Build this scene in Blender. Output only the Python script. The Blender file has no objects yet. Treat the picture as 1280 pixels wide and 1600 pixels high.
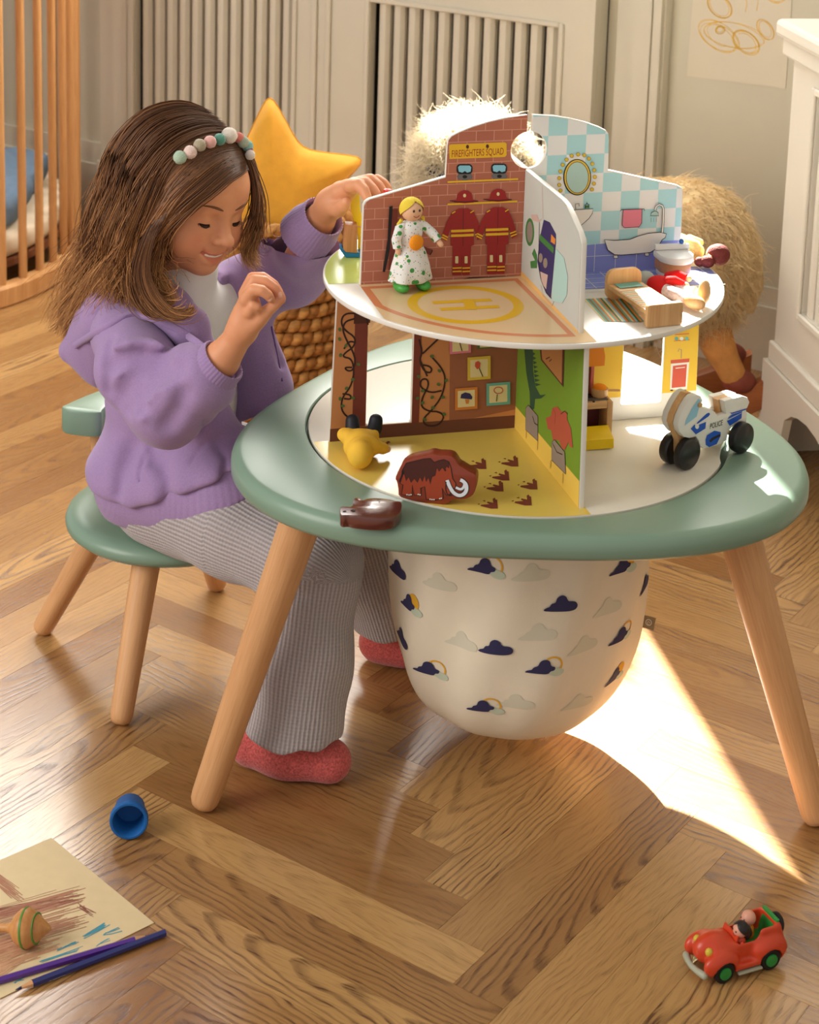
import bpy, bmesh, math, random
import numpy as np
from mathutils import Vector, Matrix
from mathutils.geometry import tessellate_polygon

random.seed(7)
rng = np.random.default_rng(7)
scene = bpy.context.scene
COL = scene.collection
PI = math.pi

# ---------------------------------------------------------------- camera
CAM_POS = np.array([-0.14088, -2.17051, 1.30237])
PITCH, ROLL, FPX, PPY = 0.204871, 0.0291267, 3000.0, 100.0
_s, _c = math.sin(PITCH), math.cos(PITCH)
_r0 = np.array([1.0, 0, 0]); _u0 = np.array([0, _s, _c]); FWD = np.array([0, _c, -_s])
RIGHT = _r0 * math.cos(ROLL) + _u0 * math.sin(ROLL)
UP = -_r0 * math.sin(ROLL) + _u0 * math.cos(ROLL)
cam_data = bpy.data.cameras.new('camera')
cam = bpy.data.objects.new('camera', cam_data)
COL.objects.link(cam)
M = Matrix.Identity(4)
for i in range(3):
    M[i][0] = RIGHT[i]; M[i][1] = UP[i]; M[i][2] = -FWD[i]; M[i][3] = CAM_POS[i]
cam.matrix_world = M
cam_data.sensor_fit = 'HORIZONTAL'
cam_data.sensor_width = 36.0
cam_data.lens = FPX * 36.0 / 1280.0
cam_data.shift_y = (PPY - 800.0) / 1280.0
cam_data.clip_start = 0.05
cam_data.dof.use_dof = True
cam_data.dof.focus_distance = 2.32
cam_data.dof.aperture_fstop = 14.0
scene.camera = cam

# ---------------------------------------------------------------- light and exposure
scene.view_settings.view_transform = 'Standard'
scene.view_settings.look = 'None'
scene.view_settings.gamma = 1.0
scene.view_settings.use_curve_mapping = False
scene.view_settings.exposure = 0.76
scene.cycles.use_denoising = True
scene.cycles.max_bounces = 8
scene.cycles.sample_clamp_indirect = 6.0

world = bpy.data.worlds.new('world'); scene.world = world; world.use_nodes = True
bg = world.node_tree.nodes['Background']
bg.inputs[0].default_value = (1.0, 0.95, 0.89, 1); bg.inputs[1].default_value = 0.33

SUN_DIR = Vector((0.142, -0.764, -0.629)).normalized()
sun_d = bpy.data.lights.new('sun', 'SUN'); sun_d.energy = 32.0; sun_d.angle = 0.012
sun_d.color = (1.0, 0.95, 0.88)
sun = bpy.data.objects.new('sun', sun_d); COL.objects.link(sun)
sun.rotation_euler = SUN_DIR.to_track_quat('-Z', 'Y').to_euler(); sun.location = (-1, 4, 4)

WALL_ANG = math.radians(148.3)
WD = np.array([math.cos(WALL_ANG), math.sin(WALL_ANG), 0.0])          # along the back wall, to the left
WN = np.array([math.sin(PI - WALL_ANG), -math.cos(WALL_ANG), 0.0])    # into the back wall
WP0 = np.array([0.451, 1.39, 0.0])
WALL_RZ = math.radians(-31.7)

def area(name, loc, direction, sx, sy, energy, color):
    d = bpy.data.lights.new(name, 'AREA'); d.shape = 'RECTANGLE'; d.size = sx; d.size_y = sy
    d.energy = energy; d.color = color
    o = bpy.data.objects.new(name, d); COL.objects.link(o)
    o.location = loc
    o.rotation_euler = Vector(direction).to_track_quat('-Z', 'Y').to_euler()
    return o
# daylight standing in the window over the radiators
wl = WP0 + WD * 1.0 - WN * 0.02
area('window_daylight', (wl[0], wl[1], 1.62), (-WN[0], -WN[1], -0.25), 2.5, 1.1, 80, (1.0, 0.95, 0.89))
# added fill lamp at the photographer's left, for the softly lit front faces
area('side_fill', (-2.6, -1.3, 1.7), (1.0, 0.55, -0.45), 1.6, 1.6, 34, (1.0, 0.94, 0.87))

# ---------------------------------------------------------------- helpers
def lin(c):
    out = []
    for v in c[:3]:
        v = v / 255.0
        out.append(v / 12.92 if v <= 0.04045 else ((v + 0.055) / 1.055) ** 2.4)
    return (out[0], out[1], out[2], 1.0)

def hx(s):
    s = s.lstrip('#'); return tuple(int(s[i:i + 2], 16) for i in (0, 2, 4))

_mats = {}
def mat(name, rgb, rough=0.6, spec=0.35, var=0.0, vscale=20.0, bump=0.0, bscale=200.0, sheen=0.0, coat=0.0, sss=0.0,
        metal=0.0, stretch=None):
    if name in _mats: return _mats[name]
    m = bpy.data.materials.new(name); m.use_nodes = True
    nt = m.node_tree; b = nt.nodes['Principled BSDF']
    b.inputs['Roughness'].default_value = rough
    b.inputs['Specular IOR Level'].default_value = spec
    b.inputs['Metallic'].default_value = metal
    if sheen: b.inputs['Sheen Weight'].default_value = sheen; b.inputs['Sheen Roughness'].default_value = 0.5
    if coat: b.inputs['Coat Weight'].default_value = coat; b.inputs['Coat Roughness'].default_value = 0.12
    if sss:
        b.inputs['Subsurface Weight'].default_value = sss
        b.inputs['Subsurface Radius'].default_value = (0.006, 0.0025, 0.0015)
        b.inputs['Subsurface Scale'].default_value = 1.0
    col = lin(rgb)
    b.inputs['Base Color'].default_value = col
    tc = nt.nodes.new('ShaderNodeTexCoord')
    vec = tc.outputs['Object']
    if stretch:
        mp = nt.nodes.new('ShaderNodeMapping'); mp.inputs['Scale'].default_value = stretch
        nt.links.new(vec, mp.inputs[0]); vec = mp.outputs[0]
    if var:
        n = nt.nodes.new('ShaderNodeTexNoise'); n.inputs['Scale'].default_value = vscale; n.inputs['Detail'].default_value = 4
        nt.links.new(vec, n.inputs['Vector'])
        r = nt.nodes.new('ShaderNodeValToRGB')
        r.color_ramp.elements[0].position = 0.3; r.color_ramp.elements[1].position = 0.7
        r.color_ramp.elements[0].color = tuple(x * (1 - var) for x in col[:3]) + (1,)
        r.color_ramp.elements[1].color = tuple(min(1, x * (1 + var)) for x in col[:3]) + (1,)
        nt.links.new(n.outputs['Fac'], r.inputs[0]); nt.links.new(r.outputs[0], b.inputs['Base Color'])
    if bump:
        n2 = nt.nodes.new('ShaderNodeTexNoise'); n2.inputs['Scale'].default_value = bscale; n2.inputs['Detail'].default_value = 3
        nt.links.new(vec, n2.inputs['Vector'])
        bp = nt.nodes.new('ShaderNodeBump'); bp.inputs['Strength'].default_value = bump; bp.inputs['Distance'].default_value = 0.002
        nt.links.new(n2.outputs['Fac'], bp.inputs['Height']); nt.links.new(bp.outputs[0], b.inputs['Normal'])
    _mats[name] = m
    return m

def wood(name, light, dark, axis=2, rough=0.5, freq=60.0, fine=400.0):
    """pale solid wood: soft streaks running along one local axis"""
    if name in _mats: return _mats[name]
    m = mat(name, light, rough, 0.35)
    nt = m.node_tree; b = nt.nodes['Principled BSDF']
    tc = nt.nodes.new('ShaderNodeTexCoord'); oi = nt.nodes.new('ShaderNodeObjectInfo')
    mp = nt.nodes.new('ShaderNodeMapping')
    sc = [1.0, 1.0, 1.0]; sc[axis] = 0.05
    mp.inputs['Scale'].default_value = sc
    nt.links.new(tc.outputs['Object'], mp.inputs[0]); nt.links.new(oi.outputs['Random'], mp.inputs['Location'])
    n = nt.nodes.new('ShaderNodeTexNoise'); n.inputs['Scale'].default_value = freq; n.inputs['Detail'].default_value = 5
    nt.links.new(mp.outputs[0], n.inputs['Vector'])
    n2 = nt.nodes.new('ShaderNodeTexNoise'); n2.inputs['Scale'].default_value = fine; n2.inputs['Detail'].default_value = 2
    nt.links.new(mp.outputs[0], n2.inputs['Vector'])
    ad = nt.nodes.new('ShaderNodeMath'); ad.operation = 'MULTIPLY_ADD'; ad.inputs[1].default_value = 0.45
    nt.links.new(n2.outputs['Fac'], ad.inputs[0]); nt.links.new(n.outputs['Fac'], ad.inputs[2])
    r = nt.nodes.new('ShaderNodeValToRGB')
    r.color_ramp.elements[0].position = 0.5; r.color_ramp.elements[1].position = 0.95
    r.color_ramp.elements[0].color = lin(light); r.color_ramp.elements[1].color = lin(dark)
    nt.links.new(ad.outputs[0], r.inputs[0]); nt.links.new(r.outputs[0], b.inputs['Base Color'])
    return m

class MB:
    """collects faces of one part"""
    def __init__(s): s.v = []; s.f = []; s.m = []
    def add(s, vs, fs, mi=0):
        o = len(s.v); s.v += [tuple(map(float, p)) for p in vs]
        for f in fs: s.f.append(tuple(i + o for i in f)); s.m.append(mi)
        return s
    def box(s, lo, hi, bevel=0.0, mi=0, seg=2):
        if bevel <= 0:
            x0, y0, z0 = lo; x1, y1, z1 = hi
            return s.add([(x0,y0,z0),(x1,y0,z0),(x1,y1,z0),(x0,y1,z0),(x0,y0,z1),(x1,y0,z1),(x1,y1,z1),(x0,y1,z1)],
                  [(3,2,1,0),(4,5,6,7),(0,1,5,4),(1,2,6,5),(2,3,7,6),(3,0,4,7)], mi)
        bm = bmesh.new(); bmesh.ops.create_cube(bm, size=1.0)
        for v in bm.verts:
            v.co = Vector([lo[i] + (v.co[i] + 0.5) * (hi[i] - lo[i]) for i in range(3)])
        bmesh.ops.bevel(bm, geom=list(bm.edges), offset=bevel, segments=seg, affect='EDGES', profile=0.5)
        return s.bm(bm, mi)
    def bm(s, bm, mi=0, M=None):
        bm.verts.index_update()
        vs = [(M @ v.co) if M else v.co.copy() for v in bm.verts]
        s.add(vs, [[v.index for v in f.verts] for f in bm.faces], mi); bm.free(); return s
    def tube(s, pts, rad, n=10, mi=0, cap=True, round_end=(False, False)):
        pts = [Vector(p) for p in pts]; k = len(pts)
        if not hasattr(rad, '__len__'): rad = [rad] * k
        rad = list(rad)
        if round_end[0]:
            d = (pts[0] - pts[1]).normalized(); r = rad[0]; ex = []; er = []
            for a in (80, 55, 28): ex.append(pts[0] + d * r * 0.8 * math.sin(math.radians(a)) - d * r * 0.8); er.append(r * math.cos(math.radians(a)))
            base = pts[0] - d * r * 0.8; pts = ex + [base] + pts[1:]; rad = er + [r] + rad[1:]
        if round_end[1]:
            d = (pts[-1] - pts[-2]).normalized(); r = rad[-1]; ex = []; er = []
            for a in (28, 55, 80): ex.append(pts[-1] + d * r * 0.8 * math.sin(math.radians(a)) - d * r * 0.8); er.append(r * math.cos(math.radians(a)))
            base = pts[-1] - d * r * 0.8; pts = pts[:-1] + [base] + ex; rad = rad[:-1] + [r] + er
        k = len(pts); vs = []; up = None
        for i, p in enumerate(pts):
            t = (pts[min(i + 1, k - 1)] - pts[max(i - 1, 0)])
            t = t.normalized() if t.length > 1e-9 else Vector((0, 0, 1))
            if up is None:
                up = Vector((0, 0, 1)) if abs(t.z) < 0.9 else Vector((1, 0, 0))
            a = t.cross(up)
            if a.length < 1e-6: a = t.cross(Vector((0.3, 0.9, 0.1)))
            a.normalize(); b = a.cross(t).normalized(); up = b
            for j in range(n):
                q = 2 * PI * j / n
                vs.append(p + (a * math.cos(q) + b * math.sin(q)) * rad[i])
        fs = []
        for i in range(k - 1):
            for j in range(n):
                fs.append((i * n + j, i * n + (j + 1) % n, (i + 1) * n + (j + 1) % n, (i + 1) * n + j))
        if cap: fs.append(tuple(range(n))[::-1]); fs.append(tuple((k - 1) * n + j for j in range(n)))
        return s.add(vs, fs, mi)
    def lathe(s, prof, n=32, mi=0, c=(0, 0, 0), M=None):
        """prof: (r, z) pairs; revolved about local z"""
        vs = []; fs = []; k = len(prof)
        for r, z in prof:
            for j in range(n):
                q = 2 * PI * j / n; p = Vector((r * math.cos(q), r * math.sin(q), z))
                if M: p = M @ p
                vs.append(p + Vector(c))
        for i in range(k - 1):
            for j in range(n):
                fs.append((i * n + j, i * n + (j + 1) % n, (i + 1) * n + (j + 1) % n, (i + 1) * n + j))
        if prof[0][0] > 1e-6: fs.append(tuple(range(n))[::-1])
        if prof[-1][0] > 1e-6: fs.append(tuple((k - 1) * n + j for j in range(n)))
        return s.add(vs, fs, mi)
    def prism(s, loops, h0, h1, fr=None, mi=0, mside=None, rnd=0.0):
        """loops: outer polygon then holes, in 2d; extruded h0..h1; fr(x, y, h) -> 3d. rnd rounds the outer rims"""
        if fr is None: fr = lambda x, y, h: (x, y, h)
        if loops and not hasattr(loops[0][0], '__len__'): loops = [loops]
        def areas(l): return sum(l[i][0] * l[(i + 1) % len(l)][1] - l[(i + 1) % len(l)][0] * l[i][1] for i in range(len(l)))
        L = []
        for i, l in enumerate(loops):
            l = list(l)
            if (areas(l) < 0) == (i == 0): l = l[::-1]
            L.append(l)
        def off(l, d):
            n = len(l); out = []
            for i in range(n):
                a = np.array(l[i - 1]); b = np.array(l[i]); c = np.array(l[(i + 1) % n])
                e1 = b - a; e2 = c - b
                n1 = np.array([-e1[1], e1[0]]) / (np.linalg.norm(e1) + 1e-12); n2 = np.array([-e2[1], e2[0]]) / (np.linalg.norm(e2) + 1e-12)
                m = n1 + n2; m = m / max(0.5, (m @ m) / 2.0) if (m @ m) > 1e-9 else n1
                out.append(tuple(b + m * d))
            return out
        levels = [(h0, 0.0), (h1, 0.0)]
        if rnd > 0:
            levels = [(h0, rnd), (h0 + rnd * 0.3, rnd * 0.3), (h0 + rnd, 0.0), (h1 - rnd, 0.0), (h1 - rnd * 0.3, rnd * 0.3), (h1, rnd)]
        rings = [[off(l, d) if d else l for l in L] for _, d in levels]
        cnt = sum(len(l) for l in L); vs = []
        for (h, _), rg in zip(levels, rings):
            for l in rg:
                for x, y in l: vs.append(fr(x, y, h))
        tri = tessellate_polygon([[Vector((x, y, 0)) for x, y in l] for l in rings[0]])
        flat = [p for l in rings[0] for p in l]
        fs = []
        for t in tri:
            a, b, c = (flat[i] for i in t)
            ar = (b[0]-a[0])*(c[1]-a[1]) - (c[0]-a[0])*(b[1]-a[1])
            if abs(ar) < 1e-14: continue
            fs.append(tuple(t) if ar > 0 else tuple(t[::-1]))
        top = (len(levels) - 1) * cnt
        s.add(vs, [], mi); o = len(s.v) - len(vs)
        for t in fs:
            s.f.append(tuple(o + i for i in t[::-1])); s.m.append(mi)
            s.f.append(tuple(o + top + i for i in t)); s.m.append(mi)
        ms = mi if mside is None else mside
        for k in range(len(levels) - 1):
            b0 = o + k * cnt; st = 0
            for l in L:
                n = len(l)
                for i in range(n):
                    j = (i + 1) % n
                    s.f.append((b0 + st + i, b0 + st + j, b0 + cnt + st + j, b0 + cnt + st + i)); s.m.append(ms)
                st += n
        return s
    def flat(s, poly, fr, h=0.0, mi=0):
        """thin print: one flat polygon, tessellated"""
        loops = poly if hasattr(poly[0][0], '__len__') else [poly]
        tri = tessellate_polygon([[Vector((p[0], p[1], 0)) for p in l] for l in loops])
        fl = [p for l in loops for p in l]; o = len(s.v)
        for p in fl: s.v.append(tuple(map(float, fr(p[0], p[1], h))))
        for t in tri:
            a, b, c = (fl[i] for i in t)
            ar = (b[0]-a[0])*(c[1]-a[1]) - (c[0]-a[0])*(b[1]-a[1])
            if abs(ar) < 1e-14: continue
            s.f.append(tuple(o + i for i in (t if ar > 0 else t[::-1]))); s.m.append(mi)
        return s
    def line(s, pts, w, fr, h=0.0, mi=0, closed=False):
        """drawn line of width w on a flat print"""
        P = [np.array(p[:2], float) for p in pts]
        if closed: P = P + [P[0]]
        o = len(s.v); n = len(P)
        for i in range(n):
            t = P[min(i + 1, n - 1)] - P[max(i - 1, 0)]
            if closed and i in (0, n - 1): t = P[1] - P[n - 2]
            t = t / (np.linalg.norm(t) + 1e-12); q = np.array([-t[1], t[0]]) * w / 2
            s.v.append(tuple(map(float, fr(*(P[i] + q), h)))); s.v.append(tuple(map(float, fr(*(P[i] - q), h))))
        for i in range(n - 1):
            s.f.append((o + 2 * i + 1, o + 2 * i + 3, o + 2 * i + 2, o + 2 * i)); s.m.append(mi)
        return s
    def ball(s, c, r, n=20, m=12, mi=0, M=None):
        """ellipsoid"""
        if not hasattr(r, '__len__'): r = (r, r, r)
        vs = []; fs = []
        for i in range(1, m):
            a = PI * i / m
            for j in range(n):
                b = 2 * PI * j / n; vs.append(Vector((r[0] * math.sin(a) * math.cos(b), r[1] * math.sin(a) * math.sin(b), r[2] * math.cos(a))))
        vs.append(Vector((0, 0, r[2]))); vs.append(Vector((0, 0, -r[2]))); t, b_ = len(vs) - 2, len(vs) - 1
        if M: vs = [M @ v for v in vs]
        vs = [v + Vector(c) for v in vs]
        for i in range(m - 2):
            for j in range(n): fs.append((i * n + j, (i + 1) * n + j, (i + 1) * n + (j + 1) % n, i * n + (j + 1) % n))
        for j in range(n):
            fs.append((t, j, (j + 1) % n)); fs.append((b_, (m - 2) * n + (j + 1) % n, (m - 2) * n + j))
        return s.add(vs, fs, mi)

    def build(s, name, mats, parent=None, smooth=None, world=False):
        me = bpy.data.meshes.new(name)
        vs = s.v
        if world and parent is not None:
            off = parent_loc(parent); vs = [(v[0] - off[0], v[1] - off[1], v[2] - off[2]) for v in vs]
        me.from_pydata(vs, [], s.f)
        if not isinstance(mats, (list, tuple)): mats = [mats]
        for m in mats: me.materials.append(m)
        if len(mats) > 1:
            me.polygons.foreach_set('material_index', s.m)
        if smooth is not None:
            me.polygons.foreach_set('use_smooth', [True] * len(s.f))
            if smooth < 180: me.set_sharp_from_angle(angle=math.radians(smooth))
        me.update()
        return link(name, me, parent)

def parent_loc(p):
    L = Vector((0, 0, 0))
    while p is not None: L = L + p.location; p = p.parent
    return L
def link(name, me, parent=None):
    o = bpy.data.objects.new(name, me); COL.objects.link(o)
    if parent is not None: o.parent = parent
    return o
def tag(o, label, cat, group=None):
    o['label'] = label; o['category'] = cat
    if group: o['group'] = group
    return o
def thing(name, label, cat, loc=(0, 0, 0), rz=0.0, group=None):
    o = bpy.data.objects.new(name, None); COL.objects.link(o)
    o.empty_display_size = 0.05
    o.location = loc; o.rotation_euler = (0, 0, rz)
    return tag(o, label, cat, group)
def struct(o): o['kind'] = 'structure'; return o
def np_mesh(name, V, F, m, parent=None, smooth=True, world=False, attrs=None):
    """mesh from numpy arrays (faces all of one size)"""
    V = np.asarray(V, np.float32); F = np.asarray(F, np.int32)
    if world and parent is not None: V = V - np.array(parent_loc(parent), np.float32)
    me = bpy.data.meshes.new(name); k = F.shape[1]
    me.vertices.add(len(V)); me.vertices.foreach_set('co', V.ravel())
    me.loops.add(F.size); me.loops.foreach_set('vertex_index', F.ravel())
    me.polygons.add(len(F)); me.polygons.foreach_set('loop_start', np.arange(0, F.size, k, dtype=np.int32))
    me.polygons.foreach_set('loop_total', np.full(len(F), k, np.int32))
    if smooth: me.polygons.foreach_set('use_smooth', np.ones(len(F), bool))
    for mm in (m if isinstance(m, (list, tuple)) else [m]): me.materials.append(mm)
    me.update(calc_edges=True); me.validate()
    if attrs:
        for nme, arr in attrs.items():
            arr = np.asarray(arr, np.float32)
            if arr.ndim == 1:
                a = me.attributes.new(nme, 'FLOAT', 'POINT'); a.data.foreach_set('value', arr)
            else:
                a = me.attributes.new(nme, 'FLOAT_VECTOR', 'POINT'); a.data.foreach_set('vector', arr.ravel())
    return link(name, me, parent)
def text_mesh(body, size, name='text'):
    """outline of lettering as (verts2d, tris) with its own built-in font, x centred"""
    cu = bpy.data.curves.new(name, 'FONT'); cu.body = body; cu.size = size; cu.align_x = 'CENTER'; cu.align_y = 'CENTER'
    cu.resolution_u = 3
    ob = bpy.data.objects.new(name, cu); COL.objects.link(ob)
    me = bpy.data.meshes.new_from_object(ob.evaluated_get(bpy.context.evaluated_depsgraph_get()))
    vs = [(v.co.x, v.co.y) for v in me.vertices]; fs = [tuple(p.vertices) for p in me.polygons]
    bpy.data.objects.remove(ob); bpy.data.curves.remove(cu); bpy.data.meshes.remove(me)
    return vs, fs
def rot2(p, a): return (p[0] * math.cos(a) - p[1] * math.sin(a), p[0] * math.sin(a) + p[1] * math.cos(a))
def ell(cx, cy, rx, ry, n=24, a0=0.0, a1=2 * PI, rot=0.0):
    out = []
    m = n if abs(a1 - a0 - 2 * PI) < 1e-6 else n + 1
    for i in range(m):
        t = a0 + (a1 - a0) * i / n; q = rot2((rx * math.cos(t), ry * math.sin(t)), rot); out.append((cx + q[0], cy + q[1]))
    return out
def rrect(x0, y0, x1, y1, r, n=4):
    out = []
    for cx, cy, a in ((x1 - r, y0 + r, -PI / 2), (x1 - r, y1 - r, 0), (x0 + r, y1 - r, PI / 2), (x0 + r, y0 + r, PI)):
        for i in range(n + 1):
            t = a + PI / 2 * i / n; out.append((cx + r * math.cos(t), cy + r * math.sin(t)))
    return out
def smooth_poly(pts, it=2, closed=True):
    """Chaikin corner cutting"""
    P = [tuple(p) for p in pts]
    for _ in range(it):
        Q = []; n = len(P)
        for i in range(n if closed else n - 1):
            a = P[i]; b = P[(i + 1) % n]
            Q.append(tuple(a[k] * .75 + b[k] * .25 for k in range(len(a)))); Q.append(tuple(a[k] * .25 + b[k] * .75 for k in range(len(a))))
        if not closed: Q = [P[0]] + Q + [P[-1]]
        P = Q
    return P

# ---------------------------------------------------------------- signed-distance modelling
def vlen(a): return np.sqrt((a * a).sum(-1))
def s_ell(P, c, r, R=None):
    q = P - np.asarray(c, np.float32)
    if R is not None: q = q @ np.asarray(R, np.float32)
    r = np.asarray(r, np.float32); k0 = vlen(q / r); k1 = vlen(q / (r * r)) + 1e-9
    return k0 * (k0 - 1.0) / k1
def s_cap(P, a, b, ra, rb):
    a = np.asarray(a, np.float32); b = np.asarray(b, np.float32); ba = b - a
    t = np.clip(((P - a) @ ba) / (ba @ ba + 1e-12), 0, 1)
    return vlen(P - a - t[..., None] * ba) - (ra + (rb - ra) * t)
def s_chain(P, pts, rs, k=0.0):
    d = None
    for i in range(len(pts) - 1):
        e = s_cap(P, pts[i], pts[i + 1], rs[i], rs[i + 1]); d = e if d is None else (smin(d, e, k) if k else np.minimum(d, e))
    return d
def s_box(P, c, h, r=0.0, R=None):
    q = P - np.asarray(c, np.float32)
    if R is not None: q = q @ np.asarray(R, np.float32)
    q = np.abs(q) - (np.asarray(h, np.float32) - r)
    return vlen(np.maximum(q, 0)) + np.minimum(q.max(-1), 0) - r
def smin(a, b, k):
    h = np.clip(0.5 + 0.5 * (b - a) / k, 0, 1); return b + (a - b) * h - k * h * (1 - h)
def smax(a, b, k): return -smin(-a, -b, k)
def surface_nets(f, lo, hi, h):
    """polygonise f = 0 on a grid (naive surface nets)"""
    lo = np.asarray(lo, np.float32); hi = np.asarray(hi, np.float32)
    n = np.ceil((hi - lo) / h).astype(int) + 1
    ax = [lo[i] + h * np.arange(n[i], dtype=np.float32) for i in range(3)]
    # coarse pass: only refine blocks that can hold the surface
    st = 6; val = np.full(tuple(n), 1.0, np.float32)
    cx = [np.arange(0, n[i], st) for i in range(3)]
    C = np.stack(np.meshgrid(*[np.minimum(lo[i] + h * (c + st / 2), hi[i]) for i, c in enumerate(cx)], indexing='ij'), -1).reshape(-1, 3).astype(np.float32)
    cv = f(C).reshape([len(c) for c in cx])
    rad = h * st * 0.9 * 1.75
    near = np.abs(cv) < rad
    sg = np.sign(cv)
    for i in range(len(cx[0])):
        for j in range(len(cx[1])):
            ks = np.nonzero(near[i, j])[0]
            a0, a1 = cx[0][i], min(cx[0][i] + st, n[0]); b0, b1 = cx[1][j], min(cx[1][j] + st, n[1])
            for k in range(len(cx[2])):
                if not near[i, j, k]: val[a0:a1, b0:b1, cx[2][k]:cx[2][k] + st] = sg[i, j, k]
            if len(ks) == 0: continue
            zi = np.concatenate([np.arange(cx[2][k], min(cx[2][k] + st, n[2])) for k in ks])
            G = np.stack(np.meshgrid(ax[0][a0:a1], ax[1][b0:b1], ax[2][zi], indexing='ij'), -1)
            val[a0:a1, b0:b1, zi] = f(G.reshape(-1, 3)).reshape(G.shape[:3])
    ins = val < 0
    cs = [slice(0, -1), slice(1, None)]
    cnt = np.zeros(tuple(n - 1), np.int8)
    for a in (0, 1):
        for b in (0, 1):
            for c in (0, 1): cnt += ins[cs[a], cs[b], cs[c]]
    act = (cnt > 0) & (cnt < 8); idx = np.full(tuple(n - 1), -1, np.int64); I = np.argwhere(act); idx[act] = np.arange(len(I))
    acc = np.zeros((len(I), 3), np.float64); num = np.zeros(len(I))
    cor = [(a, b, c) for a in (0, 1) for b in (0, 1) for c in (0, 1)]
    for p in cor:
        for ax_ in range(3):
            if p[ax_]: continue
            q = list(p); q[ax_] = 1
            va = val[I[:, 0] + p[0], I[:, 1] + p[1], I[:, 2] + p[2]]; vb = val[I[:, 0] + q[0], I[:, 1] + q[1], I[:, 2] + q[2]]
            m = (va < 0) != (vb < 0); t = np.where(m, va / (va - vb + 1e-20), 0)
            pos = np.array(p, float)[None, :].repeat(len(I), 0); pos[:, ax_] += t
            acc += pos * m[:, None]; num += m
    V = lo + h * (I + acc / num[:, None])
    F = []
    for ax_ in range(3):
        o = [k for k in range(3) if k != ax_]
        sl0 = [slice(None)] * 3; sl1 = [slice(None)] * 3; sl0[ax_] = slice(0, -1); sl1[ax_] = slice(1, None)
        a = ins[tuple(sl0)]; b = ins[tuple(sl1)]
        for flip, m in ((False, a & ~b), (True, ~a & b)):
            E = np.argwhere(m); ok = (E[:, o[0]] > 0) & (E[:, o[1]] > 0) & (E[:, o[0]] < n[o[0]] - 1) & (E[:, o[1]] < n[o[1]] - 1); E = E[ok]
            def cell(d0, d1):
                q = E.copy(); q[:, o[0]] -= d0; q[:, o[1]] -= d1; return idx[q[:, 0], q[:, 1], q[:, 2]]
            Q = np.stack([cell(1, 1), cell(0, 1), cell(0, 0), cell(1, 0)], 1)
            if (ax_ == 1) != flip: Q = Q[:, ::-1]
            F.append(Q)
    F = np.concatenate(F); F = F[(F >= 0).all(1)]
    return V, F
def relax(V, F, it=2, lam=0.5):
    """Laplacian smoothing"""
    e = np.concatenate([F[:, [0, 1]], F[:, [1, 2]], F[:, [2, 3]], F[:, [3, 0]]]); e = np.concatenate([e, e[:, ::-1]])
    n = len(V); cnt = np.bincount(e[:, 0], minlength=n)[:, None] + 1e-9
    for _ in range(it):
        s = np.stack([np.bincount(e[:, 0], weights=V[e[:, 1], k], minlength=n) for k in range(3)], 1)
        V = V + lam * (s / cnt - V)
    return V
def sculpt(name, f, lo, hi, h, m, parent, it=2, world=True, attrs=None):
    V, F = surface_nets(f, lo, hi, h); V = relax(V, F, it)
    return np_mesh(name, V, F, m, parent, True, world, attrs(V) if attrs else None)
def strands(name, G, R, m, parent, world=True, sides=3):
    """hair: G (n, k, 3) polylines, R (n, k) radii -> thin tubes in one mesh"""
    G = np.asarray(G, np.float32); n, k, _ = G.shape
    T = np.gradient(G, axis=1); T /= (np.linalg.norm(T, axis=2, keepdims=True) + 1e-9)
    ref = np.zeros_like(T); ref[..., 2] = 1.0; fl_ = np.abs(T[..., 2]) > 0.9; ref[fl_] = (1.0, 0, 0)
    A_ = np.cross(T, ref); A_ /= (np.linalg.norm(A_, axis=2, keepdims=True) + 1e-9); B_ = np.cross(A_, T)
    ring = []
    for j in range(sides):
        q = 2 * PI * j / sides; ring.append(G + (A_ * math.cos(q) + B_ * math.sin(q)) * R[..., None])
    V = np.stack(ring, 2).reshape(-1, 3)
    base = (np.arange(n)[:, None, None] * k + np.arange(k - 1)[None, :, None]) * sides
    j = np.arange(sides)[None, None, :]; j2 = (j + 1) % sides
    F = np.stack([base + j, base + j2, base + sides + j2, base + sides + j], -1).reshape(-1, 4)
    return np_mesh(name, V, F, m, parent, True, world)
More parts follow.
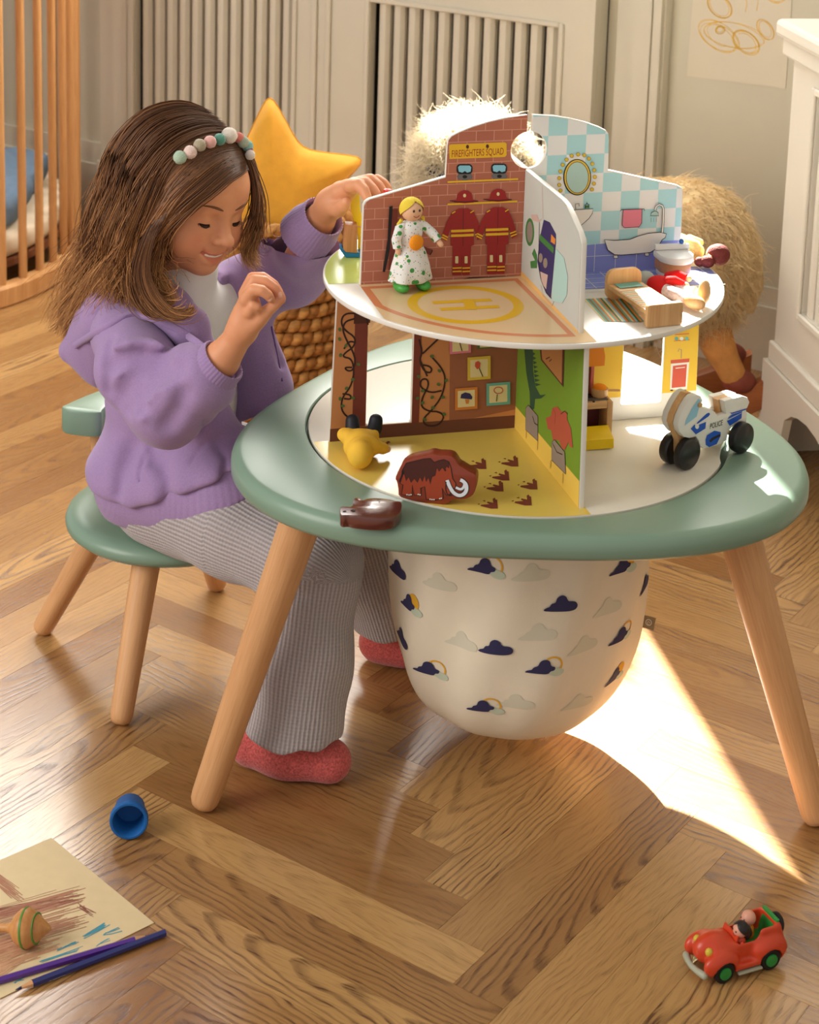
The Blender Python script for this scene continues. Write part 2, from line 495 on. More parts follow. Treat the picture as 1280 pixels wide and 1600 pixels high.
# ---------------------------------------------------------------- floor: herringbone oak planks
def oak_floor():
    m = bpy.data.materials.new('oiled_oak'); m.use_nodes = True; nt = m.node_tree; b = nt.nodes['Principled BSDF']
    N = nt.nodes.new; K = nt.links.new
    tc = N('ShaderNodeTexCoord'); oi = N('ShaderNodeObjectInfo')
    wn = N('ShaderNodeTexWhiteNoise'); wn.noise_dimensions = '1D'; K(oi.outputs['Random'], wn.inputs['W'])
    sep = N('ShaderNodeSeparateColor'); K(wn.outputs['Color'], sep.inputs[0])
    sx = N('ShaderNodeSeparateXYZ'); K(tc.outputs['Object'], sx.inputs[0])
    def math_(op, a, bv=None, c=None):
        n = N('ShaderNodeMath'); n.operation = op
        for i, x in enumerate((a, bv, c)):
            if x is None: continue
            if isinstance(x, (int, float)): n.inputs[i].default_value = x
            else: K(x, n.inputs[i])
        return n.outputs[0]
    # slow wander of the grain
    cmb = N('ShaderNodeCombineXYZ'); K(math_('MULTIPLY', sx.outputs[0], 7.0), cmb.inputs[0]); K(math_('MULTIPLY', sx.outputs[1], 16.0), cmb.inputs[1])
    K(math_('MULTIPLY', oi.outputs['Random'], 77.0), cmb.inputs[2])
    nz = N('ShaderNodeTexNoise'); nz.inputs['Scale'].default_value = 1.0; nz.inputs['Detail'].default_value = 3.0; K(cmb.outputs[0], nz.inputs['Vector'])
    wob = math_('MULTIPLY_ADD', nz.outputs['Fac'], 0.034, -0.017)
    gx = math_('MULTIPLY', math_('ADD', sx.outputs[0], math_('MULTIPLY_ADD', sep.outputs[0], 0.5, -0.25)), 0.13)
    gy = math_('ADD', math_('ADD', sx.outputs[1], math_('MULTIPLY_ADD', sep.outputs[1], 0.13, -0.065)), wob)
    cv = N('ShaderNodeCombineXYZ'); K(gx, cv.inputs[0]); K(gy, cv.inputs[1])
    K(math_('MULTIPLY', sep.outputs[2], 0.02), cv.inputs[2])
    wv = N('ShaderNodeTexWave'); wv.wave_type = 'RINGS'; wv.rings_direction = 'SPHERICAL'; wv.wave_profile = 'SAW'
    wv.inputs['Scale'].default_value = 44.0; wv.inputs['Distortion'].default_value = 1.3; wv.inputs['Detail'].default_value = 3.0
    wv.inputs['Detail Scale'].default_value = 2.2
    K(cv.outputs[0], wv.inputs['Vector'])
    rp = N('ShaderNodeValToRGB'); K(wv.outputs['Fac'], rp.inputs[0])
    e = rp.color_ramp.elements
    e[0].position = 0.0; e[0].color = (0, 0, 0, 1); e[1].position = 1.0; e[1].color = (0.30, 0.30, 0.30, 1)
    x = e.new(0.55); x.color = (0.06, 0.06, 0.06, 1); x = e.new(0.80); x.color = (1, 1, 1, 1); x = e.new(0.92); x.color = (0.8, 0.8, 0.8, 1)
    # pores: short dark streaks
    c2 = N('ShaderNodeCombineXYZ'); K(math_('MULTIPLY', sx.outputs[0], 34.0), c2.inputs[0]); K(math_('MULTIPLY', gy, 620.0), c2.inputs[1]); K(oi.outputs['Random'], c2.inputs[2])
    pz = N('ShaderNodeTexNoise'); pz.inputs['Scale'].default_value = 1.0; pz.inputs['Detail'].default_value = 2.0; K(c2.outputs[0], pz.inputs['Vector'])
    pr = N('ShaderNodeValToRGB'); K(pz.outputs['Fac'], pr.inputs[0]); pr.color_ramp.elements[0].position = 0.50; pr.color_ramp.elements[1].position = 0.68
    grain = math_('MULTIPLY', rp.outputs[0], math_('MULTIPLY_ADD', pr.outputs[0], 0.45, 0.62))
    wn2 = N('ShaderNodeTexWhiteNoise'); wn2.noise_dimensions = '1D'; K(math_('ADD', oi.outputs['Random'], 3.7), wn2.inputs['W'])
    grain = math_('MULTIPLY', grain, math_('MULTIPLY_ADD', math_('POWER', wn2.outputs['Value'], 1.3), 0.85, 0.18))
    grain = math_('MINIMUM', math_('ADD', grain, math_('MULTIPLY', pr.outputs[0], 0.27)), 1.0)
    # tone of the plank
    c3 = N('ShaderNodeCombineXYZ'); K(math_('MULTIPLY', sx.outputs[0], 3.0), c3.inputs[0]); K(math_('MULTIPLY', sx.outputs[1], 30.0), c3.inputs[1]); K(math_('MULTIPLY', oi.outputs['Random'], 31.0), c3.inputs[2])
    tz = N('ShaderNodeTexNoise'); tz.inputs['Scale'].default_value = 1.0; K(c3.outputs[0], tz.inputs['Vector'])
    tone = math_('ADD', math_('MULTIPLY', sep.outputs[2], 0.9), math_('MULTIPLY_ADD', tz.outputs['Fac'], 0.6, -0.25))
    br = N('ShaderNodeValToRGB'); K(tone, br.inputs[0])
    br.color_ramp.elements[0].color = lin((146, 101, 57)); br.color_ramp.elements[1].color = lin((196, 153, 97))
    mx = N('ShaderNodeMix'); mx.data_type = 'RGBA'; K(grain, mx.inputs['Factor']); K(br.outputs[0], mx.inputs['A'])
    mx.inputs['B'].default_value = lin((94, 59, 33))
    K(mx.outputs['Result'], b.inputs['Base Color'])
    K(math_('MULTIPLY_ADD', grain, 0.10, 0.22), b.inputs['Roughness'])
    b.inputs['Specular IOR Level'].default_value = 0.75
    bp = N('ShaderNodeBump'); bp.inputs['Strength'].default_value = 0.18; bp.inputs['Distance'].default_value = 0.0006; bp.invert = True
    K(grain, bp.inputs['Height']); K(bp.outputs[0], b.inputs['Normal'])
    return m
OAK = oak_floor()

floor = MB().box((-3.2, -2.6, -0.05), (1.6, 3.4, -0.012)).build('floor', mat('dark_subfloor', (58, 36, 20), 0.8))
struct(floor)
PL_W, PL_L = 0.0604, 0.433
E2 = np.array([math.cos(math.radians(-35)), math.sin(math.radians(-35))])
E1 = np.array([math.cos(math.radians(55)), math.sin(math.radians(55))])
H0 = np.array([-0.05, -0.327]) - PL_L * E2 - PL_W * E1
pl = MB().box((-PL_L / 2 + 0.0002, -PL_W / 2 + 0.0002, -0.012), (PL_L / 2 - 0.0002, PL_W / 2 - 0.0002, 0.0))
plank_mesh = None
def world_px(X):
    q = np.array(X) - CAM_POS; z = q @ FWD
    return 640 + FPX * (q @ RIGHT) / z, PPY - FPX * (q @ UP) / z
def seen(c, half, ang):
    for t in (-1, -.5, 0, .5, 1):
        p = (c[0] + math.cos(ang) * half * t, c[1] + math.sin(ang) * half * t, 0.0)
        u, v = world_px(p)
        if -70 < u < 1350 and 150 < v < 1680: return True
    return False
for k in range(-40, 41):
    for t in range(-9, 10):
        for kind in (0, 1):
            if kind == 0: c0 = np.array([PL_L / 2, PL_W / 2]); ang = math.radians(-35)
            else: c0 = np.array([PL_L - PL_W / 2, PL_W + PL_L / 2]); ang = math.radians(55)
            g = c0 + k * np.array([-PL_W, PL_W]) + t * np.array([PL_L, PL_L])
            c = H0 + g[0] * E2 + g[1] * E1
            if not (-3.1 < c[0] < 1.5 and -2.5 < c[1] < 3.3): continue
            if (np.array([c[0], c[1], 0]) - WP0) @ WN > 0.25: continue
            if not seen(c, PL_L / 2, ang): continue
            if plank_mesh is None:
                o = pl.build('plank', OAK, floor); plank_mesh = o.data
            else: o = link('plank', plank_mesh, floor)
            o.location = (c[0], c[1], 0.0); o.rotation_euler = (0, 0, ang)

# ---------------------------------------------------------------- walls
PAINT = mat('warm_grey_wall_paint', (202, 196, 176), 0.55, 0.3, var=0.03, vscale=3.0, bump=0.05, bscale=120)
PAINT2 = mat('cream_joinery_paint', (208, 202, 185), 0.42, 0.4, var=0.03, vscale=6.0, bump=0.04, bscale=90)
def wall_fr(x, y, h):      # x along the wall to the right, y up, h towards the room
    p = WP0 - WD * x - WN * h; return (p[0], p[1], y)
wall_open = [[(-3.4, 0), (0.42, 0), (0.42, 2.7), (-3.4, 2.7)], rrect(-1.02, 1.02, -0.598, 2.45, 0.001, 1)]
struct(MB().prism(wall_open, -0.16, 0.0, wall_fr).build('wall_back', PAINT))
# sash of the window above the radiators
wf = MB()
for x0, x1, y0, y1 in ((-1.02, -1.0, 1.02, 2.45), (-0.610, -0.598, 1.02, 2.45), (-1.0, -0.610, 1.02, 1.04), (-1.0, -0.610, 2.43, 2.45)):
    wf.prism([(x0, y0), (x1, y0), (x1, y1), (x0, y1)], -0.12, -0.06, wall_fr)
struct(wf.build('window_1', PAINT2))
# baseboard of the back wall, stepped
bb = MB().prism([(-3.3, 0.0), (-1.50, 0.0), (-1.50, 0.135), (-3.3, 0.135)], 0.001, 0.018, wall_fr)
bb.prism([(-3.3, 0.135), (-1.50, 0.135), (-1.50, 0.185), (-3.3, 0.185)], 0.001, 0.010, wall_fr)
struct(bb.build('baseboard_left', PAINT2))
bb = MB().prism([(-0.10, 0.0), (0.35, 0.0), (0.35, 0.128), (-0.10, 0.128)], 0.001, 0.018, wall_fr)
bb.prism([(-0.10, 0.128), (0.35, 0.128), (0.35, 0.165), (-0.10, 0.165)], 0.001, 0.010, wall_fr)
struct(bb.build('baseboard_back', PAINT2))
# stepped door-frame pilaster right of the radiator cover
tr = MB()
for x0, x1, d in ((-0.215, -0.185, 0.016), (-0.180, -0.108, 0.030), (-0.170, -0.135, 0.036), (-0.128, -0.112, 0.042)):
    tr.prism([(x0, 0), (x1, 0), (x1, 2.6), (x0, 2.6)], 0.001, d, wall_fr)
struct(tr.build('trim_1', PAINT2, smooth=30))

# radiator cover with two slatted fields
rc = thing('radiator_cover', 'long cream radiator cover with two fields of vertical slats on the back wall', 'radiator cover', tuple(WP0), WALL_RZ)
D1 = -0.062
def rcbox(mb, w0, w1, z0, z1, y0, y1, bev=0.0): return mb.box((-w0, y0, z0), (-w1, y1, z1), bev, seg=1)
fr_ = MB()
outer = [(-1.488, 0.0), (-0.241, 0.0), (-0.241, 0.80), (-1.488, 0.80)]
h1 = [(-1.385, 0.20), (-0.952, 0.20), (-0.952, 0.619), (-1.385, 0.619)]
h2 = [(-0.755, 0.20), (-0.318, 0.20), (-0.318, 0.619), (-0.755, 0.619)]
frl = lambda x, y, h: (x, h, y)
fr_.prism([outer, h1[::-1], h2[::-1]], D1, D1 + 0.020, lambda x, y, h: (x, h, y))
fr_.build('front_frame', PAINT2, rc)
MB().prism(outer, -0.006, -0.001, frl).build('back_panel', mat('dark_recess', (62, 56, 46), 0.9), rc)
sd = MB().box((-1.488, D1 + 0.0205, 0), (-1.470, -0.0065, 0.80)).build('side_panel', PAINT2, rc)
MB().box((-0.259, D1 + 0.0205, 0), (-0.241, -0.0065, 0.80)).build('side_panel', PAINT2, rc)
MB().box((-1.50, D1 - 0.02, 0.80), (-0.23, -0.001, 0.83), 0.006, seg=2).build('top_board', PAINT2, rc)
pb = MB().box((-1.497, D1 - 0.016, 0.0), (-0.235, D1 - 0.0005, 0.105), 0.003).box((-1.493, D1 - 0.009, 0.105), (-0.238, D1 - 0.0005, 0.165), 0.003)
pb.build('plinth', PAINT2, rc)
for h in (h1, h2):
    x0, x1 = h[0][0], h[1][0]; mb = MB()
    for a, b_ in (((x0 - .012, .19), (x0 - .001, .629)), ((x1 + .001, .19), (x1 + .012, .629)), ((x0 - .001, .619 + .001), (x1 + .001, .631)), ((x0 - .001, .188), (x1 + .001, .199))):
        mb.box((a[0], D1 - 0.006, a[1]), (b_[0], D1 - 0.0004, b_[1]), 0.002, seg=1)
    mb.build('slat_field_moulding', PAINT2, rc)
for w_, d_ in ((0.893, 0.008), (0.858, 0.008)):
    MB().box((-w_ - 0.006, D1 - d_, 0.166), (-w_ + 0.006, D1 - 0.0004, 0.799), 0.003, seg=2).build('door_moulding', PAINT2, rc)
MB().box((-1.412 - .004, D1 - .004, .166), (-1.412 + .004, D1 - .0004, .799), 0.0015, seg=1).build('door_moulding', PAINT2, rc)
prof = [(-0.0125, 0.0), (-0.0125, -0.012), (-0.009, -0.020), (-0.002, -0.023), (0.006, -0.021), (0.0118, -0.012), (0.0118, 0.0)]
sl = MB().prism(prof, 0.201, 0.6185, lambda x, y, h: (x, y, h)); slat_me = None
for h, n in ((h1, 12), (h2, 12)):
    x0, x1 = h[0][0], h[1][0]; pit = (x1 - x0) / (n + 0.35)
    for i in range(n):
        if slat_me is None: o = sl.build('slat', PAINT2, rc, smooth=30); slat_me = o.data
        else: o = link('slat', slat_me, rc)
        o.location = (x0 + pit * (i + 0.78), D1 + 0.026, 0)

# white cover that juts in at the right edge; its long face runs along CR
CA = math.radians(99.5)
cr = thing('radiator_cover', 'white slatted radiator cover jutting in at the right edge beside the wall drawing', 'radiator cover', (0.491, 0.922, 0), CA - PI)
WHITE = mat('white_joinery_paint', (222, 216, 203), 0.4, 0.4, var=0.03, vscale=5, bump=0.04, bscale=80)
# local +x runs towards the photographer along the face, +y to the right (into the cover)
CH = 0.722
def scal(x0, x1, z1):
    pts = [(x0, z1), (x0, 0.0), (0.085, 0.0), (0.09, 0.05), (0.105, 0.10)]
    n = 4; L = (x1 - 0.12 - 0.105) / n
    for i in range(n):
        a = 0.105 + L * i
        pts += [(a + L * .15, 0.118), (a + L * .3, 0.126), (a + L * .5, 0.130), (a + L * .7, 0.126), (a + L * .85, 0.118), (a + L, 0.105)]
    pts += [(x1 - 0.10, 0.05), (x1 - 0.095, 0.0), (x1, 0.0), (x1, z1)]
    return pts
MB().prism(scal(-0.012, 1.0, 0.165), -0.014, 0.0, lambda x, y, h: (x, h, y)).build('plinth', WHITE, cr)
MB().box((-0.009, 0.001, 0.0), (0.004, 0.21, 0.165)).build('plinth_return', WHITE, cr)
MB().box((-0.006, -0.008, 0.1655), (1.0, 0.21, 0.20), 0.003).build('plinth_moulding', WHITE, cr)
face = [(0.0, 0.2005), (1.0, 0.2005), (1.0, CH), (0.0, CH)]
hol = [(0.112, 0.288), (0.9, 0.288), (0.9, 0.65), (0.112, 0.65)]
MB().prism([face, hol[::-1]], 0.0, 0.02, lambda x, y, h: (x, h, y)).build('front_frame', WHITE, cr)
MB().box((0.0, 0.0205, 0.2005), (0.02, 0.21, CH)).build('side_panel', WHITE, cr)
MB().box((0.02, 0.17, 0.2005), (1.0, 0.20, CH)).build('back_panel', mat('pale_recess', (190, 180, 160), 0.8), cr)
MB().box((-0.02, -0.03, CH + 0.0005), (1.02, 0.22, CH + 0.03), 0.008).box((-0.012, -0.018, CH - 0.03), (1.01, -0.0005, CH), 0.004).build('top_board', WHITE, cr)
mb = MB()
for x0, x1, z0, z1 in ((0.099, 0.111, 0.276, 0.662), (0.901, 0.913, 0.276, 0.662), (0.111, 0.901, 0.276, 0.2875), (0.111, 0.901, 0.6505, 0.662)):
    mb.box((x0, -0.007, z0), (x1, -0.0004, z1), 0.002, seg=1)
mb.build('slat_field_moulding', WHITE, cr)
sl2 = MB().prism([(-0.011, 0.012), (-0.011, 0.003), (-0.006, -0.001), (0.006, -0.001), (0.011, 0.003), (0.011, 0.012)], 0.2885, 0.6495); me2 = None
for i in range(10):
    if me2 is None: o = sl2.build('slat', WHITE, cr); me2 = o.data
    else: o = link('slat', me2, cr)
    o.location = (0.135 + i * 0.033, 0.003, 0)
# wall behind that cover
wr = np.array([0.491, 0.922]) + np.array([math.cos(CA - PI / 2), math.sin(CA - PI / 2)]) * 0.225
ux = np.array([math.cos(CA), math.sin(CA)]); vx = np.array([math.cos(CA - PI / 2), math.sin(CA - PI / 2)])
def wr_fr(x, y, h): p = wr + ux * x + vx * h; return (p[0], p[1], y)
struct(MB().prism([(-2.2, 0), (0.26, 0), (0.26, 2.7), (-2.2, 2.7)], 0.0, 0.12, wr_fr).build('wall_right', PAINT))

# child's drawing taped to the wall
dr = thing('wall_drawing', "child's drawing of yellow scribbled loops taped to the back wall", 'drawing', tuple(WP0), WALL_RZ)
dw = lambda x, y, h: (x, -h, y)
MB().prism([(-0.070, 0.548), (0.129, 0.551), (0.129, 0.846), (-0.064, 0.846)], 0.0012, 0.0018, dw).build('paper', mat('drawing_paper', (214, 204, 184), 0.8), dr)
scr = MB()
def scribble(cx, cz, rx, rz, turns, rot=0.0, wob=0.3, w=0.0010):
    pts = []
    n = int(turns * 26)
    for i in range(n):
        t = 2 * PI * i / 26
        k = 1 - wob * (0.5 + 0.5 * math.sin(t * 0.37 + cx * 90)) * (i / n)
        q = rot2((rx * k * math.cos(t), rz * k * math.sin(t)), rot + 0.12 * math.sin(t * .21))
        pts.append((cx + q[0], cz + q[1]))
    scr.line(pts, w, dw, 0.0020)
scribble(-0.012, 0.690, 0.028, 0.020, 5, -0.6); scribble(-0.010, 0.632, 0.046, 0.026, 4.0, -0.45, 0.5)
scribble(0.045, 0.628, 0.030, 0.020, 4.5, -0.5); scribble(0.082, 0.657, 0.022, 0.014, 4.0, -0.9, 0.4)
scribble(0.02, 0.638, 0.062, 0.024, 2.0, -0.15, 0.2); scribble(-0.008, 0.645, 0.010, 0.008, 5, 0.4, 0.6)
scr.line([(0.035, 0.745), (0.042, 0.70), (0.040, 0.685)], 0.0012, dw, 0.002).line([(0.04, 0.71), (0.065, 0.715), (0.062, 0.69)], 0.0012, dw, 0.002)
scribble(0.1, 0.725, 0.02, 0.016, 3, 0.2); scribble(-0.02, 0.78, 0.03, 0.02, 4, 0.3); scribble(0.05, 0.79, 0.03, 0.022, 4, -0.3)
scr.build('yellow_scribble', mat('yellow_crayon', (222, 176, 62), 0.7), dr)
# ---------------------------------------------------------------- play table
SAGE = mat('sage_green_lacquer', (124, 151, 132), 0.33, 0.45, var=0.02, vscale=8, bump=0.02, bscale=300)
BEECH = wood('beech_leg', (222, 172, 122), (196, 142, 94), 2, 0.42, 50, 500)
def lobed(a, base=0.3255, amp=0.029): return base + amp * math.cos(3 * (a - PI / 2))
table = thing('play_table', 'sage green three-lobed play table with splayed beech legs', 'table', (0, 0, 0))
TZ = 0.41
outl = [(lobed(2 * PI * i / 120) * math.cos(2 * PI * i / 120), lobed(2 * PI * i / 120) * math.sin(2 * PI * i / 120)) for i in range(120)]
hole = ell(0, 0, 0.2525, 0.2525, 96)
tb = MB()
lev = [(0.380, 0.008), (0.3825, 0.003), (0.387, 0.0), (0.398, 0.0), (0.4045, 0.0025), (0.4085, 0.007), (0.41, 0.013)]
vs = []; fs = []; n = 120
for z, ins in lev:
    for i in range(n):
        a = 2 * PI * i / n; r = lobed(a) - ins; vs.append((r * math.cos(a), r * math.sin(a), z))
for z in (0.41, 0.4085, 0.380):
    rr = 0.254 if z == 0.41 else 0.2525
    for i in range(n):
        a = 2 * PI * i / n; vs.append((rr * math.cos(a), rr * math.sin(a), z))
seq = list(range(len(lev) + 3))
for k in range(len(seq)):
    a0 = seq[k] * n; b0 = seq[(k + 1) % len(seq)] * n
    for i in range(n): fs.append((a0 + i, a0 + (i + 1) % n, b0 + (i + 1) % n, b0 + i))
tb.add(vs, fs).build('table_top', SAGE, table, smooth=40)
MB().lathe([(0.2520, 0.386), (0.2520, 0.4030), (0.2300, 0.4030), (0.2300, 0.386), (0.2520, 0.386)], 96).build('board_ledge', mat('dark_green_ledge', (70, 90, 76), 0.6), table, smooth=40)
for ang in (210, 330, 90):
    a = math.radians(ang); c, s_ = math.cos(a), math.sin(a)
    top = Vector((0.276 * c, 0.276 * s_, 0.3795)); ft = Vector((0.389 * c, 0.389 * s_, 0.0145))
    if ang == 210: ft = Vector((-0.352, -0.172, 0.0145))
    if ang == 330: ft = Vector((0.354, -0.166, 0.0145))
    L = (ft - top).length; lg = MB()
    k = 12; pts = [(0, 0, L * (1 - i / k)) for i in range(k + 1)]; rad = [0.0245 - 0.0075 * (i / k) for i in range(k + 1)]
    rl = [(0.0, L)] + [(0.0245, L)] + [(0.0245 - 0.0075 * t / 10, L * (1 - t / 10)) for t in range(1, 10)]
    rl += [(0.0172, 0.004), (0.0163, -0.004), (0.0135, -0.010), (0.008, -0.0135), (0.0, -0.0145)]
    lg.lathe([(r, z) for r, z in rl[::-1]], 24)
    o = lg.build('leg', BEECH, table, smooth=50)
    o.location = ft; o.rotation_euler = (top - ft).to_track_quat('Z', 'Y').to_euler()
    o.location = ft + Vector((0, 0, 0.0005))

# ---------------------------------------------------------------- storage bag under the table
BAGC = (0.008, 0.0)
bprof = [(0.2280, 0.3925), (0.205, 0.392), (0.175, 0.389), (0.159, 0.380), (0.1575, 0.36), (0.1585, 0.30), (0.157, 0.23), (0.152, 0.17), (0.142, 0.12), (0.124, 0.080), (0.098, 0.053), (0.062, 0.036), (0.025, 0.029), (0.0, 0.028)]
def spline(pr, step=0.006):
    P = smooth_poly(pr, 2, closed=False); out = [P[0]]; acc = 0
    return P
bp_ = spline(bprof)
barc = [0.0]
for i in range(1, len(bp_)): barc.append(barc[-1] + math.hypot(bp_[i][0] - bp_[i - 1][0], bp_[i][1] - bp_[i - 1][1]))
bR = np.array([q[0] for q in bp_]); bZ = np.array([q[1] for q in bp_]); bT = np.array(barc)
def bag_pt(th, t, h=0.0):
    th = ((th + PI) % (2 * PI)) - PI
    r = float(np.interp(t, bT, bR)); z = float(np.interp(t, bT, bZ))
    e = 1e-3; r2 = float(np.interp(t + e, bT, bR)); z2 = float(np.interp(t + e, bT, bZ))
    nx, nz = -(z2 - z), (r2 - r); l = math.hypot(nx, nz) + 1e-9; nx /= l; nz /= l
    k = min(1.0, max(0.0, (0.39 - z) / 0.05)) * min(1, (r / 0.15) ** 3)
    f = k * (0.0022 * math.sin(5 * th + 14 * z) + 0.0016 * math.sin(11 * th - 22 * z + 1.0) + 0.0030 * math.sin(3 * th + 2.2) * (0.4 - z) * 2.2
             + 0.0045 * math.exp(-((math.sin((th + 2.45) / 2) * 9 - (z - 0.2) * 6) ** 2)) - 0.0040 * math.exp(-((math.sin((th + 2.2) / 2) * 9 - (z - 0.16) * 9) ** 2)))
    r += nx * (h + f); z += nz * (h + f)
    return (BAGC[0] + r * math.cos(th), BAGC[1] + r * math.sin(th), z)
bag = thing('storage_bag', 'cream cotton storage bag printed with clouds and suns hanging under the table', 'bag', (BAGC[0], BAGC[1], 0.02))
mb = MB(); n = 140; vs = []; ts = np.linspace(0, bT[-1] - 1e-4, 64)
for t in ts:
    for i in range(n): vs.append(bag_pt(2 * PI * i / n, float(t)))
fs = []
for k in range(len(ts) - 1):
    for i in range(n): fs.append((k * n + i, (k + 1) * n + i, (k + 1) * n + (i + 1) % n, k * n + (i + 1) % n))
CANVAS = mat('cream_cotton_canvas', (234, 224, 202), 0.85, 0.15, var=0.04, vscale=14, bump=0.12, bscale=900)
mb.add(vs, fs).build('cloth', CANVAS, bag, smooth=180, world=True)
NAVY = mat('navy_print', (52, 50, 88), 0.8); SUNY = mat('sun_yellow_print', (228, 172, 50), 0.8); MINT = mat('mint_print', (196, 208, 186), 0.85)
def bag_fr(th0, t0, sc=1.0, rot=0.0):
    def fr(x, y, h):
        x, y = rot2((x * sc, y * sc), rot)
        t = t0 - y; r = float(np.interp(t, bT, bR)); return bag_pt(th0 + x / max(r, 0.03), t, h)
    return fr
def fill(mb, poly, fr, h, mi, cell=0.006):
    """print that follows a bulging cloth: fan of small rings round the polygon's middle"""
    cx = sum(p[0] for p in poly) / len(poly); cy = sum(p[1] for p in poly) / len(poly)
    rings = 4; o = len(mb.v); n = len(poly)
    mb.v.append(tuple(fr(cx, cy, h)))
    for k in range(1, rings + 1):
        q = k / rings
        for x, y in poly: mb.v.append(tuple(fr(cx + (x - cx) * q, cy + (y - cy) * q, h)))
    for i in range(n): mb.f.append((o, o + 1 + i, o + 1 + (i + 1) % n)); mb.m.append(mi)
    for k in range(rings - 1):
        a = o + 1 + k * n; b = a + n
        for i in range(n): mb.f.append((a + i, b + i, b + (i + 1) % n, a + (i + 1) % n)); mb.m.append(mi)
CL1 = smooth_poly([(-26, -10), (-22, -6), (-16, -4), (-14, 1), (-8, 2), (-7, 9), (0, 14), (7, 11), (10, 4), (16, 4), (22, 3), (26, -3), (23, -9), (14, -11), (0, -11), (-14, -11)], 2)
CL2 = smooth_poly([(-26, -11), (-22, -7), (-16, -6), (-14, -1), (-8, 1), (-6, 9), (1, 13), (8, 10), (10, 2), (17, 1), (16, -5), (10, -6), (8, -11), (-6, -11), (-18, -11)], 2)
def near_t(z): return float(np.interp(-z, -bZ[bZ < 0.39], bT[bZ < 0.39]))
for th, z, kind in ((-107.6, .302, 'r'), (-43.5, .288, 's'), (-145.0, .226, 's'), (-74.5, .259, 'c'), (-101.6, .204, 'c'), (-40.0, .196, 'r'), (-80.6, .181, 'r'),
                    (-107.5, .118, 'r'), (-36.0, .135, 's'), (-156, .255, 'c'), (-153, .172, 'c'), (-135, .150, 'r'), (-20, .24, 'c')):
    pm = MB(); t0 = near_t(z); fr = bag_fr(math.radians(th), t0, 0.00082, random.uniform(-.08, .12))
    if kind != 'c':
        fill(pm, ell(20, -8, 11, 6.5, 20), fr, 0.0009, 2)
        if kind == 's': fill(pm, ell(13, 5, 12, 12, 24), fr, 0.0007, 1)
        else:
            ring = ell(13, 3, 13, 13, 30, -0.6, 3.0)
            pm.line(ring, 2.6, fr, 0.0008, 1)
        fill(pm, CL2, fr, 0.0012, 0)
    else: fill(pm, CL1, fr, 0.0012, 0)
    pm.build('cloud_print', [NAVY, SUNY, MINT], bag, world=True)
for th, z in ((-128, .27), (-88, .30), (-62, .20), (-118, .20), (-92, .13), (-60, .12), (-50, .24), (-84, .225)):
    pm = MB(); fill(pm, CL1, bag_fr(math.radians(th), near_t(z), 0.0009), 0.0005, 0)
    pm.build('faint_cloud_print', mat('faint_mint_print', (216, 212, 190), 0.85), bag, world=True)
# woven tag in the side seam
tgm = MB(); th = math.radians(-12.0); z = 0.187; t0 = near_t(z); a = Vector(bag_pt(th, t0, -0.001)); b = Vector(bag_pt(th, t0 + 0.016, -0.001))
out = Vector((0.85, -0.45, 0)).normalized() * 0.015; th_ = Vector((0.25, 0.4, 0)).normalized() * 0.0012
q = [a, b, b + out, a + out]; tgm.add([p for p in q] + [p + th_ for p in q], [(0, 1, 2, 3), (7, 6, 5, 4), (0, 4, 5, 1), (1, 5, 6, 2), (2, 6, 7, 3), (3, 7, 4, 0)])
tg = tgm.build('side_tag', mat('grey_woven_tag', (150, 134, 106), 0.8), bag, world=True)
def tag_fr(x, y, h):
    p = a + out * (0.5 + x) + (b - a) * (0.5 - y) - th_ * h; return (p.x, p.y, p.z)
tm = MB(); tm.line(ell(0, 0.03, 0.24, 0.24, 16), 0.07, tag_fr, 0.2, closed=True); tm.line(ell(0, -0.02, 0.1, 0.12, 10), 0.05, tag_fr, 0.2)
tm.build('tag_emblem', mat('tag_white', (225, 220, 205), 0.8), tg, world=True)

# ---------------------------------------------------------------- stool
SC = Vector((-0.4354, 0.1827, 0))
stool = thing('stool', 'sage green round child stool with a small backrest and beech legs', 'stool', SC, math.radians(-12.7))
st = MB().lathe([(0.0, 0.186), (0.120, 0.186), (0.132, 0.188), (0.1385, 0.194), (0.1395, 0.200), (0.137, 0.207), (0.129, 0.2115), (0.115, 0.213), (0.08, 0.2115), (0.0, 0.2105)], 64)
st.build('seat', SAGE, stool, smooth=50)
for k in range(4):
    a = k * PI / 2; top = Vector((0.092 * math.cos(a), 0.092 * math.sin(a), 0.1865)); ft = Vector((0.184 * math.cos(a), 0.184 * math.sin(a), 0.0115)); L = (top - ft).length
    rl = [(0.0, -0.011), (0.006, -0.0105), (0.0105, -0.008), (0.0135, -0.003), (0.0143, 0.004)] + [(0.0143 + 0.004 * t / 8, L * t / 8) for t in range(1, 9)] + [(0.0, L)]
    o = MB().lathe(rl, 20).build('leg', BEECH, stool, smooth=50)
    o.location = ft; o.rotation_euler = (top - ft).to_track_quat('Z', 'Y').to_euler()
# kidney-shaped backrest on two pegs, behind the sitter
c0 = math.radians(139 + 12.7); arc = []
for i in range(17):
    t = -1 + 2 * i / 16; a = c0 + t * math.radians(29); wdt = 0.020 + 0.010 * abs(t) ** 3
    if abs(t) == 1: wdt = 0.014
    arc.append((a, 0.128 - wdt, 0.128 + wdt + 0.006))
poly = [(ro * math.cos(a), ro * math.sin(a)) for a, ri, ro in arc] + [(ri * math.cos(a), ri * math.sin(a)) for a, ri, ro in arc[::-1]]
poly = smooth_poly(poly, 2)
MB().prism(poly, 0.292, 0.328, rnd=0.004).build('backrest', SAGE, stool, smooth=40)
for t in (-0.20, 0.20):
    a = c0 + t; MB().tube([(0.118 * math.cos(a), 0.118 * math.sin(a), 0.2), (0.128 * math.cos(a), 0.128 * math.sin(a), 0.2915)], 0.009, 14).build('back_peg', BEECH, stool, smooth=50)
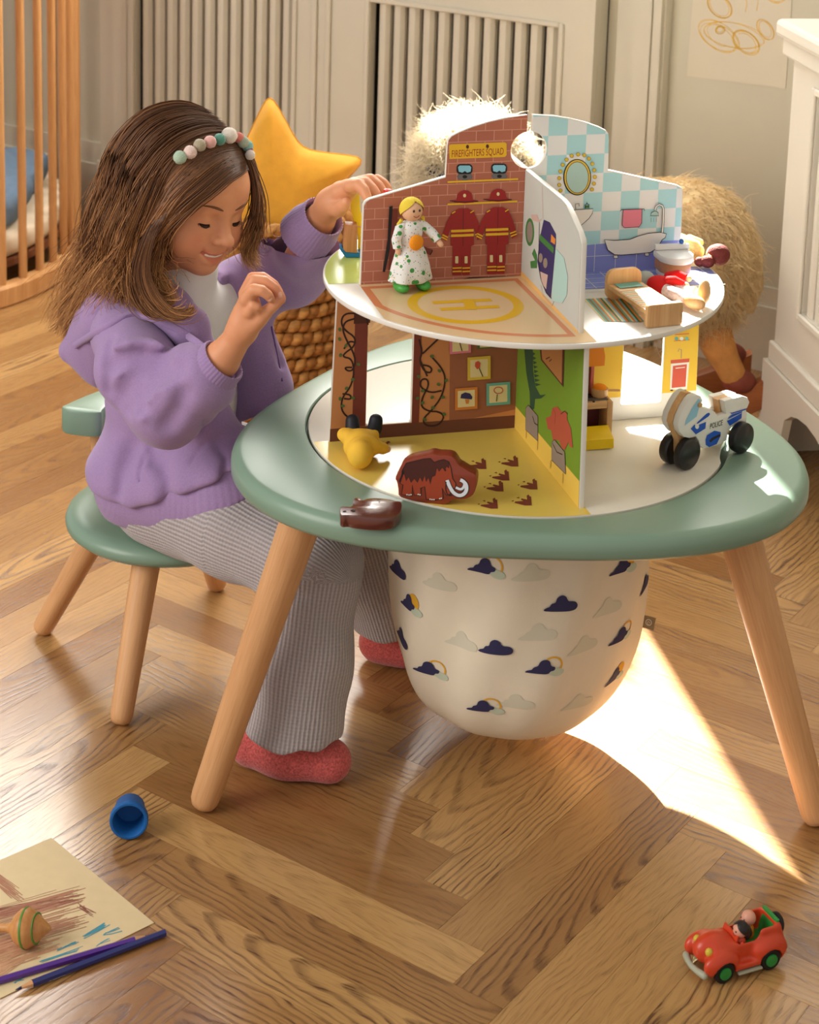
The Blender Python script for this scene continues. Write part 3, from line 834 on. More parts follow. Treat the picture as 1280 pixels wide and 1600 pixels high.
# ---------------------------------------------------------------- dollhouse
def pix_ray(u, v): return RIGHT * ((u - 640) / FPX) - UP * ((v - PPY) / FPX) + FWD
HA = math.radians(15.0); HAX = np.array([math.cos(HA), math.sin(HA), 0]); HNY = np.array([-math.sin(HA), math.cos(HA), 0])
HZ = 0.404
house = thing('dollhouse', 'round two-storey wooden dollhouse with printed wall panels on the green table', 'dollhouse', (0, 0, HZ), HA)
def on_plane(u, v, P, N):
    d = pix_ray(u, v); t = ((P - CAM_POS) @ N) / (d @ N); return CAM_POS + t * d
def lr(u, v):          # point of a print on the long cross panel -> (s, local z)
    X = on_plane(u, v, -HNY * 0.003, HNY); return (float(X @ HAX), float(X[2] - HZ))
def fw(u, v):          # on the left face of the front panel -> (f, local z)
    X = on_plane(u, v, -HAX * 0.003, HAX); return (float(-(X @ HNY)), float(X[2] - HZ))
def fl(z):             # on a floor at height z -> local (x, y)
    def g(u, v):
        X = on_plane(u, v, np.array([0, 0, z]), np.array([0, 0, 1.0])); return (float(X @ HAX), float(X @ HNY))
    return g
LRF = lambda x, y, h: (x, -0.003 - h, y)
FWF = lambda x, y, h: (-0.003 - h, -x, y)
def FLF(z): return lambda x, y, h: (x, y, z - HZ + h)
def Z(x0, y0, sc): return lambda pts: [(x0 + a / sc, y0 + b / sc) for a, b in pts]
zA = Z(500, 140, 3.765); zB = Z(800, 140, 3.765); zC = Z(500, 470, 4.0); zD = Z(790, 500, 3.2); zE = Z(700, 640, 4.267); zF = Z(680, 420, 5.333); zG = Z(940, 520, 3.765)
LACQ = mat('white_lacquered_board', (226, 222, 212), 0.35, 0.45)
EDGE = LACQ
def M_(name, rgb, r=0.5): return mat(name, rgb, r, 0.35)
P_ = {k: M_('print_' + k, c) for k, c in dict(black=(34, 30, 30), yellow=(236, 188, 44), red=(158, 40, 40), blue=(140, 205, 226), grey=(110, 108, 110), white=(232, 230, 224), pink=(226, 130, 150),
     brown=(84, 44, 34), darkbrown=(58, 34, 28), green=(60, 120, 60), leaf=(84, 110, 60), orange=(214, 132, 58), turq=(110, 178, 164), cream=(232, 214, 160), redbrown=(124, 58, 46), navy=(52, 48, 96),
     coral=(206, 84, 62), tan=(176, 122, 72), darkgreen=(44, 78, 56), dinored=(176, 82, 62), slate=(140, 126, 116), olive=(150, 110, 40), mauve=(196, 168, 158), sea=(170, 204, 198), gold=(222, 190, 70), bulb=(214, 190, 60)).items()}
class Pr:
    """a flat print: polygons of several colours, later ones a hair higher"""
    def __init__(s, fr): s.fr = fr; s.mb = MB(); s.cols = []; s.h = 0.00025
    def c(s, col):
        if col not in s.cols: s.cols.append(col)
        return s.cols.index(col)
    def fill(s, pts, col): s.h += 0.00004; s.mb.flat(pts, s.fr, s.h, s.c(col)); return s
    def line(s, pts, w, col, closed=False): s.h += 0.00004; s.mb.line(pts, w, s.fr, s.h, s.c(col), closed); return s
    def text(s, body, cx, cy, size, col, ux=(1, 0), uy=(0, 1)):
        vs, fs = text_mesh(body, size); s.h += 0.00004
        s.mb.add([s.fr(cx + x * ux[0] + y * uy[0], cy + x * ux[1] + y * uy[1], s.h) for x, y in vs], fs, s.c(col)); return s
    def build(s, name, parent): return s.mb.build(name, [P_[c] for c in s.cols], parent)

# --- base board with the yellow room floor
bo = [((0.2495 - (0.006 * math.exp(-((math.degrees(a) - 332) / 6.5) ** 4))) * math.cos(a), (0.2495 - (0.006 * math.exp(-((math.degrees(a) - 332) / 6.5) ** 4))) * math.sin(a)) for a in [2 * PI * i / 120 for i in range(120)]]
base = MB().prism(bo, 0.0, 0.0062, rnd=0.0008).build('base_board', mat('pale_limed_board', (224, 219, 206), 0.28, 0.5, var=0.03, vscale=12), house, smooth=40)
YEL = mat('yellow_room_floor', (228, 200, 98), 0.25, 0.5, var=0.03, vscale=20)
q = [(0, 0)] + [(0.2488 * math.cos(a), 0.2488 * math.sin(a)) for a in np.linspace(PI, 1.5 * PI + 0.02, 30)]
MB().flat(q, lambda x, y, h: (x, y, 0.0065)).build('yellow_floor_print', YEL, base)
g = fl(0.4105)
for cx, cy in ((745, 725), (795, 721), (781, 743), (825, 757), (772, 760), (763, 787), (816, 782)):
    pr = Pr(FLF(0.4105))
    for poly in ([(14, -6), (15, 8), (4, 8), (-12, 4), (-11, 2), (2, 1), (-2, -1), (-1, -3), (8, -1), (7, -7), (10, -9), (12, -6)], [(-17, 1), (-13, 0), (-14, 2)], [(-9, -4), (-5, -5), (-4, -3)]):
        pr.fill([g(cx + x, cy + y) for x, y in poly], 'redbrown')
    pr.build('paw_print', base)
pr = Pr(FLF(0.4105))
for cx, cy in ((598, 692), (604, 693), (607, 691)): pr.fill([g(cx + x, cy + y) for x, y in ell(0, 0, 3, 1.4, 8)], 'redbrown')
pr.build('seed_print', base)

# --- upper floor disc
UZ = 0.6007
up = MB().prism(ell(0, 0, 0.2358, 0.2358, 120), UZ - HZ - 0.0062, UZ - HZ, rnd=0.0012).build('upper_floor', mat('glossy_white_board', (228, 224, 214), 0.22, 0.5), house, smooth=40)
BEI = mat('helipad_beige', (228, 196, 150), 0.24, 0.5); ORA = mat('helipad_orange', (214, 134, 88), 0.26, 0.5); HY = mat('helipad_yellow', (232, 184, 44), 0.26, 0.5)
TILE = mat('periwinkle_floor_print', (136, 148, 212), 0.24, 0.5)
GRE = mat('lime_floor_print', (190, 206, 110), 0.26, 0.5)
uf = FLF(UZ); g = fl(UZ)
mbp = MB()
RB = 0.2335
a0 = math.acos(-0.199 / RB)
q = [(-0.001, -0.001), (-0.199, -0.001)] + [(RB * math.cos(a), RB * math.sin(a)) for a in np.linspace(2 * PI - a0, 1.5 * PI + 0.035, 28)] + [(0.008, -0.001)]
mbp.flat(q, uf, 0.0003, 0)
band_o = [(-0.010, -0.011), (-0.199, -0.011)] + [(0.2135 * math.cos(a), 0.2135 * math.sin(a)) for a in np.linspace(PI + 0.37, 1.5 * PI - 0.042, 24)]
band_i = [(-0.016, -0.0195), (-0.190, -0.0195)] + [(0.2055 * math.cos(a), 0.2055 * math.sin(a)) for a in np.linspace(PI + 0.395, 1.5 * PI - 0.075, 24)]
n = len(band_o)
for i in range(n):
    j = (i + 1) % n
    mbp.flat([band_o[i], band_o[j], band_i[j], band_i[i]], uf, 0.0004, 1)
hc = g(727.5, 476); hr = 0.0655
ro = ell(hc[0], hc[1], hr, hr, 48); ri = ell(hc[0], hc[1], hr - 0.0115, hr - 0.0115, 48)
for i in range(48): mbp.flat([ro[i], ro[(i + 1) % 48], ri[(i + 1) % 48], ri[i]], uf, 0.0004, 2)
b1 = [g(676, 473.5), g(768, 469)]; b2 = [g(688, 484), g(780, 479.5)]
for b, w_, h_ in ((b1, 0.0095, 0.0005), (b2, 0.0095, 0.0005), ([g(731, 468), g(737, 484.5)], 0.0125, 0.0007)): mbp.line(b, w_, uf, h_, 2)
mbp.build('helipad_print', [BEI, ORA, HY], up)
# bathroom floor and rug
mbp = MB()
q = [(0.0, 0.0), (0.2335, 0.0)] + [(0.2335 * math.cos(a), 0.2335 * math.sin(a)) for a in np.linspace(0, -0.36, 8)] + [(0.0, -0.030)]
q = [(0.003, -0.003), (0.2333, -0.003), (0.2325, -0.02), (0.229, -0.040), (0.222, -0.072), (0.003, -0.060)]
mbp.flat(q, uf, 0.0003, 0)
for k in range(-2, 3): mbp.line([(0.01, -0.012 - 0.022 * (k + 2) * 0.7), (0.226, -0.012 - 0.022 * (k + 2) * 0.7)], 0.0008, uf, 0.0004, 1)
for k in range(9): mbp.line([(0.02 + k * 0.025, -0.004), (0.02 + k * 0.025, -0.062)], 0.0008, uf, 0.0004, 1)
mbp.line([(0.196, -0.024), (0.206, -0.022)], 0.006, uf, 0.0005, 2)
mbp.build('bathroom_floor_print', [TILE, P_['white'], P_['bulb']], up)
rug = Pr(uf)
zH = Z(890, 380, 4.923)
R4 = [g(*p) for p in zH([(108, 430), (265, 605), (575, 610), (420, 420)])]
def lerp(a, b, t): return (a[0] + (b[0] - a[0]) * t, a[1] + (b[1] - a[1]) * t)
stripes = ['cream', 'turq', 'olive', 'turq', 'orange', 'cream', 'turq', 'orange', 'green', 'cream', 'blue', 'orange', 'olive', 'turq', 'cream', 'orange', 'blue', 'green', 'orange', 'turq']
for i, c in enumerate(stripes):
    t0, t1 = i / 20, (i + 1) / 20
    rug.fill([lerp(R4[0], R4[3], t0), lerp(R4[1], R4[2], t0), lerp(R4[1], R4[2], t1), lerp(R4[0], R4[3], t1)], c)
rug.build('striped_rug_print', up)
mbp = MB().flat([(-0.2335 * math.cos(a), 0.2335 * math.sin(a)) for a in np.linspace(0.02, 0.95, 14)] + [(-0.02, 0.004), (-0.2, 0.004)], uf, 0.0003)
mbp.build('lawn_floor_print', GRE, up)

# --- upper long panel (brick side and bathroom side), with keyhole slot
def tilemat():
    m = mat('bathroom_tile_print', (170, 216, 222), 0.5, 0.3); nt = m.node_tree; b = nt.nodes['Principled BSDF']
    tc = nt.nodes.new('ShaderNodeTexCoord'); mp = nt.nodes.new('ShaderNodeMapping'); mp.inputs['Location'].default_value = (0.0005, 0.5, -0.012)
    ch = nt.nodes.new('ShaderNodeTexChecker'); ch.inputs['Scale'].default_value = 1 / 0.0236
    ch.inputs['Color1'].default_value = lin((172, 220, 226)); ch.inputs['Color2'].default_value = lin((230, 233, 232))
    nt.links.new(tc.outputs['Object'], mp.inputs[0]); nt.links.new(mp.outputs[0], ch.inputs['Vector']); nt.links.new(ch.outputs[0], b.inputs['Base Color'])
    return m
def brickmat():
    m = mat('brick_wall_print', (164, 94, 72), 0.55, 0.3); nt = m.node_tree; b = nt.nodes['Principled BSDF']
    tc = nt.nodes.new('ShaderNodeTexCoord'); mp = nt.nodes.new('ShaderNodeMapping'); mp.inputs['Rotation'].default_value = (-PI / 2, 0, 0)
    br = nt.nodes.new('ShaderNodeTexBrick'); br.inputs['Scale'].default_value = 1.0; br.offset = 0.5
    br.inputs['Brick Width'].default_value = 0.0215; br.inputs['Row Height'].default_value = 0.0125; br.inputs['Mortar Size'].default_value = 0.00055
    br.inputs['Mortar Smooth'].default_value = 0.3
    br.inputs['Color1'].default_value = lin((186, 116, 92)); br.inputs['Color2'].default_value = lin((176, 106, 84)); br.inputs['Mortar'].default_value = lin((208, 150, 128))
    nt.links.new(tc.outputs['Object'], mp.inputs[0]); nt.links.new(mp.outputs[0], br.inputs['Vector']); nt.links.new(br.outputs['Color'], b.inputs['Base Color'])
    return m
BRICK = brickmat(); BTILE = tilemat()
UB = UZ - HZ
def side_outline(sg):
    pts = [(sg * 0.198, UB + 0.0001), (sg * 0.1965, 0.292), (sg * 0.1945, 0.2965), (sg * 0.189, 0.2995), (sg * 0.0995, 0.322), (sg * 0.0985, 0.360), (sg * 0.0975, 0.3665), (sg * 0.094, 0.3705), (sg * 0.086, 0.3745), (sg * 0.07, 0.3805), (sg * 0.05, 0.3860), (sg * 0.03, 0.3898), (sg * 0.0034, 0.3920)]
    return pts
KZ, KR = 0.350, 0.0222
ka = math.asin(0.0033 / KR)
hole_pts = [(KR * math.sin(a), KZ + KR * math.cos(a)) for a in np.linspace(ka, 2 * PI - ka, 36)]      # right slot wall -> round -> left slot wall
left = side_outline(-1); right = side_outline(1)
outline = left + [(p[0], p[1]) for p in hole_pts[::-1]] + right[::-1]
ULP = MB().prism(outline, -0.003, 0.003, lambda x, y, h: (x, h, y), mi=0, rnd=0.0006).build('upper_long_panel', LACQ, house, smooth=40)
# printed faces: left half brick, right half bathroom
lb = [p for p in left] + [(x, y) for x, y in hole_pts[::-1] if x < -0.0005] + [(-0.0005, UB + 0.0001)]
lb = [(x + 0.0010 if x < -0.19 else x, y - (0.0012 if y > 0.25 and x < -0.004 and abs(math.hypot(x, y - KZ) - KR) > 1e-4 else 0)) for x, y in lb]
bkp = MB().flat(lb, LRF, 0.00015).build('brick_wall_print', BRICK, ULP)
rb = [p for p in right] + [(x, y) for x, y in hole_pts if x > 0.0005] + [(0.0005, UB + 0.0001)]
rb = [(x - 0.0010 if x > 0.19 else x, y - (0.0012 if y > 0.25 and x > 0.004 and abs(math.hypot(x, y - KZ) - KR) > 1e-4 else 0)) for x, y in rb]
btp = MB().flat(rb, LRF, 0.00015).build('bathroom_wall_print', BTILE, ULP)
A = lambda pts: [lr(u, v) for u, v in zA(pts)]
ff = Pr(LRF)
ff.fill(A([(880, 1103), (1180, 1096), (1180, 1150), (1100, 1160), (1020, 1162), (940, 1150), (890, 1130), (830, 1118)]), 'brown')  # half-disc of shading at the panel's foot, drawn into the print as brown
ff.fill(A([(768, 322), (1088, 310), (1098, 318), (1098, 385), (1088, 396), (762, 408), (760, 330)]), 'yellow')
c1 = lr(*zA([(928, 372)])[0]); e1 = lr(*zA([(1080, 362)])[0]); e0 = lr(*zA([(775, 378)])[0])
ln = math.hypot(e1[0] - e0[0], e1[1] - e0[1]); dx = ((e1[0] - e0[0]) / ln, (e1[1] - e0[1]) / ln)
tv, tf = text_mesh('FIREFIGHTERS SQUAD', 0.0095); tw = max(p[0] for p in tv) - min(p[0] for p in tv)
ff.text('FIREFIGHTERS SQUAD', c1[0], c1[1], 0.0095, 'red', (dx[0] * ln / tw, dx[1] * ln / tw), (-dx[1] * 1.25, dx[0] * 1.25))
for x, y in ((868, 336), (985, 333)): ff.fill(A(ell(x, y, 9, 12, 10)), 'brown')
for dx_, dy_ in ((0, 0), (203, -3)):
    T = lambda pts: A([(x + dx_, y + dy_) for x, y in pts])
    ff.fill(T([(830, 525), (815, 530), (805, 510), (815, 495), (840, 488), (860, 488), (885, 495), (898, 510), (890, 528), (870, 528), (862, 540), (842, 540)]), 'grey')
    ff.fill(T(rrect(803, 437, 897, 497, 22)), 'black'); ff.fill(T([(812, 455), (822, 446), (880, 446), (890, 456), (886, 482), (866, 488), (852, 478), (838, 488), (816, 482)]), 'blue')
    ff.fill(T(ell(852, 512, 14, 10, 12)), 'black')
for a, b in (((750, 543), (1165, 525)), ((750, 674), (1160, 656))): ff.line(A([a, b]), 0.0021, 'yellow')
for dx_, dy_ in ((0, 0), (197, -9)):
    T = lambda pts: A([(x + dx_, y + dy_) for x, y in pts])
    ff.fill(T([(762, 652), (800, 648), (808, 615), (825, 598), (845, 590), (870, 593), (892, 610), (898, 645), (932, 655), (900, 664), (850, 668), (800, 664)]), 'red')
    ff.line(T([(764, 653), (800, 658), (850, 660), (900, 656), (930, 655)]), 0.0010, 'black'); ff.fill(T(ell(850, 622, 9, 11, 10)), 'cream')
for dx_, dy_ in ((0, 0), (203, -8)):
    T = lambda pts: A([(x + dx_, y + dy_) for x, y in pts])
    ff.fill(T([(780, 918), (888, 918), (880, 1088), (835, 1090), (833, 940), (830, 1090), (778, 1091)]), 'red')
    ff.fill(T([(815, 698), (870, 696), (905, 718), (930, 775), (955, 862), (925, 884), (903, 800), (905, 912), (880, 922), (790, 922), (768, 916), (770, 805), (744, 890), (712, 874), (745, 775), (775, 722)]), 'red')
    ff.line(T([(842, 700), (840, 918)]), 0.0005, 'black')
    for y in (829, 856): ff.line(T([(770, y + 2), (838, y), (903, y - 3)]), 0.0030, 'yellow')
    for a, b in (((719, 852), (752, 868)), ((715, 866), (747, 882)), ((912, 852), (948, 838)), ((917, 868), (953, 854))): ff.line(T([a, b]), 0.0017, 'yellow')
    for x in (803, 858): ff.fill(T(rrect(x - 9, 978, x + 9, 1020, 4)), 'cream')
    for y in (1048, 1068):
        for a, b in ((778, 832), (836, 882)): ff.line(T([(a, y), (b, y - 2)]), 0.0017, 'yellow')
    for x, y in ((785, 720), (893, 716)): ff.line(T([(x - 10, y + 6), (x + 10, y - 6)]), 0.0013, 'yellow')
ff.fill(A([(405, 685), (425, 680), (425, 860), (380, 1070), (366, 1068), (395, 880)]), 'black')
ff.fill(A([(425, 700), (455, 700), (440, 1060), (400, 1058)]), 'redbrown')
ff.fill(A([(590, 795), (650, 812), (640, 840), (600, 830)]), 'redbrown'); ff.fill(A([(600, 915), (660, 940), (645, 970), (600, 950)]), 'redbrown')
ff.line(A([(640, 810), (650, 815), (640, 842)]), 0.0012, 'black'); ff.line(A([(655, 938), (658, 945), (645, 968)]), 0.0012, 'black')
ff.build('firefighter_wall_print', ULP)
Bq = lambda pts: [lr(u, v) for u, v in zB(pts)]
bt = Pr(LRF)
PERI = 'periwinkle'; P_[PERI] = M_('print_periwinkle', (136, 146, 214))
bt.fill(Bq([(432, 915), (545, 905), (990, 885), (993, 935)]) + [(0.198, UB + 0.0003), (0.02, UB + 0.0003), lr(*zB([(300, 925)])[0])], PERI)
for i in range(7): x = 0.035 + i * 0.0265; bt.line([(x, UB + 0.0005), (x, UB + 0.036)], 0.0006, 'white')
bt.line([(0.02, UB + 0.020), (0.197, UB + 0.020)], 0.0006, 'white')
bt.fill(Bq(ell(383, 515, 82, 107, 40)), 'black'); bt.fill(Bq(ell(384, 514, 76, 101, 40)), 'gold'); bt.line(Bq(ell(384, 516, 66, 92, 40)), 0.0006, 'black', True); bt.fill(Bq(ell(384, 516, 63, 89, 40)), 'sea')
for x, y in ((285, 593), (278, 560), (278, 520), (284, 480), (298, 442), (320, 411), (350, 388), (388, 380), (424, 384), (451, 405), (471, 435), (482, 472), (485, 512), (480, 551), (468, 585)):
    bt.fill(Bq(ell(x, y, 12, 12, 12)), 'olive'); bt.fill(Bq(ell(x, y, 9.5, 9.5, 12)), 'bulb')
bt.fill(Bq([(355, 706), (474, 698), (470, 725), (450, 755), (405, 795), (380, 795)]), 'white'); bt.line(Bq([(355, 706), (474, 698), (470, 725), (450, 755), (405, 795)]), 0.0007, 'black')
bt.line(Bq([(372, 700), (370, 670), (392, 668), (392, 684)]), 0.0008, 'black'); bt.line(Bq([(428, 696), (428, 672), (436, 670), (438, 658), (440, 670), (450, 672), (450, 694)]), 0.0009, 'black'); bt.fill(Bq([(430, 680), (450, 678), (450, 692), (430, 694)]), 'green')
bt.fill(Bq([(652, 702), (762, 698), (760, 780), (745, 805), (660, 810), (645, 795)]), 'pink'); bt.line(Bq([(652, 702), (645, 795), (660, 810), (745, 805), (760, 780), (762, 698)]), 0.0007, 'black')
bt.line(Bq([(633, 712), (640, 704), (775, 699), (777, 710)]), 0.0008, 'black')
tub = [(541, 880), (600, 884), (690, 878), (740, 858), (800, 842), (870, 836), (905, 845), (898, 868), (880, 880), (850, 930), (810, 955), (740, 962), (640, 970), (600, 968), (560, 940)]
bt.fill(Bq(tub), 'white'); bt.line(Bq(tub), 0.0009, 'black', True)
for x, y in ((607, 980), (790, 966)): bt.fill(Bq(rrect(x - 12, y - 9, x + 12, y + 9, 5)), 'white'); bt.line(Bq(rrect(x - 12, y - 9, x + 12, y + 9, 5)), 0.0006, 'black', True)
for w, c in ((0.0030, 'black'), (0.0018, 'white')): bt.line(Bq([(880, 838), (886, 780), (888, 700), (880, 680), (862, 674), (845, 685), (838, 705)]), w, c)
bt.fill(Bq([(810, 738), (818, 720), (838, 710), (855, 718), (860, 738)]), 'sea'); bt.line(Bq([(810, 738), (818, 720), (838, 710), (855, 718), (860, 738)]), 0.0007, 'black', True)
for x in (815, 830, 845): bt.line(Bq([(x, 750), (x, 775)]), 0.0004, 'grey')
bt.build('bathroom_drawing_print', ULP)

# --- upper cross panel (grey room wall)
zt = 0.731 - HZ
fo = [(-0.198, UB + 0.0001), (0.2045, UB + 0.0001), (0.2015, 0.296), (0.199, 0.3015), (0.190, 0.307), (0.165, 0.3185), (0.145, 0.3255), (0.132, zt), (-0.132, zt), (-0.145, 0.3255), (-0.165, 0.3185), (-0.19, 0.307), (-0.1965, 0.298)]
# one half in front of the long panel, one behind
def cut(sg):
    if sg > 0: return [(0.0034, UB + 0.0001)] + fo[1:8] + [(0.0034, zt)]
    return [(-0.0034, zt)] + fo[8:] + [fo[0], (-0.0034, UB + 0.0001)]
UFP = MB().prism(cut(1), -0.003, 0.003, lambda x, y, h: (h, -x, y), rnd=0.0005).build('upper_cross_panel', LACQ, house, smooth=40)
MB().prism(cut(-1), -0.003, 0.003, lambda x, y, h: (h, -x, y), rnd=0.0005).build('upper_cross_panel', LACQ, house, smooth=40)
gp = Pr(FWF); P_['greywall'] = M_('print_grey_room_wall', (190, 193, 186)); P_['sand'] = M_('print_sand_skirting', (222, 176, 106))
gp.fill([(0.0036, UB + 0.0003), (0.2035, UB + 0.0003), (0.2005, 0.296), (0.19, 0.3062), (0.145, 0.3247), (0.132, zt - 0.0008), (0.0036, zt - 0.0008)], 'greywall')
gp.fill([(0.0036, UB + 0.0003), (0.2035, UB + 0.0003), (0.2035, UB + 0.0025), (0.0036, UB + 0.007)], 'sand')
G = lambda pts: [fw(u, v) for u, v in zB(pts)]
gp.fill(G(ell(107, 838, 26, 82, 24)), 'green'); gp.fill(G(ell(107, 838, 17, 62, 24)), 'slate')
gp.line(G([(180, 565), (185, 760)]), 0.0014, 'mauve'); gp.fill(G([(115, 735), (150, 735), (160, 765), (180, 760), (160, 780), (120, 768)]), 'mauve')
gp.fill(G([(190, 765), (225, 780), (262, 850), (262, 900), (232, 1225), (200, 1190), (170, 1110), (152, 1010), (165, 880)]), 'navy')
gp.fill(G([(168, 850), (250, 930), (246, 965), (165, 885)]), 'green'); gp.fill(G([(235, 850), (260, 880), (256, 912), (232, 895)]), 'orange')
gp.fill(G(ell(172, 990, 12, 28, 16)), 'slate'); gp.fill(G(ell(200, 1020, 13, 30, 16)), 'slate'); gp.fill(G([(170, 1070), (215, 1090), (205, 1175), (180, 1140)]), 'mauve')
gp.fill(G([(262, 935), (310, 990), (332, 1100), (326, 1210), (300, 1255), (245, 1245), (240, 1180)]), 'sea')
gp.line(G([(165, 780), (160, 1010), (175, 1120), (205, 1195), (235, 1228)]), 0.0012, 'black')
gp.fill(G([(135, 935), (150, 975), (150, 1050), (115, 1050), (112, 1010), (140, 1005), (122, 965)]), 'green')
gp.line(G([(175, 1150), (185, 1210), (240, 1270), (250, 1245)]), 0.0010, 'mauve')
gp.build('grey_room_wall_print', UFP)

# --- lower panels
LZ0, LZ1 = 0.0066, UB - 0.0064
door_l = [(-0.187, 0.0235), (-0.132, 0.0235), (-0.132, 0.155), (-0.187, 0.155)]
win_r = [(0.1315, 0.0255), (0.184, 0.0255), (0.184, 0.155), (0.1315, 0.155)]
lo = [(-0.2305, LZ0), (0.2305, LZ0), (0.2265, LZ1), (-0.2245, LZ1)]
LLP = MB().prism([lo, rrect(-0.187, 0.0235, -0.132, 0.155, 0.003), rrect(0.1315, 0.0255, 0.184, 0.155, 0.003)], -0.003, 0.003, lambda x, y, h: (x, h, y), rnd=0.0005).build('lower_long_panel', LACQ, house, smooth=40)
P_['terracotta'] = M_('print_terracotta', (200, 134, 84)); P_['cocoa'] = M_('print_cocoa', (158, 98, 70)); P_['skirt'] = M_('print_dark_skirting', (112, 66, 50))
jp = Pr(LRF)
jp.fill([[(-0.2300, LZ0), (-0.0034, LZ0), (-0.0034, LZ1), (-0.2240, LZ1)], [(-0.1875, 0.0230), (-0.1875, 0.1555), (-0.1315, 0.1555), (-0.1315, 0.0230)]], 'terracotta')
Cq = lambda pts: [lr(u, v) for u, v in zC(pts)]
jp.fill([lr(*zC([(812, 300)])[0]), lr(*zC([(808, 765)])[0]), (-0.0034, 0.030), (-0.0034, LZ1), (lr(*zC([(812, 300)])[0])[0], LZ1)], 'cocoa')
jp.fill([(-0.2300, LZ0), (-0.0034, LZ0), (-0.0034, 0.0225), (-0.2298, 0.0225)], 'skirt')
jp.fill([(-0.2035, 0.023), (-0.1878, 0.023), (-0.1878, 0.150), (-0.2030, 0.150)], 'redbrown'); jp.fill([(-0.1312, 0.0225), (-0.1225, 0.0225), (-0.1225, LZ1), (-0.1312, LZ1)], 'redbrown')
jp.fill([(-0.2045, 0.150), (-0.185, 0.150), (-0.185, 0.162), (-0.2045, 0.162)], 'brown'); jp.fill([(-0.187, 0.1560), (-0.132, 0.1560), (-0.132, LZ1), (-0.187, LZ1)], 'cocoa')
vines = [[(300, 150), (290, 100), (220, 75), (150, 80), (130, 130), (150, 180), (225, 230), (210, 290), (160, 320), (140, 350), (200, 360), (215, 450), (190, 540), (140, 600), (130, 670), (160, 720), (210, 740), (200, 765), (160, 768)],
         [(150, 300), (180, 250), (225, 260)], [(218, 110), (150, 130), (140, 200), (225, 350), (210, 430), (175, 440), (150, 415), (200, 415)], [(140, 580), (190, 585), (195, 615), (150, 610)],
         [(620, 240), (640, 320), (620, 370), (650, 440), (690, 450), (700, 425), (680, 405), (640, 400)], [(690, 340), (770, 430), (785, 500), (760, 600), (700, 680), (640, 740), (660, 780), (740, 780), (780, 720), (740, 690), (680, 690), (630, 660), (640, 600), (680, 530), (670, 485), (630, 490), (625, 540), (690, 575), (760, 560)], [(640, 330), (740, 235)], [(625, 370), (670, 470)]]
for v in vines: jp.line(smooth_poly([p for p in Cq(v)], 2, False), 0.0021, 'darkbrown')
for x, y in ((123, 178), (122, 238), (162, 278), (128, 338), (165, 545), (205, 490), (206, 605), (142, 655), (125, 610), (240, 395), (740, 520), (640, 560), (788, 495), (700, 345), (745, 435), (768, 600), (640, 635), (775, 705), (705, 665), (655, 740), (615, 470), (608, 605), (700, 600)):
    jp.fill(Cq(ell(x, y, 10, 13, 8, rot=x * .1)), 'leaf')
for (cx, cy, w, h), c in (((992, 418, 72, 72), 'gold'), ((912, 608, 70, 68), 'orange'), ((1112, 578, 74, 70), 'turq'), ((875, 270, 66, 55), 'pink'), ((1050, 262, 70, 30), 'leaf')):
    sk = -0.06
    fq = lambda k: Cq([(cx + (-w * k), cy - h * k + w * k * .08), (cx + w * k, cy - h * k - w * k * .08), (cx + w * k, cy + h * k - w * k * .08), (cx - w * k, cy + h * k + w * k * .08)])
    jp.fill(fq(1.0), c); jp.fill(fq(0.76), 'cream')
jp.fill(Cq([(875, 605), (880, 580), (905, 568), (935, 575), (950, 598), (945, 612)]), 'navy'); jp.fill(Cq([(903, 612), (930, 612), (925, 638), (910, 640)]), 'orange')
jp.line(Cq([(985, 400), (1015, 470)]), 0.0010, 'darkbrown'); jp.fill(Cq([(965, 405), (968, 380), (985, 372), (1000, 385), (998, 410), (980, 425)]), 'coral'); jp.line(Cq([(870, 255), (885, 310)]), 0.0010, 'darkbrown')
jp.line(Cq(ell(1112, 555, 28, 20, 14)), 0.0010, 'coral', True); jp.line(Cq([(1105, 580), (1100, 625)]), 0.0012, 'leaf')
jp.build('vine_wall_print', LLP)
kp = Pr(LRF); P_['kyellow'] = M_('print_kitchen_yellow', (232, 190, 58))
kp.fill([[(0.0034, LZ0), (0.2300, LZ0), (0.2260, LZ1), (0.0034, LZ1)], [(0.131, 0.025), (0.131, 0.1555), (0.1845, 0.1555), (0.1845, 0.025)]], 'kyellow')
kp.fill([[(0.0034, LZ0), (0.2300, LZ0), (0.2295, 0.0375), (0.0034, 0.034)], [(0.131, 0.025), (0.131, 0.0345), (0.1845, 0.0355), (0.1845, 0.025)]], 'white')
Dq = lambda pts: [lr(u, v) for u, v in zG(pts)]
kp.fill(Dq([(407, 160), (518, 150), (515, 172), (407, 180)]), 'coral'); kp.fill(Dq([(408, 182), (516, 172), (502, 332), (402, 336)]), 'white'); kp.fill(Dq([(420, 194), (502, 184), (494, 316), (412, 324)]), 'coral')
kp.line(Dq([(435, 208), (490, 202)]), 0.0010, 'white'); kp.line(Dq([(450, 110), (455, 95), (470, 98), (468, 150)]), 0.0009, 'slate')
for x in (412, 490): kp.fill(Dq(rrect(x - 8, 333, x + 8, 341, 2)), 'black')
kp.line(Dq([(425, 48), (518, 40)]), 0.0008, 'coral'); kp.line(Dq([(430, 10), (515, 4)]), 0.0010, 'coral')
for x, c in ((440, 'turq'), (470, 'white'), (500, 'turq')): kp.fill(Dq(ell(x, 33, 11, 11, 10)), c)
kp.build('kitchen_wall_print', LLP)
LFP = MB().prism([(0.0034, LZ0), (0.2325, LZ0), (0.2245, LZ1), (0.0034, LZ1)], -0.003, 0.003, lambda x, y, h: (h, -x, y), rnd=0.0005).build('lower_cross_panel', LACQ, house, smooth=40)
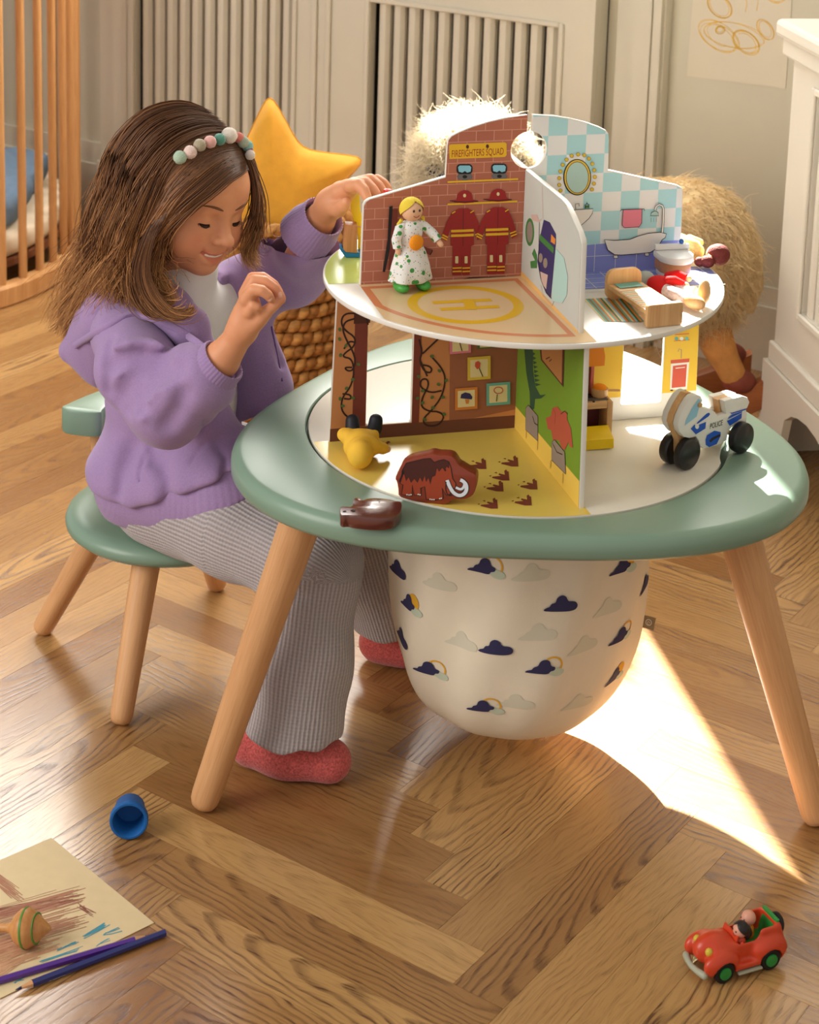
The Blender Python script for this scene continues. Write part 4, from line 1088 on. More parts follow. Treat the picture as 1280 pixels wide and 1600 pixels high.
MB().prism([(-0.0034, LZ1), (-0.2245, LZ1), (-0.2305, LZ0), (-0.0034, LZ0)], -0.003, 0.003, lambda x, y, h: (h, -x, y), rnd=0.0005).build('lower_cross_panel', LACQ, house, smooth=40)
dp = Pr(FWF); P_['grass'] = M_('print_grass_green', (112, 146, 44)); P_['straw'] = M_('print_straw_yellow', (226, 190, 84))
dp.fill([(0.0036, LZ0), (0.2318, LZ0), (0.2240, LZ1), (0.0036, LZ1)], 'grass'); dp.fill([(0.0036, LZ0), (0.2318, LZ0), (0.2305, 0.0375), (0.0036, 0.0345)], 'straw')
E_ = lambda pts: [fw(u, v) for u, v in zD(pts)]
dp.fill(E_([(95, 145), (138, 145), (140, 250), (150, 330), (175, 375), (205, 372), (180, 392), (150, 395), (145, 445), (125, 450), (122, 360), (105, 260)]), 'darkgreen')
for k in range(8): dp.fill(E_([(136 + k * 2, 160 + k * 22), (152 + k * 4, 168 + k * 22), (139 + k * 2, 178 + k * 22)]), 'darkgreen')
dp.fill(E_([(175, 148), (298, 148), (292, 335), (180, 200)]), 'brown'); dp.fill(E_([(183, 148), (288, 148), (284, 318), (187, 197)]), 'tan'); dp.line(E_([(205, 195), (225, 185), (222, 208), (235, 195)]), 0.0012, 'darkbrown')
dp.fill(E_([(205, 490), (230, 480), (238, 440), (262, 432), (280, 455), (310, 460), (312, 500), (330, 540), (340, 640), (325, 632), (318, 610), (300, 650), (285, 640), (270, 600), (240, 600), (232, 550), (215, 545)]), 'dinored')
dp.line(E_([(280, 470), (300, 455), (314, 470)]), 0.0010, 'darkbrown'); dp.line(E_([(240, 440), (255, 470), (250, 520)]), 0.0006, 'darkbrown')
for q, legs in (([(105, 440), (118, 425), (165, 480), (165, 605), (104, 548)], (((108, 550), (106, 590)), ((165, 605), (163, 650)))), ([(236, 610), (250, 598), (300, 660), (305, 770), (235, 700)], (((232, 700), (228, 740)), ((292, 765), (290, 815))))):
    dp.fill(E_(q), 'slate'); dp.line(E_(q), 0.0007, 'darkbrown', True)
    for l in legs: dp.line(E_(list(l)), 0.0012, 'olive')
dp.line(E_([(140, 480), (150, 515), (165, 525)]), 0.0012, 'darkbrown'); dp.line(E_([(240, 615), (262, 660), (290, 672)]), 0.0012, 'darkbrown')
dp.build('dinosaur_wall_print', LFP)
# ---------------------------------------------------------------- toys in the dollhouse
PINE = wood('pale_maple', (224, 184, 132), (200, 152, 98), 0, 0.45, 60, 500)
PINEZ = wood('pale_maple_upright', (222, 182, 130), (196, 148, 96), 2, 0.45, 60, 500)
SKINW = mat('doll_wood_skin', (232, 184, 146), 0.45, 0.35)
BLK = mat('black_lacquer', (24, 23, 24), 0.3, 0.5, var=0.1, vscale=60)
def floral():
    m = mat('floral_doll_cotton', (232, 232, 228), 0.85, 0.15); nt = m.node_tree; b = nt.nodes['Principled BSDF']
    tc = nt.nodes.new('ShaderNodeTexCoord'); col = None; prev = lin((232, 232, 228))
    for sc, cut_, c in ((105, 0.30, (76, 150, 76)), (300, 0.20, (120, 134, 138)), (150, 0.16, (226, 196, 120))):
        v = nt.nodes.new('ShaderNodeTexVoronoi'); v.inputs['Scale'].default_value = sc; nt.links.new(tc.outputs['Object'], v.inputs['Vector'])
        l = nt.nodes.new('ShaderNodeMath'); l.operation = 'LESS_THAN'; l.inputs[1].default_value = cut_; nt.links.new(v.outputs['Distance'], l.inputs[0])
        x = nt.nodes.new('ShaderNodeMix'); x.data_type = 'RGBA'; nt.links.new(l.outputs[0], x.inputs['Factor'])
        if col is None: x.inputs['A'].default_value = prev
        else: nt.links.new(col, x.inputs['A'])
        x.inputs['B'].default_value = lin(c); col = x.outputs['Result']
    nt.links.new(col, b.inputs['Base Color']); return m
FLORAL = floral()

# blonde doll standing by the brick wall
d1 = thing('doll', 'blonde doll in a green floral dress with green shoes standing by the brick wall', 'doll', (-0.1335, -0.0655, UZ + 0.0004), math.radians(-62), 'small dolls on the dollhouse')
dress = [(0.0, 0.012), (0.0215, 0.0115), (0.0235, 0.013), (0.0205, 0.030), (0.0165, 0.045), (0.0118, 0.0545), (0.0112, 0.058), (0.0122, 0.066), (0.0128, 0.074), (0.009, 0.081), (0.0045, 0.083), (0.0, 0.083)]
mb = MB(); vs = []; fs = []; n = 48
for r, z in dress:
    for j in range(n):
        a = 2 * PI * j / n; k = 1 + 0.05 * math.sin(7 * a) * max(0, (0.055 - z) / 0.045); vs.append((r * 0.86 * k * math.cos(a), r * 1.12 * k * math.sin(a), z))
for i in range(len(dress) - 1):
    for j in range(n): fs.append((i * n + j, i * n + (j + 1) % n, (i + 1) * n + (j + 1) % n, (i + 1) * n + j))
mb.add(vs, fs).build('dress', FLORAL, d1, smooth=60)
hd = MB().ball((0, 0, 0.0945), (0.0128, 0.0125, 0.0132)).build('head', SKINW, d1, smooth=180)
hs = MB()
def cap_hair(mb, c, r, fx):
    vs = []; fs = []; n = 28; m = 14
    for i in range(m + 1):
        for j in range(n):
            b = 2 * PI * j / n; lim = 0.62 + 1.85 * (0.5 - 0.5 * math.cos(b)) ** 0.55; a = lim * i / m
            vs.append((c[0] + r * math.sin(a) * math.cos(b), c[1] + r * math.sin(a) * math.sin(b), c[2] + r * math.cos(a)))
    for i in range(m):
        for j in range(n): fs.append((i * n + j, (i + 1) * n + j, (i + 1) * n + (j + 1) % n, i * n + (j + 1) % n))
    mb.add(vs, fs)
cap_hair(hs, (-0.0006, 0, 0.0952), 0.0142, 0)
HAIRY = mat('doll_yellow_wool', (232, 204, 70), 0.8, 0.2, bump=0.3, bscale=900)
hr = hs.build('hair', HAIRY, d1, smooth=60)
for sy in (-1, 1):
    MB().tube([(0.002, sy * 0.0135, 0.085), (-0.001, sy * 0.0165, 0.079), (0.0015, sy * 0.0185, 0.072), (0.0005, sy * 0.0215, 0.0655)], [0.0022, 0.0018, 0.0013, 0.0006], 8).build('pigtail', HAIRY, d1, smooth=60)
    MB().ball((0.0123, sy * 0.0038, 0.0965), (0.0009, 0.0012, 0.0017), 10, 8).build('eye', BLK, hd, smooth=180)
MB().tube([(0.0118, -0.0036, 0.0905), (0.0126, -0.0018, 0.0893), (0.0128, 0, 0.0888), (0.0126, 0.0018, 0.0893), (0.0118, 0.0036, 0.0905)], 0.0004, 6).build('mouth', mat('doll_mouth_red', (160, 60, 50), 0.5), hd, smooth=60)
MB().ball((0.0135, 0, 0.0595), (0.0042, 0.0092, 0.0092), 12, 8).build('flower_belt', mat('orange_felt_flower', (240, 150, 30), 0.9, bump=0.4, bscale=700), d1, smooth=60)
for sy, el, hnd in ((-1, (0.003, -0.0205, 0.062), (0.005, -0.0185, 0.048)), (1, (0.008, 0.024, 0.066), (0.016, 0.030, 0.055))):
    ar = MB().tube([(0, sy * 0.0095, 0.0785), (0.001, sy * 0.0155, 0.0745), el, tuple(el[i] * .35 + hnd[i] * .65 for i in range(3))], [0.0042, 0.0056, 0.0056, 0.0052], 12).build('sleeve', FLORAL, d1, smooth=60)
    q = Vector(hnd) + (Vector(hnd) - Vector(el)) * 0.25
    MB().tube([tuple(el[i] * .3 + hnd[i] * .7 for i in range(3)), hnd, q], [0.003, 0.0034, 0.003], 10, round_end=(False, True)).build('hand', SKINW, d1, smooth=60)
    MB().ball((0.007 if sy > 0 else 0.005, sy * 0.0135, 0.0062), (0.0135, 0.0082, 0.0062), 16, 10).build('shoe', mat('green_painted_shoe', (70, 158, 66), 0.4, 0.4), d1, smooth=180)
    MB().tube([(0, sy * 0.0105, 0.008), (0, sy * 0.009, 0.0145)], 0.0035, 10).build('leg', SKINW, d1, smooth=60)

# bed on the upper floor
bA = np.array([0.070, -0.087]); bB = np.array([0.126, -0.177]); bW = np.array([0.167 - 0.126, -0.161 + 0.177])
ang = math.atan2(bW[1], bW[0]); W_ = float(np.hypot(*bW)); Lb = 0.104
bed = thing('toy_bed', 'small wooden toy bed with striped bedding on the upper floor', 'toy bed', (0.1262, -0.1770, UZ + 0.0003), ang, 'toy furniture in the dollhouse')
def headboard(y0, y1, h, r): return MB().prism(rrect(0.0, 0.0, W_, h, r), y0, y1, lambda x, y, hh: (x, hh, y), rnd=0.0008)
headboard(0.0, 0.0065, 0.0265, 0.003).build('foot_board', PINEZ, bed, smooth=40)
headboard(Lb - 0.0065, Lb, 0.036, 0.010).build('head_board', PINEZ, bed, smooth=40)
MB().box((0.001, 0.0066, 0.014), (W_ - 0.001, Lb - 0.0066, 0.0195), 0.0008).build('bed_base', PINE, bed)
stp = Pr(lambda x, y, h: (x, y, 0.0196 + h)); P_['sheet'] = M_('print_sheet_cream', (236, 212, 172), 0.8)
stp.fill([(0.003, 0.008), (W_ - 0.003, 0.008), (W_ - 0.003, 0.074), (0.003, 0.074)], 'sheet')
for i in range(11): stp.line([(0.003, 0.011 + i * 0.0058), (W_ - 0.003, 0.011 + i * 0.0058)], 0.0014, 'turq' if i % 2 else 'orange')
stp.fill([(0.007, 0.079), (W_ - 0.007, 0.079), (W_ - 0.007, 0.095), (0.007, 0.095)], 'turq')
stp.build('striped_sheet', bed)

# wash stand by the bathroom wall
ws = thing('toy_washstand', 'white toy washbasin with a wooden front and blue tap by the tiled wall', 'toy washbasin', (0.181, 0.006, UZ + 0.0003), HA - 0.05, 'toy furniture in the dollhouse')
half = [(-0.0215, 0.020), (-0.0215, 0.004)] + [(0.0215 * math.cos(a), 0.004 + 0.024 * math.sin(a)) for a in np.linspace(PI, 2 * PI, 18)] + [(0.0215, 0.020)]
sc_ = lambda k: [(x * k, 0.02 + (y - 0.02) * k) for x, y in half]
MB().prism(sc_(0.80), 0.0, 0.007, rnd=0.001).build('foot', mat('white_toy_paint', (232, 232, 232), 0.35, 0.45), ws, smooth=40)
MB().prism(sc_(0.90), 0.0072, 0.0205, rnd=0.001).build('body', wood('walnut_band', (206, 150, 110), (184, 124, 84), 0, 0.4), ws, smooth=40)
MB().prism(half, 0.0207, 0.0295, rnd=0.0022).build('basin', mat('white_toy_paint', (232, 232, 232), 0.35, 0.45), ws, smooth=40)
MB().prism([(x * 0.98, y) for x, y in [(-0.0215, 0.0205), (-0.0215, 0.0150), (0.0215, 0.0150), (0.0215, 0.0205)]], 0.0296, 0.0365, rnd=0.0012).build('back_rest', mat('white_toy_paint', (232, 232, 232), 0.35, 0.45), ws, smooth=40)
MB().ball((0.012, 0.0178, 0.0390), (0.0030, 0.0030, 0.0034), 12, 8).build('tap', mat('blue_knob', (30, 100, 190), 0.35, 0.5), ws, smooth=180)

# doll in red lying beside the bed
d2 = thing('doll', 'doll in a red jumper lying on its back between the toy bed and the washbasin', 'doll', (0.158, -0.066, UZ + 0.0004), math.radians(-46), 'small dolls on the dollhouse')
RED = mat('red_doll_jumper', (206, 40, 40), 0.85, 0.15, bump=0.2, bscale=700)
MB().ball((-0.004, 0, 0.0125), (0.0185, 0.0130, 0.0112), 20, 12).build('jumper', RED, d2, smooth=180)
MB().ball((-0.030, 0.004, 0.0115), (0.0115, 0.0108, 0.0110), 18, 12).build('head', mat('grey_doll_hat', (176, 184, 178), 0.8, bump=0.2, bscale=500), d2, smooth=180)
for a, b, c in (((-0.008, 0.010, 0.019), (0.004, 0.020, 0.024), (0.014, 0.022, 0.022)), ((0.002, -0.004, 0.020), (0.012, 0.004, 0.022), (0.020, 0.010, 0.018))):
    MB().tube([a, b, c], [0.0058, 0.0052, 0.0042], 12, round_end=(True, False)).build('sleeve', RED, d2, smooth=60)
    MB().ball(Vector(c) + (Vector(c) - Vector(b)).normalized() * 0.0035, 0.0038, 10, 8).build('hand', SKINW, d2, smooth=180)
TRS = mat('patterned_doll_trousers', (226, 206, 202), 0.85, var=0.25, vscale=260)
for sy, ft in ((1, (0.050, 0.010, 0.0165)), (-1, (0.052, -0.010, 0.0095))):
    MB().tube([(0.008, sy * 0.006, 0.011), (0.030, sy * 0.008, 0.011), (ft[0] - 0.012, ft[1], ft[2] * .8)], [0.0078, 0.0072, 0.0070], 12).build('trouser_leg', TRS, d2, smooth=60)
    MB().ball(ft, (0.0065, 0.0085, 0.0150) if sy > 0 else (0.0150, 0.0080, 0.0085), 14, 10).build('foot', PINEZ, d2, smooth=180)

# yellow doll with brown hair lying at the disc's edge
d3 = thing('doll', 'brown-haired doll in pale yellow lying over the edge behind the washbasin', 'doll', (0.207, 0.075, UZ + 0.0004), math.radians(-28), 'small dolls on the dollhouse')
PYE = mat('pale_yellow_doll_cloth', (236, 214, 140), 0.85, 0.15, var=0.15, vscale=200)
MB().tube([(-0.032, 0, 0.022), (-0.012, 0, 0.017), (0.008, 0, 0.0135), (0.018, 0, 0.012)], [0.014, 0.0145, 0.0128, 0.009], 16, round_end=(True, True)).build('body', PYE, d3, smooth=60)
MB().tube([(-0.008, -0.010, 0.019), (0.010, -0.014, 0.012)], [0.0058, 0.0048], 12, round_end=(True, True)).build('sleeve', PYE, d3, smooth=60)
MB().tube([(-0.01, 0.010, 0.025), (0.012, 0.014, 0.020)], [0.0058, 0.0048], 12, round_end=(True, True)).build('sleeve', PYE, d3, smooth=60)
MB().ball((0.034, 0, 0.0135), (0.0128, 0.0118, 0.0125), 18, 12).build('head', SKINW, d3, smooth=180)
HB = mat('doll_brown_wool', (112, 44, 34), 0.8, bump=0.6, bscale=500)
hm = MB().ball((0.037, -0.001, 0.0145), (0.0140, 0.0135, 0.0132), 20, 12)
hb = hm.build('hair', HB, d3, smooth=180)
for c, r in (((0.029, -0.017, 0.0085), (0.009, 0.0085, 0.0075)), ((0.020, -0.019, 0.0072), (0.007, 0.006, 0.006))): MB().ball(c, r, 14, 10).build('hair_bunch', HB, d3, smooth=180)
MB().tube([(0.0275, -0.0115, 0.015), (0.033, -0.0155, 0.014)], 0.0018, 8).build('hair_tie', mat('orange_tie', (230, 150, 60), 0.7), hb, smooth=60)

# rocking seat behind the brick wall
sw = thing('toy_swing_chair', 'yellow and blue wooden toy seat on the lawn corner behind the brick wall', 'toy chair', (-0.2060, 0.058, UZ + 0.0003), math.radians(6), 'toy furniture in the dollhouse')
BLU = mat('blue_toy_paint', (20, 104, 150), 0.35, 0.45); YLW = mat('yellow_toy_paint', (240, 204, 30), 0.35, 0.45)
MB().prism([(-0.013, 0.010), (-0.0135, 0.013), (-0.011, 0.014), (-0.006, 0.007), (0.016, 0.006), (0.016, 0.0005), (-0.006, 0.0005)], -0.012, 0.004, lambda x, y, h: (x, h, y), rnd=0.0006).build('base', BLU, sw, smooth=40)
MB().prism([(-0.0095, 0.0115), (-0.0060, 0.0075), (0.0075, 0.0065), (0.0070, 0.0405), (-0.0075, 0.0415)], -0.013, 0.005, lambda x, y, h: (x, h, y), rnd=0.0007).build('block', wood('toy_block_oak', (188, 130, 84), (150, 92, 56), 2, 0.45), sw, smooth=40)
wav = [(0.000, 0.076), (0.0105, 0.076), (0.0110, 0.060), (0.0125, 0.050), (0.0170, 0.042), (0.0190, 0.030), (0.0185, 0.0005), (0.0095, 0.0005), (0.0100, 0.018), (0.0075, 0.034), (0.0020, 0.046), (-0.0005, 0.060)]
MB().prism(smooth_poly(wav, 2), 0.0060, 0.0105, lambda x, y, h: (x, h, y), rnd=0.0005).build('wavy_side', YLW, sw, smooth=40)
MB().prism([(x + 0.0115, z * 0.52) for x, z in smooth_poly(wav, 2)], -0.0180, -0.0135, lambda x, y, h: (x, h, y), rnd=0.0005).build('wavy_side', YLW, sw, smooth=40)
for x, z in ((-0.003, 0.0680), (0.010, 0.034)):
    MB().tube([(x - 0.006, 0.0075, z), (x + 0.004, 0.0075, z)], 0.0018, 10).build('pin', PINE, sw, smooth=60)

# kitchen unit downstairs
kx, ky = 0.0710, -0.0480
kp_ = HAX * kx + HNY * ky
st_ = thing('toy_kitchen', 'wooden toy stove with orange hood, open yellow oven door and pan in the kitchen corner', 'toy stove', (kp_[0], kp_[1], 0.4107), HA, 'toy furniture in the dollhouse')
w2 = 0.0265
for x in (-w2, w2 - 0.007): MB().box((x, -0.016, 0.0), (x + 0.007, 0.016, 0.0495), 0.0008).build('side_panel', PINEZ, st_, smooth=40)
MB().box((-w2 + 0.0071, 0.010, 0.0), (w2 - 0.0071, 0.0155, 0.0415), 0.0).build('back_board', mat('oven_plum', (104, 44, 40), 0.6), st_)
MB().box((-w2 + 0.0071, -0.0155, 0.0415), (w2 - 0.0071, 0.0155, 0.0495), 0.0008).build('top_rail', PINE, st_, smooth=40)
MB().box((-w2 + 0.004, -0.010, 0.0496), (w2 - 0.004, 0.0155, 0.0508)).build('hob', mat('hob_grey', (110, 104, 100), 0.35), st_)
for x in (-0.012, 0.003):
    MB().lathe([(0.0, 0.0509), (0.0055, 0.0509), (0.0055, 0.0516), (0.0042, 0.0517), (0.0, 0.0513)], 20, c=(x, 0.003, 0)).build('hotplate', mat('hotplate_dark', (40, 38, 38), 0.3), st_, smooth=40)
for x in (-0.015, -0.006, 0.003): MB().lathe([(0.0, 0.0497), (0.0017, 0.0497), (0.0015, 0.0507), (0.0, 0.0508)], 12, c=(x, -0.0128, 0)).build('knob', BLK, st_)
MB().box((-w2, 0.0135, 0.0510), (0.010, 0.0160, 0.0930), 0.0).build('splash_back', wood('plum_wood', (168, 110, 84), (140, 84, 64), 2, 0.5), st_)
MB().box((0.0062, 0.0085, 0.0510), (0.0100, 0.0134, 0.0930), 0.0).build('hood_post', mat('pink_post', (206, 110, 96), 0.5), st_)
hood = [(-0.034, 0.0)] + [(-0.034 + 0.038 * math.sin(a) * 1.25, 0.031 * math.cos(a)) for a in np.linspace(0, PI / 2, 10)]
MB().prism([(-0.0265, 0.0932), (0.0150, 0.0932), (0.0150, 0.1060), (0.0128, 0.1155), (0.0085, 0.1215), (0.002, 0.1235), (-0.0265, 0.1235)], -0.012, 0.016, lambda x, y, h: (x, h, y), rnd=0.0008).build('hood', mat('orange_toy_paint', (238, 140, 24), 0.35, 0.45), st_, smooth=40)
MB().prism([(-0.0165, 0.0040), (-0.0165, 0.0210), (-0.0370, 0.0125), (-0.0378, 0.0008)], -w2 + 0.0008, w2 - 0.0052, lambda x, y, h: (h, x, y), rnd=0.0006).build('oven_door', mat('yellow_door_paint', (244, 206, 14), 0.35, 0.45), st_, smooth=40)
pan = thing('toy_pan', 'wooden toy saucepan with orange filling on the toy stove', 'toy pan', tuple(kp_ + HAX * 0.0150 + HNY * 0.001) [:2] + (0.4107 + 0.0512,), HA, 'toy pans on the stove')
MB().lathe([(0.0, 0.0), (0.0088, 0.0), (0.0098, 0.002), (0.0100, 0.0098), (0.0085, 0.0100), (0.0, 0.0100)], 24).build('pot', PINEZ, pan, smooth=40)
MB().ball((0, 0, 0.0104), (0.0086, 0.0086, 0.0040), 18, 8).build('filling', mat('orange_felt', (240, 150, 30), 0.8), pan, smooth=180)
MB().tube([(0.0095, -0.002, 0.007), (0.0235, -0.005, 0.007)], 0.0015, 8).build('handle', PINE, pan, smooth=60)
pn2 = thing('toy_pan', 'small plain wooden toy pot at the left of the toy stove', 'toy pan', tuple(kp_ - HAX * 0.0140 + HNY * 0.001)[:2] + (0.4107 + 0.0520,), HA, 'toy pans on the stove')
MB().lathe([(0.0, 0.0), (0.0066, 0.0), (0.0072, 0.002), (0.0074, 0.0075), (0.0062, 0.0078), (0.0060, 0.003), (0.0, 0.003)], 20).build('pot', PINEZ, pn2, smooth=40)
MB().tube([(-0.007, 0, 0.0055), (-0.012, 0, 0.0055)], 0.0013, 8).build('handle', PINE, pn2, smooth=60)

# ---------------------------------------------------------------- toys on the table
# police motorcycle, built in plies
mf = np.array([0.182, -0.1015]); mr = np.array([0.247, -0.0435]); md = (mr - mf) / np.linalg.norm(mr - mf); mang = math.atan2(md[1], md[0])
TT = 0.4103
moto = thing('toy_motorcycle', 'white wooden police motorcycle with black wheels at the right of the table', 'toy motorcycle', (mf[0], mf[1], TT), mang)
mdx = np.array([md[0], md[1], 0]); mny = np.array([-md[1], md[0], 0])
TH = 0.0125
def mp(u, v, off=-TH):
    X = on_plane(u, v, np.array([mf[0], mf[1], 0]) + mny * off, mny); return (float((X - np.array([mf[0], mf[1], 0])) @ mdx), float(X[2] - TT))
zM = Z(1010, 590, 7.111)
MQ = lambda pts: [mp(u, v) for u, v in zM(pts)]
near = MQ([(512, 205), (560, 188), (608, 208), (628, 255), (612, 300), (598, 322), (650, 335), (722, 352), (768, 385), (805, 432), (862, 412), (892, 400), (878, 330), (868, 262), (905, 248), (1075, 205), (1128, 222), (1150, 275), (1128, 330), (1112, 350), (1122, 430), (1112, 500), (1040, 500), (960, 540), (910, 610), (892, 700), (810, 745), (700, 775), (640, 788), (602, 768), (585, 700), (552, 655), (485, 675), (420, 660), (368, 600), (352, 530), (372, 440), (422, 330), (475, 245)])
WTP = mat('white_toy_lacquer', (230, 229, 224), 0.32, 0.45)
MF = lambda x, y, h: (x, h, y)
MB().prism(near, -TH, -0.0045, MF, rnd=0.0010).build('side_ply', WTP, moto, smooth=40)
MB().prism(near, 0.0045, TH, MF, rnd=0.0010).build('side_ply', WTP, moto, smooth=40)
mid = [(x + (0.0015 if y > 0.02 else 0), y) for x, y in near]
# middle ply shows its edge along the front and runs down as the fork
mid = [p for p in mid if p[1] > 0.028 or p[0] > 0.03]
fork = [(-0.0050, 0.0140), (0.0050, 0.0140), (0.0075, 0.0300)]
k0 = max(range(len(mid)), key=lambda i: -mid[i][0] - 0.0 * mid[i][1])
midp = MQ([(505, 200), (560, 190), (608, 214), (620, 255), (600, 322), (650, 345), (722, 362), (768, 395), (800, 440), (880, 420), (868, 345), (860, 272), (905, 256), (1075, 214), (1125, 228), (1140, 275), (1110, 345), (1112, 430), (1030, 560), (905, 640), (810, 738), (700, 768), (640, 780), (600, 745), (560, 690)]) + [(0.0085, 0.030), (0.0050, 0.0130), (-0.0035, 0.0110), (-0.0060, 0.0200), (-0.0072, 0.0330)] + MQ([(350, 530), (370, 440), (420, 332), (472, 248)])
MB().prism(midp, -0.0043, 0.0043, MF).build('middle_ply', PINEZ, moto, smooth=40)
for sgn in (-1, 1):
    for ax_, z_ in ((0.0, 0.0185), (0.0875, 0.0185)):
        y0 = sgn * (0.0050 if ax_ == 0 else 0.0128)
        wh = MB().lathe([(0.0, 0.0), (0.0165, 0.0), (0.0182, 0.0015), (0.0185, 0.0035), (0.0185, 0.0090), (0.0178, 0.0108), (0.0160, 0.0118), (0.0, 0.0118)], 36)
        o = wh.build('wheel', BLK, moto, smooth=40); o.location = (ax_, y0, z_); o.rotation_euler = (math.copysign(PI / 2, -sgn), 0, 0)
MB().tube([(0.0875, -0.0127, 0.0185), (0.0875, 0.0127, 0.0185)], 0.003, 10).build('axle', PINE, moto)
MB().tube([mp(*zM([(585, 300)])[0])[:1] + (-TH - 0.003,) + mp(*zM([(585, 300)])[0])[1:], mp(*zM([(585, 300)])[0])[:1] + (TH + 0.006,) + mp(*zM([(585, 300)])[0])[1:]], 0.0028, 12).build('handle_bar', PINE, moto, smooth=60)
pp = Pr(lambda x, y, h: (x, -TH - h, y)); P_['pblue'] = M_('print_police_blue', (24, 84, 190)); P_['screen'] = M_('print_windscreen_blue', (150, 200, 226))
pp.fill(MQ([(425, 535), (440, 470), (500, 350), (575, 235), (605, 250), (580, 350), (560, 430)]), 'screen')
pp.fill(MQ([(545, 528), (572, 490), (668, 400), (695, 388), (708, 405), (690, 430), (600, 492)]), 'pblue')
pp.fill(MQ([(492, 568), (535, 520), (552, 545), (590, 520), (662, 490), (655, 565), (548, 630)]), 'pblue'); pp.fill(MQ(ell(562, 540, 22, 30, 14)), 'white')
pp.fill(MQ([(655, 690), (672, 640), (755, 588), (825, 605), (822, 650), (780, 738), (695, 772), (658, 745)]), 'pblue'); pp.fill(MQ([(695, 700), (725, 668), (800, 632), (825, 628), (818, 650), (745, 690), (712, 720)]), 'black')
pp.fill(MQ([(895, 480), (1060, 392), (1055, 450), (925, 535)]), 'pblue'); pp.fill(MQ([(915, 440), (950, 408), (1065, 372), (1060, 385), (905, 460)]), 'pblue'); pp.fill(MQ([(925, 385), (950, 388), (1110, 340), (1108, 355), (945, 402)]), 'pblue')
c1 = mp(*zM([(775, 522)])[0]); e0 = mp(*zM([(706, 545)])[0]); e1 = mp(*zM([(846, 500)])[0]); ln = math.hypot(e1[0] - e0[0], e1[1] - e0[1]); dx = ((e1[0] - e0[0]) / ln, (e1[1] - e0[1]) / ln)
tv, tf = text_mesh('POLICE', 0.008); tw = max(p[0] for p in tv) - min(p[0] for p in tv)
pp.text('POLICE', c1[0], c1[1], 0.008, 'black', (dx[0] * ln / tw, dx[1] * ln / tw), (-dx[1] * 1.15, dx[0] * 1.15))
pp.build('police_markings', moto)

# mammoth block standing on the yellow floor
mam = thing('toy_mammoth', 'brown wooden mammoth block standing on the yellow floor', 'toy mammoth', (-0.098, -0.2155, TT), math.radians(-9))
mxa = np.array([math.cos(math.radians(-9)), math.sin(math.radians(-9)), 0]); mya = np.array([-mxa[1], mxa[0], 0]); mo = np.array([-0.098, -0.2155, 0])
def mq(pts, z=Z(500, 470, 4.0)):
    out = []
    for u, v in z(pts):
        X = on_plane(u, v, mo - mya * 0.009, mya); out.append((float((X - mo) @ mxa), max(0.0, float(X[2] - TT))))
    return out
MAH = mat('mammoth_brown_lacquer', (138, 58, 38), 0.28, 0.5, var=0.06, vscale=40)
ol = smooth_poly([(482, 1135), (490, 1180), (490, 1225), (560, 1248), (640, 1262), (760, 1281), (800, 1270), (830, 1240), (900, 1245), (950, 1225), (975, 1180), (980, 1110), (970, 1085), (935, 1070), (890, 1040), (868, 1030), (848, 995), (825, 972), (780, 966), (745, 968), (700, 956), (670, 968), (600, 980), (540, 1000), (508, 1028), (490, 1070), (468, 1110)], 1)
MB().prism(mq(ol), -0.009, 0.009, lambda x, y, h: (x, h, y), rnd=0.0012).build('block', MAH, mam, smooth=40)
mm = Pr(lambda x, y, h: (x, -0.009 - h, y)); P_['fur'] = M_('print_mammoth_fur', (78, 38, 32)); P_['tusk'] = M_('print_tusk', (222, 224, 232)); P_['mred'] = M_('print_mammoth_coat', (160, 66, 40))
body = [(512, 1100), (515, 1060), (540, 1015), (600, 1000), (650, 988), (690, 985), (715, 1010), (740, 1000), (775, 992), (805, 1005), (820, 1045), (830, 1110), (850, 1140), (848, 1165), (830, 1180), (812, 1210), (790, 1215), (765, 1170), (770, 1235), (720, 1245), (665, 1240), (655, 1160), (630, 1170), (632, 1215), (590, 1215), (578, 1150), (575, 1220), (510, 1210), (520, 1150), (500, 1140)]
mm.fill(mq(body), 'mred'); mm.line(mq(body), 0.0010, 'black', True)
fur = [(512, 1095), (515, 1060), (540, 1015), (600, 1000), (650, 988), (690, 985), (715, 1010), (740, 1000), (775, 992), (805, 1005), (806, 1045), (790, 1035), (780, 1060), (765, 1040), (745, 1065), (730, 1040), (720, 1090), (700, 1100), (690, 1145), (680, 1105), (665, 1130), (655, 1090), (640, 1130), (625, 1100), (610, 1135), (590, 1110), (570, 1135), (555, 1100), (540, 1125), (528, 1080)]
mm.fill(mq(fur), 'fur'); mm.line(mq(fur), 0.0006, 'black', True)
for w, c in ((0.0058, 'black'), (0.0040, 'tusk')):
    mm.line(smooth_poly(mq([(795, 1120), (815, 1170), (840, 1205), (880, 1220), (915, 1195), (918, 1150), (895, 1125), (878, 1118)]), 2, False), w, c)
    mm.line(smooth_poly(mq([(850, 1165), (880, 1180), (900, 1165), (905, 1140)]), 2, False), w * .7, c)
mm.line(smooth_poly(mq([(790, 1130), (785, 1180), (800, 1215), (825, 1215)]), 2, False), 0.0010, 'black'); mm.fill(mq(ell(783, 1058, 5, 6, 8)), 'black')
mm.line(mq([(498, 1130), (512, 1095), (522, 1060)]), 0.0018, 'black')
for x, y in ((545, 1210), (558, 1212), (570, 1210), (615, 1208), (626, 1210), (690, 1238), (702, 1240), (714, 1240), (750, 1234), (760, 1232)): mm.fill(mq(ell(x, y, 5, 4, 8)), 'white')
mm.build('mammoth_drawing', mam)

